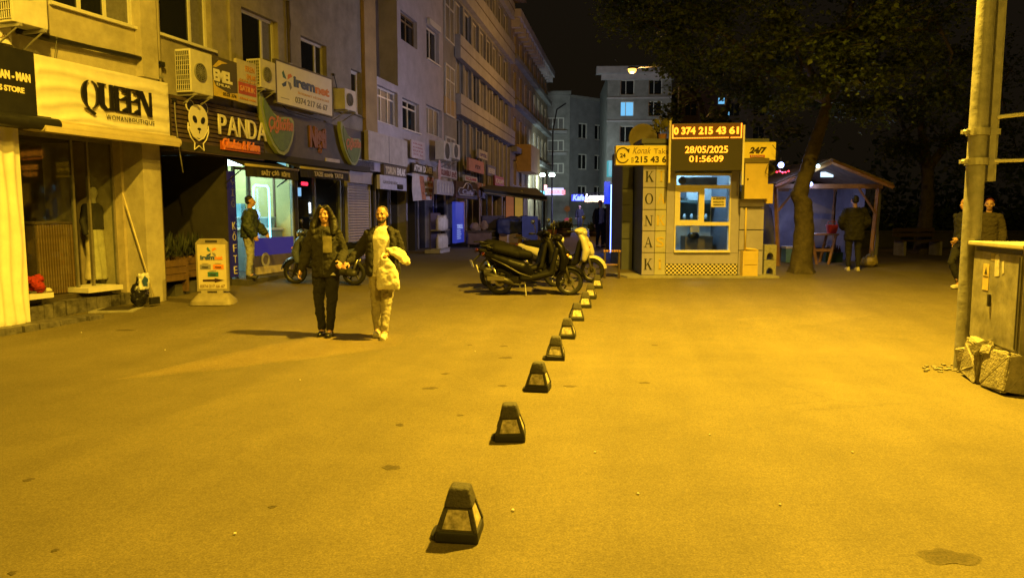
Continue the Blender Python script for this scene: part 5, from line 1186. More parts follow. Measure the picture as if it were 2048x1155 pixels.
# sheaf of plants on roof
o = thing('potted_plant', 'small leafy plant on the kiosk roof by the display', 'plant', (AT(1322, 428, DK + .2).x, DK + .2, gk + KH + .08)); random.seed(9); m = MB()
MB().lathe([(.0, 0), (.08, 0), (.1, .12), (.09, .12)], (0, 0, 0), 12).build('pot', M('clay_pot', (.3, .14, .07), .8), o)
for q in range(140):
    b = Vector((random.uniform(-.05, .05), random.uniform(-.05, .05), .1)); t = b + Vector((random.uniform(-.22, .22), random.uniform(-.2, .2), random.uniform(.08, .4))); sd = Vector((random.uniform(-1, 1), random.uniform(-1, 1), random.uniform(-.5, .5))).normalized() * .022
    m.add([b.lerp(t, .6), b.lerp(t, .8) + sd, t, b.lerp(t, .8) - sd], [(0, 1, 2, 3)])
tag(m.build('leaves', M('yellow_green_leaves', (.2, .19, .03), .6), o), kind='stuff')
o = thing('cable', 'thin dark cables looping from the 24/7 sign to the wall', 'cable', AT(1530, 290, DK - .3))
m = MB(); z0 = Vector(o.location); P_ = lambda px, py: AT(px, py, DK - .3) - z0
m.tube([P_(1545, 290), P_(1556, 305), P_(1552, 320), P_(1535, 330), P_(1530, 345), P_(1540, 352), P_(1550, 345), P_(1548, 330)], .007, 5); m.build('wire', black_metal, o)
o = thing('speaker_horn', 'dark round loudspeaker horn beside the kiosk wall', 'loudspeaker', AT(1539, 340, DK - .1)); MB().lathe([(.0, .1), (.04, .1), (.06, .0), (.11, -.06), (.115, -.06), (.07, .02)], (0, 0, 0), 18, 'y').build('horn', black_metal, o, True); MB().tube([(0, .05, 0), (-.1, .1, -.03)], .012, 6).build('arm', black_metal, o)
# blue lit shop panel behind the kiosk
dB = 23.5
P0 = AT(1221, 428, dB)
o = thing('led_door_frame', 'dark door panel edged with a bright blue LED strip left of the kiosk', 'door panel', (P0.x, dB, G(dB)))
H = AT(1024, 369, dB).z - G(dB); W = 24 / FPX * dB
MB().box(.05, 1.6, 0, 1.5, 0, H).build('panel', M('near_black_panel', (.01, .01, .014), .5), o)
MB().box(0, .05, -.02, .03, 0.02, H).build('led_strip', emis('blue_led_strip', (.16, .28, 1.), 7), o); MB().box(.06, 1.2, -.025, .0, H - .05, H + .0).build('warm_strip', emis('warm_led_strip', (1., .6, .3), 1.2), o)
MB().box(-.2, -.01, .1, .14, H * .72, H + .1).build('blue_sheet', M('blue_sheet', (.02, .06, .4), .5, emit=(.02, .06, .9), es=.12), o)
lamp('led_light', 'POINT', (P0.x - .25, dB - .4, G(dB) + 1.2), 22, (.12, .2, 1.), .2)
MB().box(-.1, .55, -.03, .3, H + .25, H + .75, .02).build('round_sign_box', emis('cyan_sign', (.1, .7, .8), .5), o)
# added lamp, unseen behind the kiosk, to wash the pale facades opposite
o = thing('wall_lamp', 'white shop floodlight mounted behind the kiosk', 'lamp', (4.3, 21.5, 3.35)); MB().box(-.15, .15, -.05, .1, -.1, .1, .02).build('housing', black_metal, o); MB().box(-.16, -.151, -.04, .09, -.08, .08).build('lens', emis('cool_white_lens', (.7, .68, 1.), 6), o); MB().tube([(.0, 0, -.1), (.0, 0, -2.95)], .03, 8).build('post', black_metal, o)
lamp('flood_light', 'SPOT', (4.12, 21.5, 3.35), 850, (.74, .68, 1.), .12, (-3.2, 25, 5.0), 130, .8)
# low ramp bits: slatted stool and board
c = GP(1215, 545)
o = thing('slatted_stool', 'low orange slatted wooden stool by the white scooter', 'stool', AT(1205, 521, 16.2), R(-6)); o.location.z = G(16.2)
hs = AT(1024, 500, 16.2).z - G(16.2)
for k in range(7): MB().box(.02 + k * .055, .06 + k * .055, -.16, .2, hs - .03, hs, .004).build('slat', M('orange_slat_wood', (.5, .26, .1), .6, ns=9, na=.3), o)
for x, y in ((.05, -.13), (.36, -.13), (.05, .16), (.36, .16)): MB().box(x - .02, x + .02, y - .02, y + .02, 0, hs - .031).build('leg', dark_wood, o)
MB().box(-.05, .36, -.1, .14, hs * .45, hs * .45 + .025).build('lower_board', light_wood, o)
# ================================================================== market booth
dT = 18.4
bo = AT(1548, 428, dT)
T = thing('market_booth', 'small wooden booth with pitched roof and bluish plastic sheet walls', 'booth', (bo.x, dT, G(dT)))
tx = lambda px, d=dT: (px - 1024) / FPX * d - bo.x
tz = lambda py, d=dT: AT(1024, py, d).z - G(dT)
bw_ = tx(1750); hT = tz(372)
orange_wood = M('orange_brown_timber', (.32, .17, .075), .6, ns=9, na=.35, bs=50, ba=.2)
for x0, x1, y in ((.02, .16, 0), (bw_, bw_ - .12, 0), (.1, .1, 2.4), (bw_ - .05, bw_ - .05, 2.4)):
    MB().tube([(x1, y, -.15), (x0, y, hT)], .055, 4).build('post', orange_wood, T)
for y in (0, 2.4): MB().box(-.1, bw_ + .1, y - .04, y + .04, hT - .06, hT + .05).build('beam', orange_wood, T)
MB().tube([(.06, -.02, hT - .65), (.55, -.02, hT - .03)], .03, 4).build('brace', orange_wood, T); MB().tube([(bw_ - .06, -.02, hT - .65), (bw_ - .5, -.02, hT - .03)], .03, 4).build('brace', orange_wood, T)
pkx = tx(1640); pkz = tz(322)
sheet = M('bluish_plastic_sheet', (.22, .22, .3), .45, ns=3, na=.3, bs=8, ba=.5)
roofm = M('grey_brown_roof_board', (.16, .12, .08), .8, ns=8, na=.4)
for sg, ex in ((-1, -.15), (1, bw_ + .14)):
    n = 9
    for k in range(n):
        y0 = -.45 + k * .36
        a = Vector((pkx, 0, pkz)); b = Vector((ex, 0, hT + .02)); th = Vector((0, 0, .03))
        m = MB(); m.add([(a.x, y0, a.z), (b.x, y0, b.z), (b.x, y0 + .34, b.z), (a.x, y0 + .34, a.z), (a.x, y0, a.z + .035), (b.x, y0, b.z + .035), (b.x, y0 + .34, b.z + .035), (a.x, y0 + .34, a.z + .035)], [(3, 2, 1, 0), (4, 5, 6, 7), (0, 1, 5, 4), (1, 2, 6, 5), (2, 3, 7, 6), (3, 0, 4, 7)]); m.build('roof_board', roofm, T)
    MB().tube([(pkx, -.47, pkz - .06), (ex, -.47, hT - .04)], .05, 4).build('barge_board', orange_wood, T)
def sheet_wall(p, q, z0, z1, name='plastic_wall', seed=1, nx=22, nz=12):
    random.seed(seed); p, q = Vector(p), Vector(q); nrm = Vector((-(q - p).y, (q - p).x, 0)).normalized(); vs = []
    for j in range(nz + 1):
        for i in range(nx + 1):
            u, v = i / nx, j / nz
            d = .04 * math.sin(9 * u + 3 * v + seed) + .03 * math.sin(17 * u - 5 * v) + .05 * (1 - v) * math.sin(6 * u + seed) + random.uniform(-.008, .008)
            c_ = p.lerp(q, u) + nrm * d; vs.append((c_.x, c_.y, z0 + (z1 - z0) * v))
    MB().add(vs, [(j * (nx + 1) + i, j * (nx + 1) + i + 1, (j + 1) * (nx + 1) + i + 1, (j + 1) * (nx + 1) + i) for j in range(nz) for i in range(nx)]).build(name, sheet, T, True)
sheet_wall((.05, 2.35, 0), (bw_, 2.35, 0), .35, hT, seed=2)
sheet_wall((-.02, .1, 0), (.02, 2.35, 0), .4, hT, seed=5)
sheet_wall((bw_ + .05, .05, 0), (bw_ + .3, .6, 0), -.02, hT, seed=7, nx=12)
sheet_wall((bw_ + .02, .7, 0), (bw_ + .02, 2.3, 0), .0, hT, seed=8, nx=12)
# booth lights
for k, (px, py, dd, col, r, lab, pw) in enumerate(((1562, 330, 17.9, (.35, .45, 1.), .07, 'bright blue white bulb left of the tree trunk by the kiosk', 8), (1621, 368, 18.2, (.3, .4, 1.), .055, 'blue bulb under the booth roof right of the tree trunk', 11), (1636, 332, 17.9, (.6, .9, 1.), .045, 'small white bulb at the peak of the booth roof', 4))):
    p = AT(px, py, dd); o = thing('bulb', lab, 'bulb', p, 0, 'bulbs at the booth')
    MB().ell((0, 0, 0), r).build('glass_bulb', emis('bulb_%d' % k, col, (9, 8, 6)[k]), o, True); MB().tube([(0, .0, r * .8), (0, .02, r + .1)], .02, 8).build('socket', black_metal, o); MB().tube([(0, .02, r + .1), (.05, .2, r + .28)], .006, 5).build('wire', black_metal, o)
    lamp('bulb_light', 'POINT', p + Vector((0, -.12, -.1)), pw, col, .06)
lamp('booth_light', 'POINT', (bo.x + bw_ * .55, dT + 1.2, G(dT) + hT - .9), 13, (.6, .6, 1.), .15)
o = thing('lit_sign', 'small white lit sign inside the booth under the roof', 'sign', AT(1642, 354, 19.5)); MB().box(0, .32, 0, .04, 0, .13).build('face', emis('white_lit_sign', (.6, .8, 1.), 1.6), o); MB().box(-.02, .34, .041, .07, -.02, .15).build('backing', black_metal, o)
o = thing('red_light', 'cluster of small red LED lights beside the kiosk', 'light', AT(1562, 344, 17.8))
for k in range(5): MB().ell((-.1 + k * .07, 0, .02 * math.sin(k * 2)), .022).build('led', emis('red_led_dot', (1., .03, .06), 5), o, True)
MB().tube([(-.14, .02, 0), (.22, .02, 0)], .01, 6).build('strip', black_metal, o)
o = thing('led_pair', 'small pink and red light at the side of the electric cabinet', 'light', AT(1525, 338, 16.4)); MB().ell((0, 0, .06), .035).build('led', emis('pink_led', (1., .5, .7), 4), o, True); MB().ell((0, 0, -.05), .035).build('led', emis('red_led_dot', (1., .03, .06), 5), o, True); MB().box(-.03, .03, .03, .06, -.1, .1).build('holder', black_metal, o)
# table with red crate
o = thing('wooden_table', 'wooden trestle table inside the booth', 'table', (AT(1622, 428, 18.7).x, 18.7, G(18.7)))
hz = AT(1024, 467, 18.7).z - G(18.7); tw = 58 / FPX * 18.7
for k in range(4): MB().box(0, tw, k * .17, .16 + k * .17, hz - .04, hz, .004).build('plank', orange_wood, o)
for x, e in ((.06, .16), (tw - .06, -.16)):
    for y in (.05, .6): MB().tube([(x, y, hz - .04), (x + e, y, 0)], .04, 4).build('leg', orange_wood, o)
MB().box(.12, tw - .12, .03, .08, hz * .42, hz * .42 + .07).build('stretcher', orange_wood, o)
o = thing('red_basket', 'red plastic basket on the booth table', 'basket', (AT(1660, 428, 18.8).x, 18.85, G(18.7) + hz)); MB().loft([(.13, .1, 0, .1, .09, 4), (.13, .1, .2, .14, .12, 4), (.13, .1, .22, .15, .13, 4)]).build('tub', M('red_plastic', (.5, .03, .02), .4, ns=10, na=.2), o, 40); MB().tube([(.0, .1, .2), (.03, .1, .3), (.23, .1, .3), (.26, .1, .2)], .01, 6).build('handle', M('red_plastic', (.5, .03, .02), .4), o)
o = thing('sack', 'pale yellow sacks at the right foot of the booth', 'sack', (AT(1742, 428, 18.2).x, 18.2, G(18.2))); m = MB(); m.ell((0, 0, .12), (.22, .18, .14)); m.ell((.1, .1, .2), (.14, .14, .12)); organic('cloth', m, M('yellowish_sackcloth', (.3, .24, .09), .8, ns=10, na=.3), o, .02, 2, .05, .07); MB().tube([(.12, .1, .3), (.14, .1, .38)], .03, 8).build('tied_neck', M('yellowish_sackcloth', (.3, .24, .09), .8), o)

o = thing('cool_box', 'pale cool box on the ground inside the booth', 'box', (AT(1575, 428, 19.2).x, 19.2, G(19.2))); MB().box(0, .5, 0, .35, 0, .36, .02).build('body', M('teal_box', (.15, .3, .3), .5), o); MB().box(-.01, .51, -.01, .36, .362, .42, .015).build('lid', white_paint, o)
o = thing('bottle_crate', 'dark crate of bottles beside the booth table', 'crate', (AT(1655, 428, 19.3).x, 19.3, G(19.3))); MB().box(0, .45, 0, .32, 0, .26, .01).build('crate', M('dark_green_crate', (.03, .08, .04), .6), o)
for k in range(8): MB().lathe([(.0, 0), (.035, 0), (.035, .2), (.013, .27), (.013, .31), (.0, .31)], (.06 + .11 * (k % 4), .08 + .15 * (k // 4), .12), 8).build('bottle', M('brown_bottle', (.06, .03, .01), .2), o, True)
# ================================================================== trees
bark = M('dark_grey_bark', (.075, .06, .042), .9, ns=9, na=.45, bs=24, ba=.8)
leafm = [M('olive_leaves_%d' % k, c_, .55, ns=1.3, na=.4, spec=.3) for k, c_ in enumerate(((.075, .105, .028), (.06, .09, .024), (.09, .115, .034)))]
for lm in leafm:                                                        # thin leaves let part of the light through
    t_ = lm.node_tree; pb_ = t_.nodes['Principled BSDF']; tl = t_.nodes.new('ShaderNodeBsdfTranslucent'); mx_ = t_.nodes.new('ShaderNodeMixShader'); mx_.inputs[0].default_value = .4
    src = pb_.inputs['Base Color'].links[0].from_socket; t_.links.new(src, tl.inputs[0]); out_ = t_.nodes['Material Output']
    t_.links.new(pb_.outputs[0], mx_.inputs[1]); t_.links.new(tl.outputs[0], mx_.inputs[2]); t_.links.new(mx_.outputs[0], out_.inputs[0])
def tree(label, base, trunk, limbs, clumps, nleaf, lsize, seed, extra=(), spread=1.0):
    random.seed(seed)
    o = thing('plane_tree', label, 'tree', base)
    m = MB(); pts = [Vector(p) for p, r in trunk]; m.tube(pts, [r for p, r in trunk], 14)
    for k in range(5):
        a = k * 1.3; m.tube([(math.cos(a) * .1, math.sin(a) * .1, .35), (math.cos(a) * .22, math.sin(a) * .22, .05), (math.cos(a) * .36, math.sin(a) * .36, -.05)], [.11, .08, .03], 8)
    organic('trunk', m, bark, o, .04, 2, .05, .2)
    b = MB()
    for L in limbs: b.tube([p for p, r in L], [r for p, r in L], 8)
    lv = [MB() for _ in range(3)]
    for (c_, r_) in clumps:
        c_ = Vector(c_)
        near = min((Vector(p) for L in limbs for p, r in L), key=lambda p: (p - c_).length)
        mid = near.lerp(c_, .5) + Vector((random.uniform(-.2, .2), random.uniform(-.2, .2), .1)); b.tube([near, mid, c_], [.045, .03, .012], 6)
        sub = []
        for s_ in range(9):
            d = Vector((random.gauss(0, 1), random.gauss(0, 1), random.gauss(0, .7))).normalized(); e = c_ + Vector((d.x * r_, d.y * r_, d.z * r_ * .75)) * random.uniform(.5, 1)
            b.tube([c_, c_.lerp(e, .5) + Vector((0, 0, .06)), e], [.014, .009, .004], 4, caps=False); sub.append(e)
        for q in range(nleaf):
            e = random.choice(sub); t = random.uniform(.25, 1.05); p = c_.lerp(e, t) + Vector((random.gauss(0, .16), random.gauss(0, .16), random.gauss(0, .12))) * r_ * spread
            d = Vector((random.gauss(0, 1), random.gauss(0, 1), random.gauss(-.3, .6))).normalized(); sd = d.cross(Vector((random.gauss(0, .4), random.gauss(0, .4), 1))).normalized(); s_ = lsize * random.uniform(.6, 1.3)
            n_ = d.cross(sd) * s_ * .12
            lv[random.randrange(3)].add([p, p + d * s_ * .35 + sd * s_ * .42 + n_, p + d * s_, p + d * s_ * .35 - sd * s_ * .42 + n_], [(0, 1, 2), (0, 2, 3)])
    for x in extra: b.tube([p for p, r in x], [r for p, r in x], 7)
    b.build('limbs', bark, o, True)
    cr = None
    for k in range(3):
        me = bpy.data.meshes.new('foliage'); me.from_pydata(lv[k].v, [], lv[k].f); me.update(); cr = put('foliage', me, leafm[k], o); cr['kind'] = 'stuff'
    return o
b0 = Vector((6.66, 17.0, G(17)))
top = AT(1656, 205, 17.0) - b0
clA = []
random.seed(31)
def clump_px(px, py, d, r): 
    p = AT(px, py, d) - b0; return (p, r)
for px, py, d, r in [(1560, 60, 15.5, 1.1), (1650, 110, 15.2, 1.1), (1725, 160, 15.5, 1.0), (1600, 170, 16, .9), (1690, 60, 14.8, 1.1), (1760, 60, 15.2, 1.2), (1480, 100, 16, 1.2), (1420, 40, 16.5, 1.2), (1350, 90, 17, 1.1), (1290, 40, 17.2, 1.2), (1400, 130, 18, 1.1), (1820, 120, 16, 1.2), (1540, -40, 15.5, 1.3),
                      (1640, -50, 15, 1.4), (1760, -60, 15.5, 1.3), (1380, -60, 16, 1.3), (1860, 40, 16.5, 1.3), (1730, 215, 16.3, .8), (1500, 190, 17.5, .9), (1660, 190, 18.3, .9), (1890, 170, 17.5, 1.2), (1450, -120, 17, 1.4), (1250, 0, 18, 1.1), (1560, 120, 19, 1.2), (1780, 10, 18.5, 1.4), (1350, 10, 19, 1.3)]:
    clA.append(clump_px(px, py, d, r))
V = Vector
t1 = AT(1598, 390, 17) - b0
limbs = [[(t1 * .7 + top * .3, .12), (top * .75 + t1 * .25, .12), (top, .11), (AT(1655, 150, 16.6) - b0, .1), (AT(1690, 60, 16) - b0, .07), (AT(1720, -60, 15.8) - b0, .04)],
         [(top, .1), (AT(1590, 170, 17.0) - b0, .09), (AT(1520, 130, 17.2) - b0, .07), (AT(1440, 60, 17) - b0, .05), (AT(1330, 60, 17.2) - b0, .03)],
         [(top, .1), (AT(1720, 130, 16.5) - b0, .07), (AT(1800, 60, 16.4) - b0, .05), (AT(1880, 60, 16.8) - b0, .03)],
         [(top, .1), (AT(1600, 110, 16.4) - b0, .07), (AT(1560, 0, 16) - b0, .05), (AT(1450, -100, 16.6) - b0, .03)]]
tree('leaning tree with dark trunk between the kiosk and the booth', b0, [((0, 0, -.2), .3), ((0, 0, .3), .24), ((.04, 0, 1.0), .215), ((-.02, 0, 1.6), .2), (t1, .185), (t1 * .6 + top * .4, .16), (top, .12)], limbs, clA, 900, .105, 41)
b1 = Vector((AT(1850, 428, 23).x, 23.0, G(23)))
clB = []; random.seed(77)
for px, py, d, r in [(1850, 220, 22, 1.2), (1820, 290, 22.5, 1.0), (1890, 280, 22.5, 1.1), (1930, 200, 23, 1.3), (1990, 250, 23, 1.3), (1800, 200, 23.5, 1.2), (1850, 130, 23, 1.5), (1940, 110, 23, 1.5), (2020, 140, 23.5, 1.5), (1780, 300, 24, .9), (2040, 320, 24, 1.1), (1960, 330, 24, 1.0)]: clB.append((AT(px, py, d) - b1, r))
limbs = [[(V((0, 0, 2.6)), .16), (AT(1840, 240, 23) - b1, .1), (AT(1850, 120, 23) - b1, .06)], [(V((0, 0, 2.6)), .14), (AT(1930, 240, 23.2) - b1, .09), (AT(2000, 180, 23.4) - b1, .05)], [(V((0, 0, 2.5)), .1), (AT(1810, 260, 23.4) - b1, .06), (AT(1790, 220, 23.6) - b1, .04)]]
tree('dark tree behind the walkers at the right', b1, [((0, 0, -.2), .3), ((0, 0, .4), .22), ((.05, 0, 1.6), .19), ((0, 0, 2.7), .17)], limbs, clB, 420, .13, 43)
b2 = Vector((AT(1420, 428, 30).x, 30.0, G(30)))
clC = []
for px, py, d, r in [(1350, 225, 29, 1.2), (1380, 160, 29, 1.5), (1450, 170, 29.5, 1.6), (1520, 210, 30, 1.6), (1360, 130, 30, 1.5), (1420, 240, 30, 1.2), (1500, 120, 30, 1.6), (1570, 260, 31, 1.4), (1360, 90, 31, 1.5)]: clC.append((AT(px, py, d) - b2, r))
limbs = [[(V((0, 0, 3)), .16), (AT(1400, 200, 30) - b2, .1), (AT(1340, 140, 29.6) - b2, .06)], [(V((0, 0, 3)), .16), (AT(1460, 190, 30) - b2, .1), (AT(1520, 150, 30) - b2, .06)]]
tree('dark tree behind the kiosk roof', b2, [((0, 0, -.2), .3), ((0, 0, .4), .22), ((0, 0, 3.1), .17)], limbs, clC, 260, .19, 47)
# dark hedge and low wall behind the right side
random.seed(8)
o = thing('low_wall', 'dark low stone wall in the gloom behind the right tree', 'wall', (9.6, 27, G(27)))
MB().box(0, 26, 0, .4, 0, .55, .02).build('wall_body', M('dark_wall_stone', (.08, .075, .065), .9, ns=3, na=.4, bs=20, ba=.4), o); MB().box(-.03, 26, -.05, .45, .553, .62, .01).build('coping', M('dark_wall_stone', (.08, .075, .065), .9), o)
m = MB()
for q in range(9000):
    p = Vector((random.uniform(9.3, 34), random.gauss(29, .7), G(28) + abs(random.gauss(0, 1)) * 1.3 + .2)); d = Vector((random.gauss(0, 1), random.gauss(0, 1), random.gauss(.2, .8))).normalized(); sd = d.orthogonal().normalized(); s_ = .28 * random.uniform(.6, 1.3)
    m.add([p, p + d * s_ * .4 + sd * s_ * .4, p + d * s_, p + d * s_ * .4 - sd * s_ * .4], [(0, 1, 2, 3)])
me = bpy.data.meshes.new('hedge'); me.from_pydata(m.v, [], m.f); tag(put('hedge', me, leafm[1]), 'dark overgrown hedge behind the low wall at the right', 'hedge', kind='stuff')
o = thing('park_bench', 'faint bench in the dark right of the booth', 'bench', (AT(1850, 428, 22).x, 22, G(22)), R(10))
for k in range(3): MB().box(-.7, .7, k * .13, .11 + k * .13, .42, .46).build('slat', dark_wood, o)
for k in range(2): MB().box(-.7, .7, .42, .45, .55 + k * .15, .66 + k * .15).build('slat', dark_wood, o)
for x in (-.6, .6): MB().box(x - .04, x + .04, 0, .45, 0, .419).build('leg', concrete, o)

# ================================================================== pole, cabinet, rubble
pb = GP(1926, 738); pb.z = 0
o = thing('utility_pole', 'galvanised steel utility pole beside the grey street cabinet', 'pole', pb)
polem = M('worn_grey_pole_paint', (.26, .255, .26), .6, .15, ns=6, na=.4, bs=16, ba=.3)
MB().tube([(0, 0, -.1), (0, 0, 2.0), (.01, 0, 4.5), (.02, 0, 10)], [.093, .089, .084, .075], 20).build('shaft', polem, o, 40)
m = MB(); zc_ = AT(1024, 362, 7.7).z; m.box(.1, .165, -.05, .03, zc_, 9.5); m.build('channel', galv, o)
m = MB(); m.box(.165, .185, -.05, .03, zc_, 9.5); m.build('channel_flange', polem, o)
for z in (AT(1, 322, 7.7).z, AT(1, 262, 7.7).z):
    m = MB(); m.lathe([(.095, -.035), (.108, -.035), (.108, .035), (.095, .035)], (.005, 0, z), 20); m.box(.1, .2, -.06, -.05, z - .03, z + .03); m.box(-.16, -.1, -.03, .03, z - .02, z + .02); m.build('clamp', galv, o)
    MB().ell((-.15, -.03, z), .022).build('bolt', galv, o)
MB().tube([(.16, -.05, AT(1, 233, 7.7).z), (.9, -.5, AT(1, 226, 7.7).z + .02)], .022, 10).build('bracket_rail', galv, o, 40); MB().tube([(.16, -.05, AT(1, 321, 7.7).z), (.9, -.4, AT(1, 321, 7.7).z)], .02, 10).build('bracket_rail', galv, o, 40)
MB().ell((.62, -.3, AT(1, 326, 7.7).z), .012).build('red_indicator', emis('red_led_dot', (1., .03, .06), 5), o)
la = LAMP1 - pb
MB().tube([(.02, 0, 9.2), (la.x * .4, la.y * .4, 9.5), (la.x, la.y, la.z + .1)], .035, 10).build('lamp_arm', galv, o, True)
MB().loft([(la.x, la.y, la.z - .02, .2, .12), (la.x, la.y, la.z + .06, .24, .15), (la.x, la.y, la.z + .14, .14, .08)]).build('lamp_head', galv, o, 40)
o = thing('street_lamp', 'street lamp on a tall pole behind the camera', 'street lamp', (LAMP2.x + 1.2, LAMP2.y - .6, 0)); MB().tube([(0, 0, 0), (0, 0, 9.5), (-.5, .3, 9.8), (-1.2, .6, 9.72)], [.09, .07, .04, .04], 12).build('pole', galv, o, True); MB().loft([(-1.2, .6, 9.58, .2, .12), (-1.2, .6, 9.66, .24, .15), (-1.2, .6, 9.74, .14, .08)]).build('lamp_head', galv, o, 40)
o = thing('street_lamp', 'street lamp above the left side of the street near the camera', 'street lamp', (LAMP4.x - 5.4, LAMP4.y + .5, 0)); MB().tube([(0, 0, 0), (0, 0, 8.6), (1.5, -.2, 9.0), (5.4, -.5, 8.92)], [.09, .07, .05, .04], 12).build('pole', galv, o, True); MB().loft([(5.4, -.5, 8.78, .2, .12), (5.4, -.5, 8.86, .24, .15), (5.4, -.5, 8.94, .14, .08)]).build('lamp_head', galv, o, 40)
o = thing('street_lamp', 'glowing orange street lamp high behind the kiosk', 'street lamp', (LAMP3.x + 2.2, LAMP3.y, G(35)))
hz3 = LAMP3.z - G(35); MB().tube([(0, 0, 0), (0, 0, hz3 - .2), (-.6, 0, hz3 + .2), (-2.2, 0, hz3 + .12)], [.08, .06, .04, .035], 10).build('pole', black_metal, o, True); MB().ell((-2.2, 0, hz3 + .0), (.19, .16, .15)).build('lamp_glow', emis('sodium_lamp_glass', (1., .45, .06), 5), o, True); MB().loft([(-2.2, 0, hz3 + .06, .26, .16), (-2.2, 0, hz3 + .16, .16, .1)]).build('lamp_head', black_metal, o)
# street cabinet
c0 = GP(2034, 792); c1 = GP(1932, 742)
d = (c1 - c0); ang = math.atan2(d.y, d.x); Lc = d.length * .97
o = thing('street_cabinet', 'dark grey stickered electricity cabinet at the right edge', 'cabinet', (c0.x, c0.y, 0), ang)
cabm = M('grimy_grey_cabinet_paint', (.25, .235, .2), .6, .1, ns=3.5, na=.6, bs=14, ba=.15)
zb_ = .34; zt_ = 1.33; cd = .62
MB().box(0.02, Lc, -cd, 0.0, zb_, zt_, .008).build('body', cabm, o)
MB().box(-.03, Lc + .05, -cd - .05, .05, zt_ + .002, zt_ + .045, .01).build('roof', M('pale_cabinet_roof', (.42, .38, .3), .6, ns=5, na=.3), o)
dr = MB().box(.06, Lc - .04, .004, .02, zb_ + .06, zt_ - .05, .005).build('door', cabm, o)
MB().box(Lc * .55, Lc * .58, .022, .045, .75, .87, .004).build('handle', black_metal, dr); MB().box(.058, .075, .021, .026, zb_ + .08, zt_ - .07).build('hinge', black_metal, dr)
st = M('yellowed_warning_label', (.55, .42, .16), .6, ns=14, na=.25); st2 = M('torn_paper', (.5, .47, .4), .8, ns=20, na=.4)
MB().box(Lc * .62, Lc * .74, .021, .024, .9, 1.16).build('warning_label', st, o)
MB().poly([(Lc * .65, 1.06), (Lc * .71, 1.06), (Lc * .68, 1.13)], .0245, .026).build('warning_triangle', M('dark_print', (.04, .035, .03), .6), o); MB().box(Lc * .63, Lc * .73, .0245, .026, 1.03, 1.04).build('rule', M('dark_print', (.04, .035, .03), .6), o)
MB().poly([(Lc * .42, 1.06), (Lc * .51, 1.05), (Lc * .52, 1.25), (Lc * .46, 1.27), (Lc * .43, 1.24)], .021, .023).build('torn_paper', st2, o); MB().poly([(Lc * .33, 1.1), (Lc * .37, 1.08), (Lc * .38, 1.2), (Lc * .34, 1.21)], .021, .023).build('torn_paper', st2, o)
MB().box(Lc * .52, Lc * .6, .021, .0225, 1.2, 1.27).build('torn_paper', M('faded_sticker', (.3, .25, .13), .8), o)
MB().box(.07, Lc - .06, .001, .006, zt_ - .04, zt_ - .006).build('lintel_gap', black_metal, o)
random.seed(14)
def rock(name, parent, c, dims, rot, seed, mat):
    bm = bmesh.new(); random.seed(seed); bmesh.ops.create_icosphere(bm, subdivisions=1, radius=.5)
    pts = [Vector((random.uniform(-.5, .5), random.uniform(-.5, .5), random.uniform(-.5, .5))) for _ in range(16)] + [Vector((a, b, c_)) * .46 for a in (-1, 1) for b in (-1, 1) for c_ in (-1, 1)]
    bm.clear()
    for p in pts: bm.verts.new((p.x * dims[0], p.y * dims[1], p.z * dims[2]))
    bmesh.ops.convex_hull(bm, input=bm.verts[:]); 
    for v in [v for v in bm.verts if not v.link_faces]: bm.verts.remove(v)
    bmesh.ops.bevel(bm, geom=bm.edges[:], offset=min(dims) * .05, segments=2, affect='EDGES')
    bmesh.ops.subdivide_edges(bm, edges=bm.edges[:], cuts=1)
    for v in bm.verts: v.co += Vector((random.gauss(0, 1), random.gauss(0, 1), random.gauss(0, 1))) * min(dims) * .014
    me = bpy.data.meshes.new(name); bm.to_mesh(me); bm.free()
    return put(name, me, mat, parent, False, c, rot)
rub = M('broken_concrete_base', (.26, .235, .185), .95, ns=7, na=.45, bs=40, ba=.8)
base = thing('rubble_footing', 'cracked concrete footing in broken chunks under the street cabinet', 'rubble', (c0.x, c0.y, 0), ang)
MB().box(.05, Lc - .03, -.56, -.12, 0, .33).build('core', M('dark_rubble_core', (.05, .045, .04), .95, ns=8, na=.4), base)
for i, (cx, cy_, dm, rt) in enumerate((((.2), -.02, (.46, .34, .40), (.12, .04, .1)), ((.66), .0, (.5, .3, .42), (.1, -.1, -.08)), ((.98), -.02, (.24, .26, .3), (-.1, .12, .2)), ((.02), -.5, (.4, .4, .42), (0, .1, .2)), ((.36), .08, (.16, .14, .1), (.4, .1, .2)), ((.5), .1, (.2, .14, .12), (.1, .5, .9)))):
    rock('chunk', base, (cx, cy_, dm[2] * .46 + (.3 if dm[2] < .2 else 0)), dm, rt, 50 + i, rub)
o = thing('rubble_heap', 'small heap of broken stones at the foot of the pole', 'rubble', GP(1885, 742))
for i in range(24): rock('stone', o, (random.gauss(.04, .17), random.gauss(.05, .16), .006), (random.uniform(.02, .06), random.uniform(.02, .06), random.uniform(.012, .03)), (0, 0, random.random() * 3), 90 + i, rub)
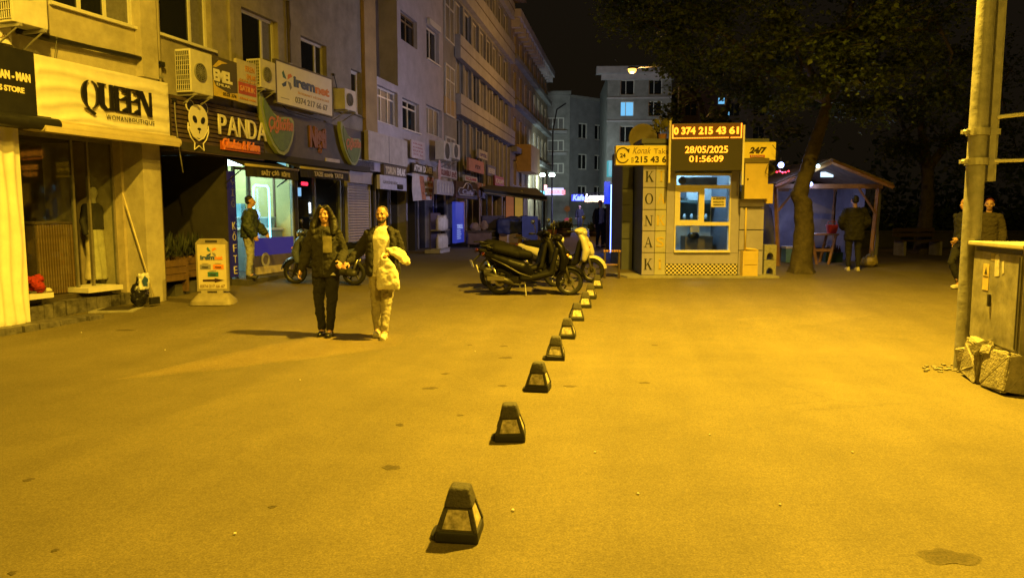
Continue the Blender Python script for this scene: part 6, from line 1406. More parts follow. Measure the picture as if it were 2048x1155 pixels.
# ================================================================== pavement board
c = GP(428, 607)
o = thing('pavement_board', 'yellowish iremnet pavement board with black arrow before the dark recess', 'pavement sign', c, R(4))
fr_m = M('grey_board_frame', (.24, .21, .15), .6, ns=8, na=.25); yf = M('cream_board_face', (.5, .44, .31), .5, ns=4, na=.14)
bwid = 62 / 116.; bh0, bh1 = .22, 1.13
MB().loft([(0, .02, 0, .36, .26, 6), (0, .02, .06, .35, .25, 6), (0, .02, .16, .27, .12, 6), (0, .02, .19, .25, .08, 6)]).build('base', fr_m, o, 40)
for x in (-.15, .12): MB().box(x - .05, x + .05, -.03, .05, .185, .24).build('spring_mount', M('dull_spring', (.3, .27, .2), .5), o)
m = MB(); hw = bwid / 2
pts = [(-hw, bh0), (hw, bh0), (hw, bh1 - .07), (hw - .07, bh1), (-hw + .07, bh1), (-hw, bh1 - .07)]
MB().poly(pts, -.02, .05).build('frame', fr_m, o); MB().box(-.1, .1, -.024, -.0205, bh1 - .07, bh1 - .025, .001).build('handle_slot', dk, o)
MB().poly([(-hw + .03, bh0 + .04), (hw - .03, bh0 + .04), (hw - .03, bh1 - .1), (-hw + .03, bh1 - .1)], -.028, -.021).build('face', yf, o)
W = bwid - .06; X0 = -hw + .03; Hf = bh1 - .1 - bh0 - .04; Z0 = bh0 + .04
star_mark(o, X0 + W * .5, Z0 + Hf * .83, Hf * .13, -.029)
text(o, 'irem', X0 + W * .1, Z0 + Hf * .66, W * .5, Hf * .1, blu, -.029, bold=.045); text(o, 'net', X0 + W * .62, Z0 + Hf * .66, W * .27, Hf * .085, ora, -.029, bold=.045)
for x, z, mt in ((.08, .445, gry), (.54, .445, ora), (.34, .28, teal)):
    MB().box(X0 + W * x, X0 + W * (x + .38), -.033, -.0285, Z0 + Hf * z, Z0 + Hf * (z + .105)).build('colour_block', mt, o); text(o, 'FİBER', X0 + W * (x + .08), Z0 + Hf * (z + .03), W * .22, Hf * .045, M('dark_print', (.04, .035, .03), .6), -.034); text(o, 'mbps', X0 + W * (x + .08), Z0 + Hf * (z + .12), W * .22, Hf * .022, gry, -.029)
MB().poly([(X0 + W * .16, Z0 + Hf * .17), (X0 + W * .58, Z0 + Hf * .17), (X0 + W * .58, Z0 + Hf * .145), (X0 + W * .92, Z0 + Hf * .195), (X0 + W * .58, Z0 + Hf * .245), (X0 + W * .58, Z0 + Hf * .22), (X0 + W * .16, Z0 + Hf * .215)], -.032, -.0285).build('arrow', M('dark_maroon_arrow', (.03, .01, .01), .5), o)
text(o, '0374 217 66 67', X0 + W * .06, Z0 + Hf * .035, W * .88, Hf * .065, M('brown_print', (.2, .13, .06), .6), -.029)

# ================================================================== scooters
tyre_m = M('tyre_rubber', (.014, .014, .014), .7, ns=30, na=.3); rim_m = M('dull_alloy_rim', (.07, .068, .06), .45, .6, ns=8, na=.2); chrome = M('scuffed_chrome', (.3, .29, .27), .3, .85, ns=8, na=.15)
seat_m = M('black_seat_vinyl', (.006, .006, .006), .65, ns=18, na=.3, spec=.1)
def wheel(parent, x, r, seed=0):
    wh = bpy.data.objects.new('wheel', None); C.objects.link(wh); wh.parent = parent; wh.location = (x, 0, r)
    tw = .055
    prof = [(r - .075, -tw * .7), (r - .03, -tw), (r - .008, -tw * .7), (r, 0), (r - .008, tw * .7), (r - .03, tw), (r - .075, tw * .7)]
    MB().lathe(prof, (0, 0, 0), 36, 'y').build('tyre', tyre_m, wh, 60)
    m = MB(); m.lathe([(r - .07, -.045), (r - .085, -.035), (r - .085, .035), (r - .07, .045)], (0, 0, 0), 32, 'y'); m.tube([(0, -.05, 0), (0, .05, 0)], .04, 14)
    for k in range(5):
        a = 2 * math.pi * k / 5 + .3; m.tube([(.03 * math.cos(a), 0, .03 * math.sin(a)), ((r - .08) * math.cos(a), 0, (r - .08) * math.sin(a))], [.022, .016], 6)
    m.build('rim', rim_m, wh, 40); m = MB(); m.lathe([(.045, -.052), (.09, -.052), (.09, -.056), (.045, -.056), (.045, -.052)], (0, 0, 0), 24, 'y'); m.build('brake_disc', chrome, wh)
    return wh
def scooter(label, loc, rz, body, accent, style='maxi', lean=4, steer=0):
    o = thing('scooter', label, 'scooter', loc, rz, 'parked scooters'); o.rotation_euler = (R(lean), 0, rz)
    r = .255; wb = 1.3; xf, xr = .68, -.62
    wheel(o, xr, r); wheel(o, xf, r)
    m = MB()
    for y in (-.075, .075): m.tube([(xf, y, r), (xf - .06, y, .5), (xf - .16, y, .78)], [.02, .026, .026], 10)
    m.build('fork', M('dark_fork', (.08, .075, .065), .45, .4) if style == 'maxi' else chrome, o, True)
    # front mudguard following the wheel
    m = MB(); vs = []; n = 12
    for k in range(n + 1):
        a = R(10 + 150 * k / n)
        for y, dr in ((-.075, -.01), (-.04, .03), (0, .04), (.04, .03), (.075, -.01)): vs.append((xf + (r + .02 + dr) * math.cos(a), y, r + (r + .02 + dr) * math.sin(a)))
    m.add(vs, [(k * 5 + j, k * 5 + j + 1, (k + 1) * 5 + j + 1, (k + 1) * 5 + j) for k in range(n) for j in range(4)]); m.build('front_mudguard', body, o, True)
    # front apron
    m = MB(); 
    for y in (-.1, 0, .1): m.chain([(xf - .14, y * 1.6, .5), (xf - .1, y * 1.3, .68), (xf - .16, y, .88), (xf - .24, y * .7, .99)], [.06, .085, .075, .055])
    m.chain([(xf - .02, 0, .62), (xf - .06, 0, .78)], [.07, .07])
    organic('front_apron', m, body, o, .016, 4)
    # inner leg shield and floor
    m = MB(); 
    for y in (-.13, 0, .13): m.chain([(xf - .24, y, .86), (xf - .3, y, .6), (xf - .34, y, .42), (-.05, y, .33), (-.2, y, .34)], [.045, .05, .06, .06, .07])
    organic('floor_body', m, M('dark_plastic', (.009, .009, .009), .6, ns=12, na=.3, spec=.2), o, .018, 3)
    # rear body
    m = MB()
    for y in (-.09, .09): m.chain([(-.08, y, .42), (-.2, y, .52), (-.45, y * .95, .6), (-.72, y * .7, .7), (-.88, y * .4, .76)], [.09, .13, .12, .09, .04])
    m.chain([(-.2, 0, .5), (-.6, 0, .62)], [.15, .13])
    organic('rear_body', m, body, o, .016, 5)
    for s_ in (-1, 1):
        MB().tube([(-.02, s_ * .175, .36), (-.25, s_ * .215, .44), (-.5, s_ * .2, .58), (-.76, s_ * .14, .7)], [.01, .014, .013, .006], 6).build('side_trim', accent, o, True)
    m = MB()
    if style == 'maxi':
        m.chain([(-.08, 0, .74), (-.3, 0, .77), (-.42, 0, .84), (-.7, 0, .88), (-.82, 0, .86)], [.09, .11, .1, .095, .06])
        m.chain([(-.3, .06, .76), (-.7, .05, .86)], [.09, .08]); m.chain([(-.3, -.06, .76), (-.7, -.05, .86)], [.09, .08])
    else:
        m.chain([(-.1, 0, .74), (-.4, 0, .78), (-.75, 0, .8)], [.09, .1, .07]); m.chain([(-.15, .05, .74), (-.7, .05, .78)], [.08, .07]); m.chain([(-.15, -.05, .74), (-.7, -.05, .78)], [.08, .07])
    organic('seat', m, seat_m, o, .016, 4)
    # handlebar, cowl, mirrors
    hb = bpy.data.objects.new('handlebar', None); C.objects.link(hb); hb.parent = o; hb.location = (xf - .27, 0, 1.02); hb.rotation_euler = (0, 0, R(steer))
    m = MB(); m.tube([(-.1, -.36, .06), (-.06, -.2, .05), (0, 0, .02), (-.06, .2, .05), (-.1, .36, .06)], .014, 10); m.tube([(0, 0, .0), (.06, 0, -.2)], .03, 10); m.build('bar', black_metal, hb, True)
    m = MB(); m.ell((.04, 0, .04), (.12, .15, .085)); m.ell((.0, 0, .06), (.08, .2, .05)); m.ell((.09, 0, -.04), (.07, .1, .1)); organic('cowl', m, body, hb, .014, 3)
    MB().ell((.135, 0, .01), (.035, .09, .06)).build('headlight', M('headlight_glass', (.5, .5, .48), .1, na=.1), hb, True)
    for s_ in (-1, 1):
        MB().tube([(-.075, s_ * .25, .056), (-.1, s_ * .37, .062)], .021, 10).build('grip', rubber, hb, True); MB().tube([(-.04, s_ * .22, .06), (-.02, s_ * .36, .075)], .007, 6).build('brake_lever', chrome, hb)
        MB().tube([(-.05, s_ * .2, .07), (-.03, s_ * .26, .2), (-.04, s_ * .3, .27)], .008, 6).build('mirror_stem', black_metal, hb, True); MB().ell((-.04, s_ * .32, .3), (.022, .07, .05)).build('mirror', black_metal, hb, True); MB().ell((-.058, s_ * .32, .3), (.008, .06, .042)).build('mirror_glass', chrome, hb, True)
        MB().ell((xf - .06, s_ * .14, .76), (.05, .02, .03)).build('indicator', M('amber_lens', (.6, .25, .03), .25), o, True)
    # engine, exhaust, rack, tail
    m = MB(); m.cap((-.28, .0, .3), .1, (-.55, .06, .28), .09); m.cap((-.55, .11, .27), .07, (-.65, .11, .26), .08); organic('engine', m, M('oily_engine_metal', (.08, .078, .07), .5, .5, ns=12, na=.4), o, .016, 2)
    MB().tube([(-.2, -.12, .2), (-.36, -.15, .22), (-.42, -.16, .26), (-.5, -.165, .29), (-.86, -.17, .4), (-.9, -.17, .41)], [.02, .022, .05, .062, .062, .03], 14).build('exhaust', M('dull_exhaust_steel', (.05, .047, .04), .5, .6, ns=7, na=.35), o, 50)
    MB().box(-.84, -.52, -.236, -.228, .3, .38).xform(Matrix.Translation((0, 0, 0))).build('heat_shield', chrome if style == 'maxi' else body, o)
    m = MB()
    for y in (-.1, .1): m.tube([(-.66, y, .86), (-.85, y, .92), (-.98, y * .7, .92)], .011, 7)
    m.tube([(-.98, -.07, .92), (-.98, .07, .92)], .011, 7); m.build('grab_rail', black_metal, o, True)
    MB().ell((-.93, 0, .76), (.04, .09, .04)).build('tail_light', M('red_lens', (.06, .004, .003), .3), o, True)
    m = MB(); m.tube([(-.84, 0, .7), (-.98, 0, .56), (-1.02, 0, .48)], .022, 6); m.box(-1.02, -.88, -.07, .07, .5, .515); m.build('rear_mudguard', black_metal, o)
    MB().cbox((-1.03, 0, .5), (.006, .2, .14), (0, R(-20), 0)).build('number_plate', white_paint, o)
    m = MB(); m.tube([(-.15, -.1, .3), (-.12, -.22, .02)], .011, 7); m.build('side_stand', galv, o)
    for y in (-.1, .1): MB().tube([(-.75, y * .8, .55), (-.62, y, r)], [.028, .022], 10).build('shock', chrome, o, True)
    if style == 'maxi':
        m = MB(); vs = []
        for j in range(5):
            for i in range(7):
                a = -1 + 2 * i / 6; t = j / 4; vs.append((xf - .14 - .13 * t - .06 * a * a, a * (.16 - .03 * t), .95 + .18 * t))
        m.add(vs, [(j * 7 + i, j * 7 + i + 1, (j + 1) * 7 + i + 1, (j + 1) * 7 + i) for j in range(4) for i in range(6)]); m.build('fly_screen', M('smoked_screen', (.02, .018, .015), .15), o, True)
        for s_ in (-1, 1): MB().ell((xf - .0, s_ * .07, .72), (.05, .05, .028), (0, R(30), 0)).build('headlight', M('headlight_glass', (.5, .5, .48), .1), o, True)
    else:
        m = MB(); m.tube([(xf - .2, .0, .74), (xf - .4, 0, .56), (-.1, 0, .58), (-.2, 0, .62)], [.02, .02, .02, .02], 8); m.build('step_rail', black_metal, o, True)
    return o
blackp = M('glossy_black_paint', (.005, .005, .005), .36, ns=10, na=.35, spec=.14); whitep = M('dirty_white_paint', (.5, .47, .38), .35, ns=5, na=.2); bluep = M('steel_blue_paint', (.10, .12, .17), .25, .3, ns=6, na=.2)
def at_ground(px, py, dz=0): 
    p = GP(px, py); return (p.x, p.y, p.z + dz)
c = GP(1066, 590)
scooter('large black scooter side on in front of the other scooters', (c.x, c.y + .06, c.z), R(-3), blackp, M('dark_trim', (.09, .085, .075), .5), 'maxi', 3, -4)
scooter('second black scooter mostly hidden behind the large black one', (.22, 14.65, G(14.65)), R(14), M('faded_black_paint', (.008, .008, .007), .5, ns=10, na=.3, spec=.15), blackp, 'maxi', -3, 12)
scooter('white moped scooter with bare leg shield next to the kiosk', (1.02, 15.55, G(15.55)), R(-16), whitep, black_metal, 'moped', 4, -14)
cS = FB.world(FB.sx(585, .7), .75, 0)
scooter('steel blue scooter parked before the lit shop behind the woman', (-3.8, 15.1, G(15.1)), R(168), bluep, chrome, 'moped', -4, 10)

# ================================================================== far street
# covered food cart with painted animal face
dF = 27.5; p = AT(998, 428, dF)
o = thing('food_cart', 'covered food cart under dark blue tarp with an orange painted side', 'cart', (p.x, dF, G(dF))); W = (1078 - 998) / FPX * dF
hC = AT(1024, 462, dF).z - G(dF); hT2 = AT(1024, 432, dF).z - G(dF)
MB().box(0, W, 0, .9, .08, hC, .02).build('body', M('orange_ochre_cart', (.45, .26, .08), .6, ns=4, na=.25), o)
m = MB(); m.box(-.06, W + .05, -.06, .95, hC - .12, hT2 - .1, .05); m.cap((.3, .4, hT2 - .12), .12, (W - .3, .4, hT2 - .1), .12); organic('tarp', m, M('dark_blue_tarp', (.025, .04, .13), .55, ns=5, na=.3), o, .05, 2, .16, .3)
MB().poly([(.28, .16), (.7, .16), (.72, .35), (.62, .4), (.62, .46), (1.0, .56), (1.1, .72), (1.08, .86), (.4, .88), (.3, .7), (.3, .45)], -.012, -.002).build('white_painted_shape', M('pinkish_white_print', (.55, .45, .4), .6), o)
disc(.16, .47, .16, .08, -.024, M('brown_spot_print', (.06, .025, .015), .6), 'dark_painted_spot', o)
for x in (.2, W - .2): MB().lathe([(.0, -.03), (.1, -.03), (.12, 0), (.1, .03), (.0, .03)], (x, .05, .1), 14, 'y').build('wheel', tyre_m, o)
# canopy over the pavement
p = AT(968, 428, 29)
o = thing('street_canopy', 'dark sloping canopy over the pavement tables by the banded building', 'canopy', (p.x, 29, G(29))); W = (1088 - 968) / FPX * 31; hA = AT(1024, 378, 29).z - G(29)
m = MB(); m.add([(0, 0, hA), (W, 1.5, hA - .25), (W - .3, 5, hA + .2), (-.5, 4, hA + .35), (0, 0, hA - .12), (W, 1.5, hA - .4), (W - .3, 5, hA + .1), (-.5, 4, hA + .2)], [(0, 1, 2, 3), (7, 6, 5, 4), (0, 4, 5, 1), (1, 5, 6, 2), (0, 3, 7, 4)]); m.build('cover', M('charcoal_canopy', (.04, .04, .045), .7, ns=4, na=.3), o)
for x, y in ((.1, .1), (W - .1, 1.6), (W - .4, 4.8)): MB().tube([(x, y, 0), (x, y, hA - .2)], .04, 8).build('post', black_metal, o)
MB().tube([(0, -.02, hA - .14), (W, 1.48, hA - .42)], .03, 6).build('edge_bar', galv, o)
# stacked goods on the pavement by the banded building
for k, (px, py, w_, h_, mt, lab, nm) in enumerate(((935, 492, .9, 1.0, M('brown_cover', (.16, .1, .07), .8), 'brown covered display table by the blue lit sign', 'display_table'), (965, 489, .85, 1.15, M('dark_violet_cabinet', (.06, .05, .1), .6), 'dark violet drinks fridge beside the food cart', 'drinks_fridge'))):
    p = GP(px, py + 3); o = thing(nm, lab, nm.split('_')[1], p, R(8))
    if k == 0:
        m = MB(); m.box(0, w_, 0, .7, .1, h_ * .55, .03); organic('cloth', m, mt, o, .04, 2, .08, .2); MB().box(-.03, w_ + .03, -.03, .73, h_ * .56, h_ * .6, .005).build('top', dark_wood, o)
        for x in (.05, w_ - .05): MB().box(x - .03, x + .03, .05, .1, 0, .12).build('leg', dark_wood, o)
        m = MB(); m.ell((.3, .3, h_ * .75), (.18, .16, .16)); m.ell((.65, .35, h_ * .8), (.14, .14, .2)); organic('bundle', m, M('tan_bundle', (.3, .2, .12), .8), o, .03, 2, .08, .1)
    else:
        MB().box(0, w_, 0, .6, .05, h_, .02).build('casing', mt, o); MB().box(.06, w_ - .06, -.012, -.001, .15, h_ * .6).build('door', M('dark_fridge_glass', (.03, .03, .06), .1), o)
        for z in (.3, .55): MB().box(.1, w_ - .2, -.02, -.013, z, z + .05).build('label_strip', M('violet_label', (.2, .18, .35), .5), o)
# cool street lamps at the far end
for k, (px, d, lab) in enumerate(((1104, 50, 'white globe street lamp on a tall dark mast at the street end'), (1085, 55, 'fainter white street lamp left of the tall mast at the street end'))):
    p = AT(px, 350, d); o = thing('street_lamp', lab, 'street lamp', (p.x, d, G(d)), 0, 'white street lamps at the far end'); h = p.z - G(d)
    MB().tube([(0, 0, 0), (0, 0, h - .12)], [.07, .045], 8).build('mast', black_metal, o); MB().ell((0, 0, h), (.2, .2, .16)).build('globe', emis('cool_street_globe', (.75, 1., .9), 16), o, True); MB().lathe([(.05, -.16), (.22, -.14), (.22, -.1)], (0, 0, h), 12).build('cup', black_metal, o)
    if k == 0: MB().tube([(.02, 0, h + .1), (.05, 0, h + 3.0), (.3, 0, h + 4.3), (.9, 0, h + 4.7)], .05, 8).build('upper_mast', black_metal, o)
    lamp('street_globe_light', 'SPOT', (p.x + .1, d + .1, p.z - .25), (1500, 700)[k], (.72, .95, .9), .2, (p.x + 3, d + 12, 1.5), 150, .4)
# neon signs
o = thing('lit_shop_sign', 'red and white lit shop sign behind the white globe lamp', 'sign', AT(1090, 390, 56)); sc_ = 56 / FPX
for a, b, c_, d_, mt in ((0, 37, 0, 14, emis('pale_violet_sign', (.55, .5, 1.), 1.3)), (-12, -1, 0, 8, emis('cyan_block', (.03, .55, .8), 1.6)), (-2, 4, 9, 20, emis('red_pink_block', (1., .2, .3), 1.6)), (33, 40, 1, 10, emis('red_pink_block', (1., .2, .3), 1.6))): MB().box(a * sc_, b * sc_, -.05 if mt.name[:3] != 'pal' else 0, .1, c_ * sc_, d_ * sc_).build('light_panel', mt, o)
text(o, 'ÖZGÜR', 4 * sc_, 3 * sc_, 26 * sc_, 8 * sc_, emis('red_pink_block', (1., .2, .3), 1.6), -.02, bold=.04)
o = thing('neon_sign', 'blue and white neon lettering strung across the far street', 'sign', AT(1145, 402, 50)); sc_ = 50 / FPX
MB().tube([(0, .05, 15 * sc_), (65 * sc_, .05, 16 * sc_)], .03, 6).build('cable', black_metal, o); MB().box(-2 * sc_, 22 * sc_, .02, .04, 0, 13 * sc_).build('blue_glow_panel', emis('deep_blue_neon', (.02, .04, 1.), 1.2), o)
text(o, 'Kafe', 0, 1 * sc_, 24 * sc_, 12 * sc_, emis('blue_neon', (.1, .15, 1.), 5), -.01, bold=.05, shear=.2); text(o, 'Lounge', 25 * sc_, 0, 39 * sc_, 14 * sc_, emis('white_neon', (.85, .8, 1.), 4), 0, bold=.06, shear=.2)
for k in range(10): MB().ell(((26 + k * 3.8) * sc_, 0, (-.5 + random.random()) * sc_), .07).build('bulb', emis('warm_bulb_dot', (1., .5, .3), 4), o)
lamp('neon_light', 'POINT', AT(1180, 405, 48), 320, (.4, .4, 1.), .3)
# round traffic signs
o = thing('traffic_sign', 'round no entry sign on a thin post at the far street', 'traffic sign', GP(1134, 468)); d = o.location.y; s_ = d / FPX
MB().tube([(0, 0, 0), (0, 0, 54 * s_)], .03, 8).build('post', galv, o)
MB().lathe([(.0, -.03), (6.5 * s_, -.03), (6.5 * s_, 0), (.0, 0)], (0, -.04, 26 * s_), 20, 'y').build('plate', M('red_sign_plate', (.5, .05, .1), .4, emit=(1., .15, .4), es=.15), o); MB().box(-4.5 * s_, 4.5 * s_, -.08, -.072, 24.5 * s_, 27.5 * s_).build('white_bar', white_paint, o); MB().lathe([(.0, -.02), (6 * s_, -.02), (6 * s_, 0), (.0, 0)], (0, -.03, 50 * s_), 20, 'y').build('upper_plate', M('dull_pink_plate', (.35, .25, .25), .5), o)
# big barrel planters
for k, (px, py, w_, lab) in enumerate(((1128, 473, 29, 'large brown planter behind the white moped'), (1190, 473, 24, 'large brown planter behind the two people at the kiosk'))):
    p = GP(px, py); s_ = p.y / FPX; r_ = w_ / 2 * s_
    o = thing('barrel_planter', lab, 'planter', p, 0, 'barrel planters at the far street'); MB().lathe([(.0, 0), (r_ * .85, 0), (r_, r_ * .5), (r_ * .95, r_ * 1.15), (r_ * .85, r_ * 1.15), (r_ * .85, r_ * 1.0), (.0, r_ * 1.0)], (0, 0, 0), 18).build('barrel', M('brown_barrel', (.12, .07, .035), .7, ns=5, na=.35), o, 40)
    for z in (.3, .85): MB().lathe([(r_ * 1.0, r_ * z), (r_ * 1.02, r_ * z + .03), (r_ * 1.0, r_ * z + .08)], (0, 0, 0), 18).build('hoop', black_metal, o)
    m = MB(); random.seed(60 + k)
    for q in range(160):
        b = Vector((random.uniform(-1, 1) * r_ * .7, random.uniform(-1, 1) * r_ * .7, r_ * 1.0)); t = b + Vector((random.uniform(-.3, .3), random.uniform(-.3, .3), random.uniform(.1, .5))); sd = Vector((random.uniform(-1, 1), random.uniform(-1, 1), 0)).normalized() * .06
        m.add([b, b.lerp(t, .6) + sd, t, b.lerp(t, .6) - sd], [(0, 1, 2, 3)])
    tag(m.build('foliage', leafm[0], o), kind='stuff')
for k in range(5):
    p = GP(1098 + k * 5, 470 - (k % 2)); o = thing('flower_pot', 'small clay flower pot, number %s from the left by the far planter' % ('one', 'two', 'three', 'four', 'five')[k], 'pot', p, 0, 'small pots at the far street'); MB().lathe([(.0, 0), (.12, 0), (.17, .3), (.15, .3), (.0, .26)], (0, 0, 0), 10).build('pot', M('clay_pot', (.3, .14, .07), .8), o); MB().ell((0, 0, .38), (.14, .14, .12), seg=8, rings=5).build('plant', leafm[0], o)
p = GP(1158, 500)
# blue banner stand left of the scooters
p = GP(1058, 492); o = thing('blue_banner', 'narrow blue banner stand behind the scooters', 'banner', (p.x, 26.8, G(26.8))); MB().box(-.28, .28, 0, .03, .15, AT(1, 432, 26.8).z - G(26.8)).build('sheet', M('blue_banner_cloth', (.05, .08, .28), .6, ns=4, na=.25), o); MB().box(-.3, .3, -.1, .15, 0, .06).build('foot', black_metal, o); MB().tube([(0, .04, .05), (0, .04, 1.7)], .015, 6).build('pole', galv, o)
# yellow kiosk-less menu boards under the canopy
for k, (px, col, lab) in enumerate(((1030, (.5, .3, .05), 'yellow lit menu board under the canopy'), (1012, (.35, .12, .05), 'rust red lit menu board under the canopy'))):
    p = AT(px, 435, 31); o = thing('menu_board', lab, 'board', p); MB().box(0, .32, 0, .05, 0, 1.1).build('face', M('menu_%d' % k, col, .5, emit=col, es=.5), o); MB().box(-.03, .35, .051, .08, -.6, 1.13).build('frame', black_metal, o)
# ================================================================== people
hairm = M('dark_hair', (.006, .005, .004), .6, ns=40, na=.4); skinm = M('skin', (.44, .26, .17), .55, ns=12, na=.1); lipm = M('lips', (.32, .12, .09), .5, na=0)
eyem = M('eye', (.02, .015, .012), .2, na=0)
def hand(m, wrist, d, palm, curl=.5, size=1.0, thumb=1):
    """palm and five fingers: d along the hand, palm = normal of the palm side"""
    w = Vector(wrist); d = Vector(d).normalized(); n = Vector(palm).normalized(); s = d.cross(n).normalized() * thumb
    q = size
    m.cap(w, .026 * q, w + d * .05 * q, .03 * q); 
    for k in range(4): m.cap(w + d * .04 * q + s * (.027 - .018 * k) * q, .014 * q, w + d * .088 * q + s * (.03 - .02 * k) * q, .0115 * q, 8)
    ln = (.07, .078, .072, .056)
    for k in range(4):
        b = w + d * .088 * q + s * (.03 - .02 * k) * q; c1 = (d + n * curl * .5).normalized(); c2 = (d * (1 - curl * .8) + n * curl * 1.3).normalized(); c3 = (d * (.6 - curl) + n * curl * 1.5).normalized()
        p1 = b + c1 * ln[k] * .45 * q; p2 = p1 + c2 * ln[k] * .33 * q; p3 = p2 + c3 * ln[k] * .25 * q
        m.chain([b, p1, p2, p3], [.0098 * q, .0092 * q, .0085 * q, .0075 * q], 8)
    b = w + d * .03 * q + s * .026 * q; p1 = b + (d * .55 + s * .6 + n * .35).normalized() * .04 * q; p2 = p1 + (d * .9 + s * .15 + n * .5 * curl).normalized() * .034 * q
    m.chain([b, p1, p2], [.014 * q, .0115 * q, .009 * q], 8)
def person(label, loc, rz, S=1., arms=None, legs=None, top=None, trs=None, shoe=None, hair='short', hairmat=None, beard=False, voxel=.011, hem=.9, puff=0, head_rot=0, curl=(.5, .5), palm=None, group=None, detail=True, slim=1., neckpos=None, headpos=None, shirt=None, open_jacket=False, bend=0, lap=0):
    o = thing('person', label, 'person', loc, rz, group); o.scale = (S, S, S)
    arms = arms or [[(-.18, 0, 1.39), (-.25, .03, 1.13), (-.26, -.05, .88)], [(.18, 0, 1.39), (.25, .03, 1.13), (.26, -.05, .88)]]
    legs = legs or [[(-.095, 0, .9), (-.105, -.02, .5), (-.11, .03, .085)], [(.095, 0, .9), (.105, -.02, .5), (.11, .03, .085)]]
    tq = lambda z: bend * max(0, z - .95)                                  # leaning forward
    sh = lambda p: Vector((p[0], p[1] - tq(p[2]), p[2]))
    arms = [[sh(a[0])] + [Vector(q) for q in a[1:]] for a in arms]; legs = [[Vector(q) for q in l] for l in legs]
    hd = Matrix.Translation((0, -tq(1.62), 0)) @ Matrix.Translation((0, 0, 1.5)) @ Matrix.Rotation(head_rot, 4, 'Z') @ Matrix.Translation((0, 0, -1.5))
    # ---- body, one continuous skin
    m = MB()
    h = MB()
    h.ell((0, .012, 1.665), (.074, .093, .084), seg=20, rings=14); h.ell((0, -.02, 1.615), (.061, .068, .09), seg=20, rings=14); h.ell((0, -.036, 1.553), (.042, .046, .036), seg=16, rings=10)
    h.cap((0, -.086, 1.645), .008, (0, -.104, 1.607), .014, 10); h.ell((0, -.094, 1.603), (.02, .012, .01))
    h.cap((-.036, -.074, 1.657), .011, (.036, -.074, 1.657), .011, 10)
    for s in (-1, 1): h.ell((s * .04, -.064, 1.605), (.022, .02, .022)); h.ell((s * .076, .006, 1.63), (.011, .02, .032), (0, 0, s * .25))
    h.ell((0, -.083, 1.573), (.024, .012, .009)); h.ell((0, -.08, 1.563), (.02, .011, .008))
    h.xform(hd); m.add(h.v, h.f)
    m.cap(sh((0, .015, 1.42)), .058, hd @ Vector((0, .008, 1.56)), .05)
    m.loft([(0, 0, .86, .15 * slim, .1), (0, 0, .95, .16 * slim, .105), (0, -tq(1.1), 1.1, .135 * slim, .095), (0, -tq(1.3), 1.3, .165 * slim, .11), (0, -tq(1.42), 1.42, .15 * slim, .085), (0, -tq(1.46), 1.46, .07, .06)])
    for i, a in enumerate(arms):
        m.chain(a, [.055, .042, .027]); dd = (a[2] - a[1]).normalized()
        if detail:
            pn = (palm[i] if palm else ((1 if i == 0 else -1), -.2, 0)); hand(m, a[2] + dd * .0, dd, pn, curl[i], 1., thumb=(1 if i == 0 else -1))
        else: m.cap(a[2], .026, a[2] + dd * .1, .03); m.cap(a[2] + dd * .1, .028, a[2] + dd * .16 + Vector((0, -.02, 0)), .016)
    for l in legs: m.chain(l, [.085, .058, .04]); m.cap(l[2], .036, l[2] + Vector((0, -.12, -.05)), .03)
    organic('body', m, skinm, o, voxel if not detail else min(voxel, .0078), 2)
    if detail:
        for s in (-1, 1):
            e = MB(); e.ell((s * .03, -.0765, 1.637), (.0135, .008, .0065)); e.xform(hd); e.build('eye', eyem, o, True)
            e = MB(); e.cap((s * .014, -.087, 1.658), .0045, (s * .048, -.074, 1.66), .003, 6); e.xform(hd); e.build('eyebrow', hairmat or hairm, o, True)
        e = MB(); e.ell((0, -.09, 1.568), (.021, .007, .0065)); e.xform(hd); e.build('lips', lipm, o, True)
    if beard:
        e = MB(); e.ell((0, -.03, 1.55), (.052, .056, .04), seg=16); e.ell((0, -.086, 1.585), (.028, .012, .006)); e.ell((0, -.065, 1.545), (.036, .028, .028))
        for s in (-1, 1): e.cap((s * .05, -.03, 1.565), .02, (s * .067, .0, 1.61), .014)
        e.xform(hd); organic('beard', e, hairmat or hairm, o, .009, 2)
    # ---- hair
    e = MB()
    if hair == 'short': e.ell((0, .028, 1.688), (.079, .092, .076), seg=18); e.ell((0, .05, 1.63), (.074, .066, .06), seg=16)
    if hair == 'shaved': e.ell((0, .022, 1.6775), (.0765, .0905, .077), seg=20, rings=14); e.ell((0, .045, 1.64), (.072, .066, .06), seg=16)
    if hair == 'long':
        e.ell((0, .03, 1.68), (.086, .095, .084), seg=18)
        for s in (-1, 1): e.chain([(s * .05, -.045, 1.735), (s * .088, -.02, 1.66), (s * .12, .0, 1.55), (s * .14, -.04, 1.45), (s * .135, -.08, 1.39)], [.03, .032, .052, .06, .04]); e.chain([(s * .04, .07, 1.65), (s * .07, .08, 1.5), (s * .08, .09, 1.34)], [.06, .07, .05])
        e.chain([(.02, -.075, 1.735), (.035, -.094, 1.69), (.03, -.098, 1.655)], [.012, .006, .003])
    if hair == 'cap': e.ell((0, .015, 1.69), (.084, .1, .07), seg=18); e.ell((0, -.1, 1.685), (.06, .06, .012), seg=14)
    if hair: e.xform(hd); organic('hair' if hair != 'cap' else 'cap', e, hairmat or hairm, o, .011 if hair != 'shaved' else .008, 2, .02 if hair == 'long' else .004, .03)
    # ---- trousers
    e = MB(); lr = .018
    e.loft([(0, 0, .8, .155 * slim, .115), (0, 0, .9, .165 * slim, .118), (0, 0, 1.0, .16 * slim, .112), (0, -tq(1.05), 1.05, .15 * slim, .105)])
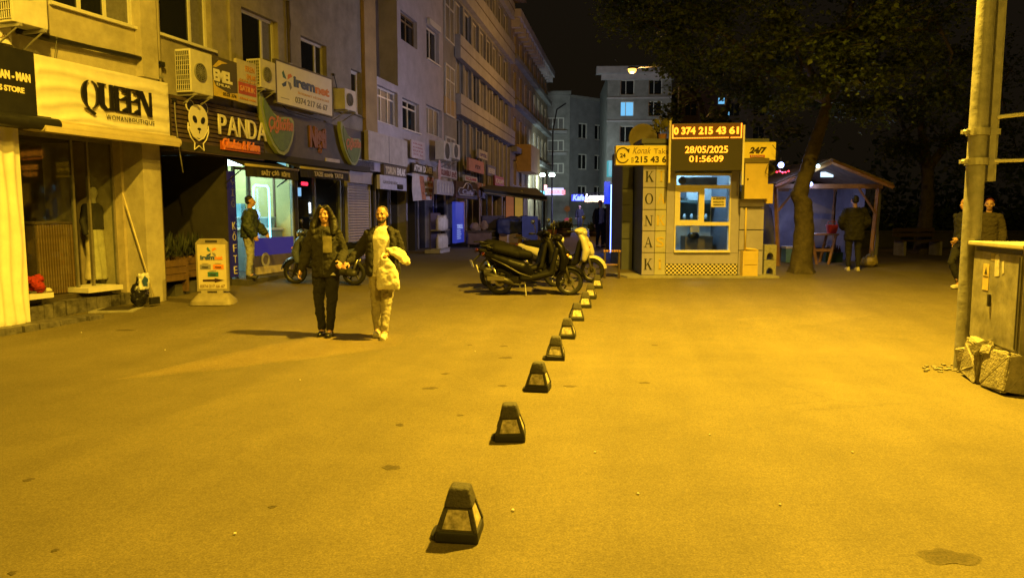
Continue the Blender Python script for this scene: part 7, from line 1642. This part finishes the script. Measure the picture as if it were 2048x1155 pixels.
    for l in legs: e.chain([l[0] + Vector((0, 0, -.06)), l[0] * .5 + l[1] * .5, l[1], l[1] * .5 + l[2] * .5, l[2] + Vector((0, 0, .035))], [.1, .092, .074, .066, .058])
    organic('trousers', e, trs, o, max(voxel, .011), 2, .018, .07, .014)
    # ---- jacket or jumper
    def upper(name, mat, grow, hz, sleeves=True, disp=.02, front=True, fine=.018):
        e = MB(); g_ = grow
        if front:
            e.loft([(0, -tq(hz), hz, .175 * slim + g_, .118 + g_), (0, -tq(1.0), 1.0, .17 * slim + g_, .118 + g_), (0, -tq(1.15), 1.15, .162 * slim + g_, .115 + g_), (0, -tq(1.32), 1.32, .185 * slim + g_, .122 + g_), (0, -tq(1.42), 1.42, .145 * slim + g_, .1 + g_), (0, -tq(1.485), 1.485, .085 + g_ * .5, .078 + g_ * .5)])
        else:                                                          # open jacket: two fronts and a back
            for s in (-1, 1):
                e.chain([(s * .155 * slim, -.075, hz + .03), (s * .15 * slim, -.085, 1.1), (s * .15 * slim, -.085, 1.3), (s * .1 * slim, -.06, 1.46)], [.05, .045, .045, .035]); e.chain([(s * .17 * slim, .02, hz + .03), (s * .165 * slim, .01, 1.1), (s * .165 * slim, .0, 1.32), (s * .12 * slim, .01, 1.425)], [.05 + g_, .045 + g_, .05 + g_, .045 + g_])
            e.loft([(0, .075, hz, .16 * slim, .04 + g_), (0, .075, 1.1, .15 * slim, .04 + g_), (0, .07, 1.32, .17 * slim, .05 + g_), (0, .05, 1.44, .13 * slim, .04 + g_), (0, .04, 1.5, .07, .03 + g_)])
        if sleeves:
            for a in arms:
                ee = a[1] * .0 + a[2] - (a[2] - a[1]).normalized() * .015
                e.chain([a[0], a[0] * .5 + a[1] * .5, a[1], a[1] * .4 + ee * .6, ee], [.064 + g_ * .8, .06 + g_, .056 + g_, .05 + g_, .042 + g_ * .8])
        e2 = organic(name, e, mat, o, max(voxel, .011), 2, disp, .075, fine)
        return e2
    if shirt: upper('jumper', shirt, .004, hem - .02, sleeves=False, disp=.008, fine=.003)
    upper('jacket', top, .012 + puff, hem, True, .022 + puff * .6, not open_jacket)
    for i, l in enumerate(legs):
        a = l[2]; e = MB(); e.ell((a.x, a.y - .07, a.z - .045), (.046, .13, .042)); e.ell((a.x, a.y - .0, a.z - .025), (.043, .055, .06)); e.box(a.x - .04, a.x + .04, a.y - .17, a.y + .05, a.z - .085, a.z - .06)
        organic('shoe', e, shoe, o, .011, 2)
    return o
cloth = lambda n, c, r=.85, na=.25: M(n, c, r, ns=16, na=na, bs=120, ba=.25)
wl = GP(655, 669); ml = GP(768, 673)
hjoin = Vector((-2.21, 9.72, .93))
def loc_of(p, o, rz=0): return Matrix.Rotation(-rz, 3, 'Z') @ (Vector(p) - Vector(o))
hw_ = loc_of(hjoin, wl); hm_ = loc_of(hjoin + Vector((.0, -.01, .01)), ml)
# woman
P = person('woman in dark jacket with pale chest panel and long dark hair walking hand in hand', (wl.x, wl.y, wl.z), 0, 1.0,
       arms=[[(-.165, 0, 1.37), (-.26, .03, 1.12), (-.32, -.05, .9)], [(.165, 0, 1.37), (.235, .05, 1.12), (hw_.x - .05, hw_.y + .02, hw_.z + .08)]],
       legs=[[(-.085, 0, .9), (-.1, -.03, .5), (-.06, -.03, .075)], [(.085, 0, .9), (.09, -.08, .5), (.07, -.12, .075)]],
       top=cloth('dark_olive_jacket', (.02, .019, .015)), trs=cloth('black_trousers', (.014, .014, .017)), shoe=M('black_flats', (.01, .01, .01), .4), hair='long', hem=.8, puff=.004, curl=(.55, .8), slim=.95, palm=[(1, -.1, 0), (-.6, .6, 0)])
m = MB()
vs = []
for j in range(7):
    for i in range(6):
        u, v = i / 5, j / 6; x = .01 + .115 * u; z = 1.13 + .22 * v; vs.append((x, -.166 + .05 * (x / .19) ** 2 - .004 * math.sin(9 * v), z))
MB().add(vs + [(a, b + .05, c_) for a, b, c_ in vs], [(j * 6 + i, j * 6 + i + 1, (j + 1) * 6 + i + 1, (j + 1) * 6 + i) for j in range(6) for i in range(5)]).build('chest_panel', cloth('khaki_chest_panel', (.2, .18, .11)), P, True)
MB().tube([(0, -.15, .84), (0.0, -.15, 1.1), (0, -.15, 1.3), (0, -.12, 1.42)], .006, 6).build('zip', black_metal, P); MB().poly([(.1, .83), (.17, .83), (.135, .865)], -.162, -.14).build('white_logo', M('white_logo', (.7, .7, .68), .5), P)
# man
P = person('bald bearded man in white jumper and open dark jacket carrying a white bag', (ml.x, ml.y, ml.z), 0, 1.0,
       arms=[[(-.175, 0, 1.375), (-.32, .03, 1.14), (hm_.x + .045, hm_.y + .04, hm_.z + .08)], [(.175, 0, 1.375), (.24, .06, 1.12), (.12, -.2, 1.12)]],
       legs=[[(-.09, 0, .9), (-.1, .0, .5), (-.1, .07, .085)], [(.09, 0, .9), (.06, -.1, .5), (.03, -.14, .085)]],
       top=cloth('black_open_jacket', (.018, .017, .016)), shirt=cloth('white_knit', (.78, .75, .66), .9, .08), trs=cloth('beige_trousers', (.38, .34, .25)), shoe=M('white_trainers', (.6, .56, .46), .6), hair='shaved', hairmat=M('black_stubble', (.06, .04, .03), .7, ns=60, na=.3), beard=False, hem=.84, open_jacket=True, head_rot=R(-8), curl=(.85, .9), palm=[(.5, .7, 0), (0, -.1, -1)])
e = MB(); e.ell((0, -.03, 1.55), (.05, .053, .036), seg=16); e.ell((0, -.087, 1.585), (.027, .011, .006)); e.ell((0, -.066, 1.543), (.034, .027, .026))
for s in (-1, 1): e.cap((s * .05, -.03, 1.565), .017, (s * .066, .0, 1.612), .012)
e.xform(Matrix.Translation((0, 0, 1.5)) @ Matrix.Rotation(R(-8), 4, 'Z') @ Matrix.Translation((0, 0, -1.5))); organic('beard', e, hairm, P, .009, 2)
MB().cbox((.06, -.2, .58), (.07, .008, .05), (0, .1, 0)).build('torn_knee', M('trouser_tear', (.12, .09, .06), .9), P)
# bag and cloth carried by the man
hx_ = Vector((ml.x + .06, ml.y - .27, ml.z + 1.13))
o = thing('carrier_bag', 'white creased carrier bag hanging from the man\'s hand', 'bag', (hx_.x + .06, hx_.y - .02, hx_.z - .56))
m = MB(); m.loft([(0, 0, .1, .15, .045, 3), (0.0, 0, .17, .155, .065, 3), (-.01, 0, .3, .14, .055, 3), (-.03, 0, .42, .11, .04, 3), (-.04, 0, .5, .05, .03, 2)])
organic('sack', m, M('white_creased_plastic', (.66, .62, .5), .45, ns=14, na=.12), o, .011, 2, .035, .07)
for s in (-1, 1): MB().tube([(-.04 + s * .05, s * .02, .42), (-.05 + s * .03, s * .02, .52), (-.055, 0, .57)], [.02, .014, .012], 8).build('handle', M('white_creased_plastic', (.66, .62, .5), .45), o, True)
o = thing('folded_garment', 'pale garment draped over the man\'s forearm', 'garment', (ml.x + .17, ml.y - .16, ml.z + 1.0))
m = MB(); m.chain([(-.06, -.06, .17), (.03, -.05, .18), (.11, .0, .13), (.165, .01, .04), (.185, .0, -.0)], [.035, .045, .05, .05, .035]); m.chain([(-.02, -.09, .15), (.08, -.07, .1), (.14, -.04, .02)], [.03, .04, .035])
organic('cloth', m, cloth('pale_cream_cloth', (.64, .58, .45), .85, .12), o, .012, 2, .03, .06)
MB().tube([(.19, -.03, -.0), (.2, -.02, .03), (.19, 0, .06)], .012, 6).build('hem', cloth('pale_cream_cloth', (.64, .58, .45)), o, True)
# man at the shop
mp_ = FB.world(FB.sx(492, .2), .25, gb + .1)
person('man in dark green padded jacket and grey trousers at the lit shop window', (mp_.x, mp_.y, mp_.z), R(105), .96,
       arms=[[(-.18, 0, 1.39), (-.28, .0, 1.15), (-.3, -.12, .93)], [(.18, 0, 1.39), (.24, -.12, 1.17), (.22, -.3, .97)]], top=cloth('dark_green_puffer', (.03, .045, .033), .6), trs=cloth('light_grey_trousers', (.33, .33, .3)), shoe=M('dark_shoes', (.02, .02, .02), .5), hair='short', hem=.88, puff=.035, bend=.08)
# man at the booth
p = GP(1705, 541)
person('person seen from behind in black jacket and white shoes standing at the booth', p, R(172), 1.0, arms=[[(-.18, 0, 1.39), (-.29, -.03, 1.14), (-.2, -.16, 1.0)], [(.18, 0, 1.39), (.29, -.03, 1.14), (.2, -.16, 1.0)]], top=cloth('black_coat', (.012, .011, .01)), trs=cloth('black_trousers', (.014, .014, .017)), shoe=M('white_trainers', (.6, .56, .46), .6), hair='short', hem=.72, puff=.03, voxel=.014, bend=.1)
# walkers at the right
p = AT(1930, 428, 14.4); 
person('person in black striding behind the utility pole with a bare arm', (p.x, 14.4, G(14.4)), R(-80), 1.02, arms=[[(-.18, 0, 1.39), (-.24, .12, 1.15), (-.22, .02, .92)], [(.18, 0, 1.39), (.24, -.12, 1.16), (.2, -.28, 1.0)]], legs=[[(-.09, 0, .9), (-.1, -.14, .52), (-.1, .06, .1)], [(.09, 0, .9), (.1, .06, .5), (.1, .26, .12)]], top=cloth('black_top', (.012, .012, .013)), trs=cloth('black_trousers', (.014, .014, .017)), shoe=M('white_trainers', (.6, .56, .46), .6), hair='short', hem=.9, voxel=.014)
p = AT(1978, 428, 14.9)
person('person in dark olive jacket with a red cap right of the utility pole', (p.x, 14.9, G(14.9)), R(-35), 1.0, top=cloth('dark_brown_jacket', (.05, .04, .022)), trs=cloth('black_trousers', (.014, .014, .017)), shoe=M('dark_shoes', (.02, .02, .02), .5), hair='short', hairmat=M('dark_red_cap', (.12, .015, .012), .8), hem=.85, puff=.01, voxel=.014)
# people by the kiosk
p = GP(1200, 495)
person('person in dark jacket and pale shirt facing the kiosk door', p, R(20), .98, top=cloth('black_coat', (.012, .011, .01)), shirt=cloth('pale_blue_shirt', (.35, .38, .45)), open_jacket=True, trs=cloth('black_trousers', (.014, .014, .017)), shoe=M('dark_shoes', (.02, .02, .02), .5), hair='short', voxel=.018, detail=False)
p = GP(1213, 491)
person('person in black beside the blue LED strip', p, R(-60), .97, top=cloth('black_top', (.012, .012, .013)), trs=cloth('black_trousers', (.014, .014, .017)), shoe=M('white_trainers', (.6, .56, .46), .6), hair='short', voxel=.018, detail=False)
p = GP(1159, 460)
person('lone walker in dark clothes far down the street', p, 0, .95, top=cloth('black_top', (.012, .012, .013)), trs=cloth('dark_grey_trousers', (.03, .03, .032)), shoe=M('dark_shoes', (.02, .02, .02), .5), hair='short', voxel=.024, detail=False, legs=[[(-.09, 0, .9), (-.1, -.1, .5), (-.1, .02, .09)], [(.09, 0, .9), (.1, .04, .5), (.1, .18, .1)]])
print('objects', len(bpy.data.objects))
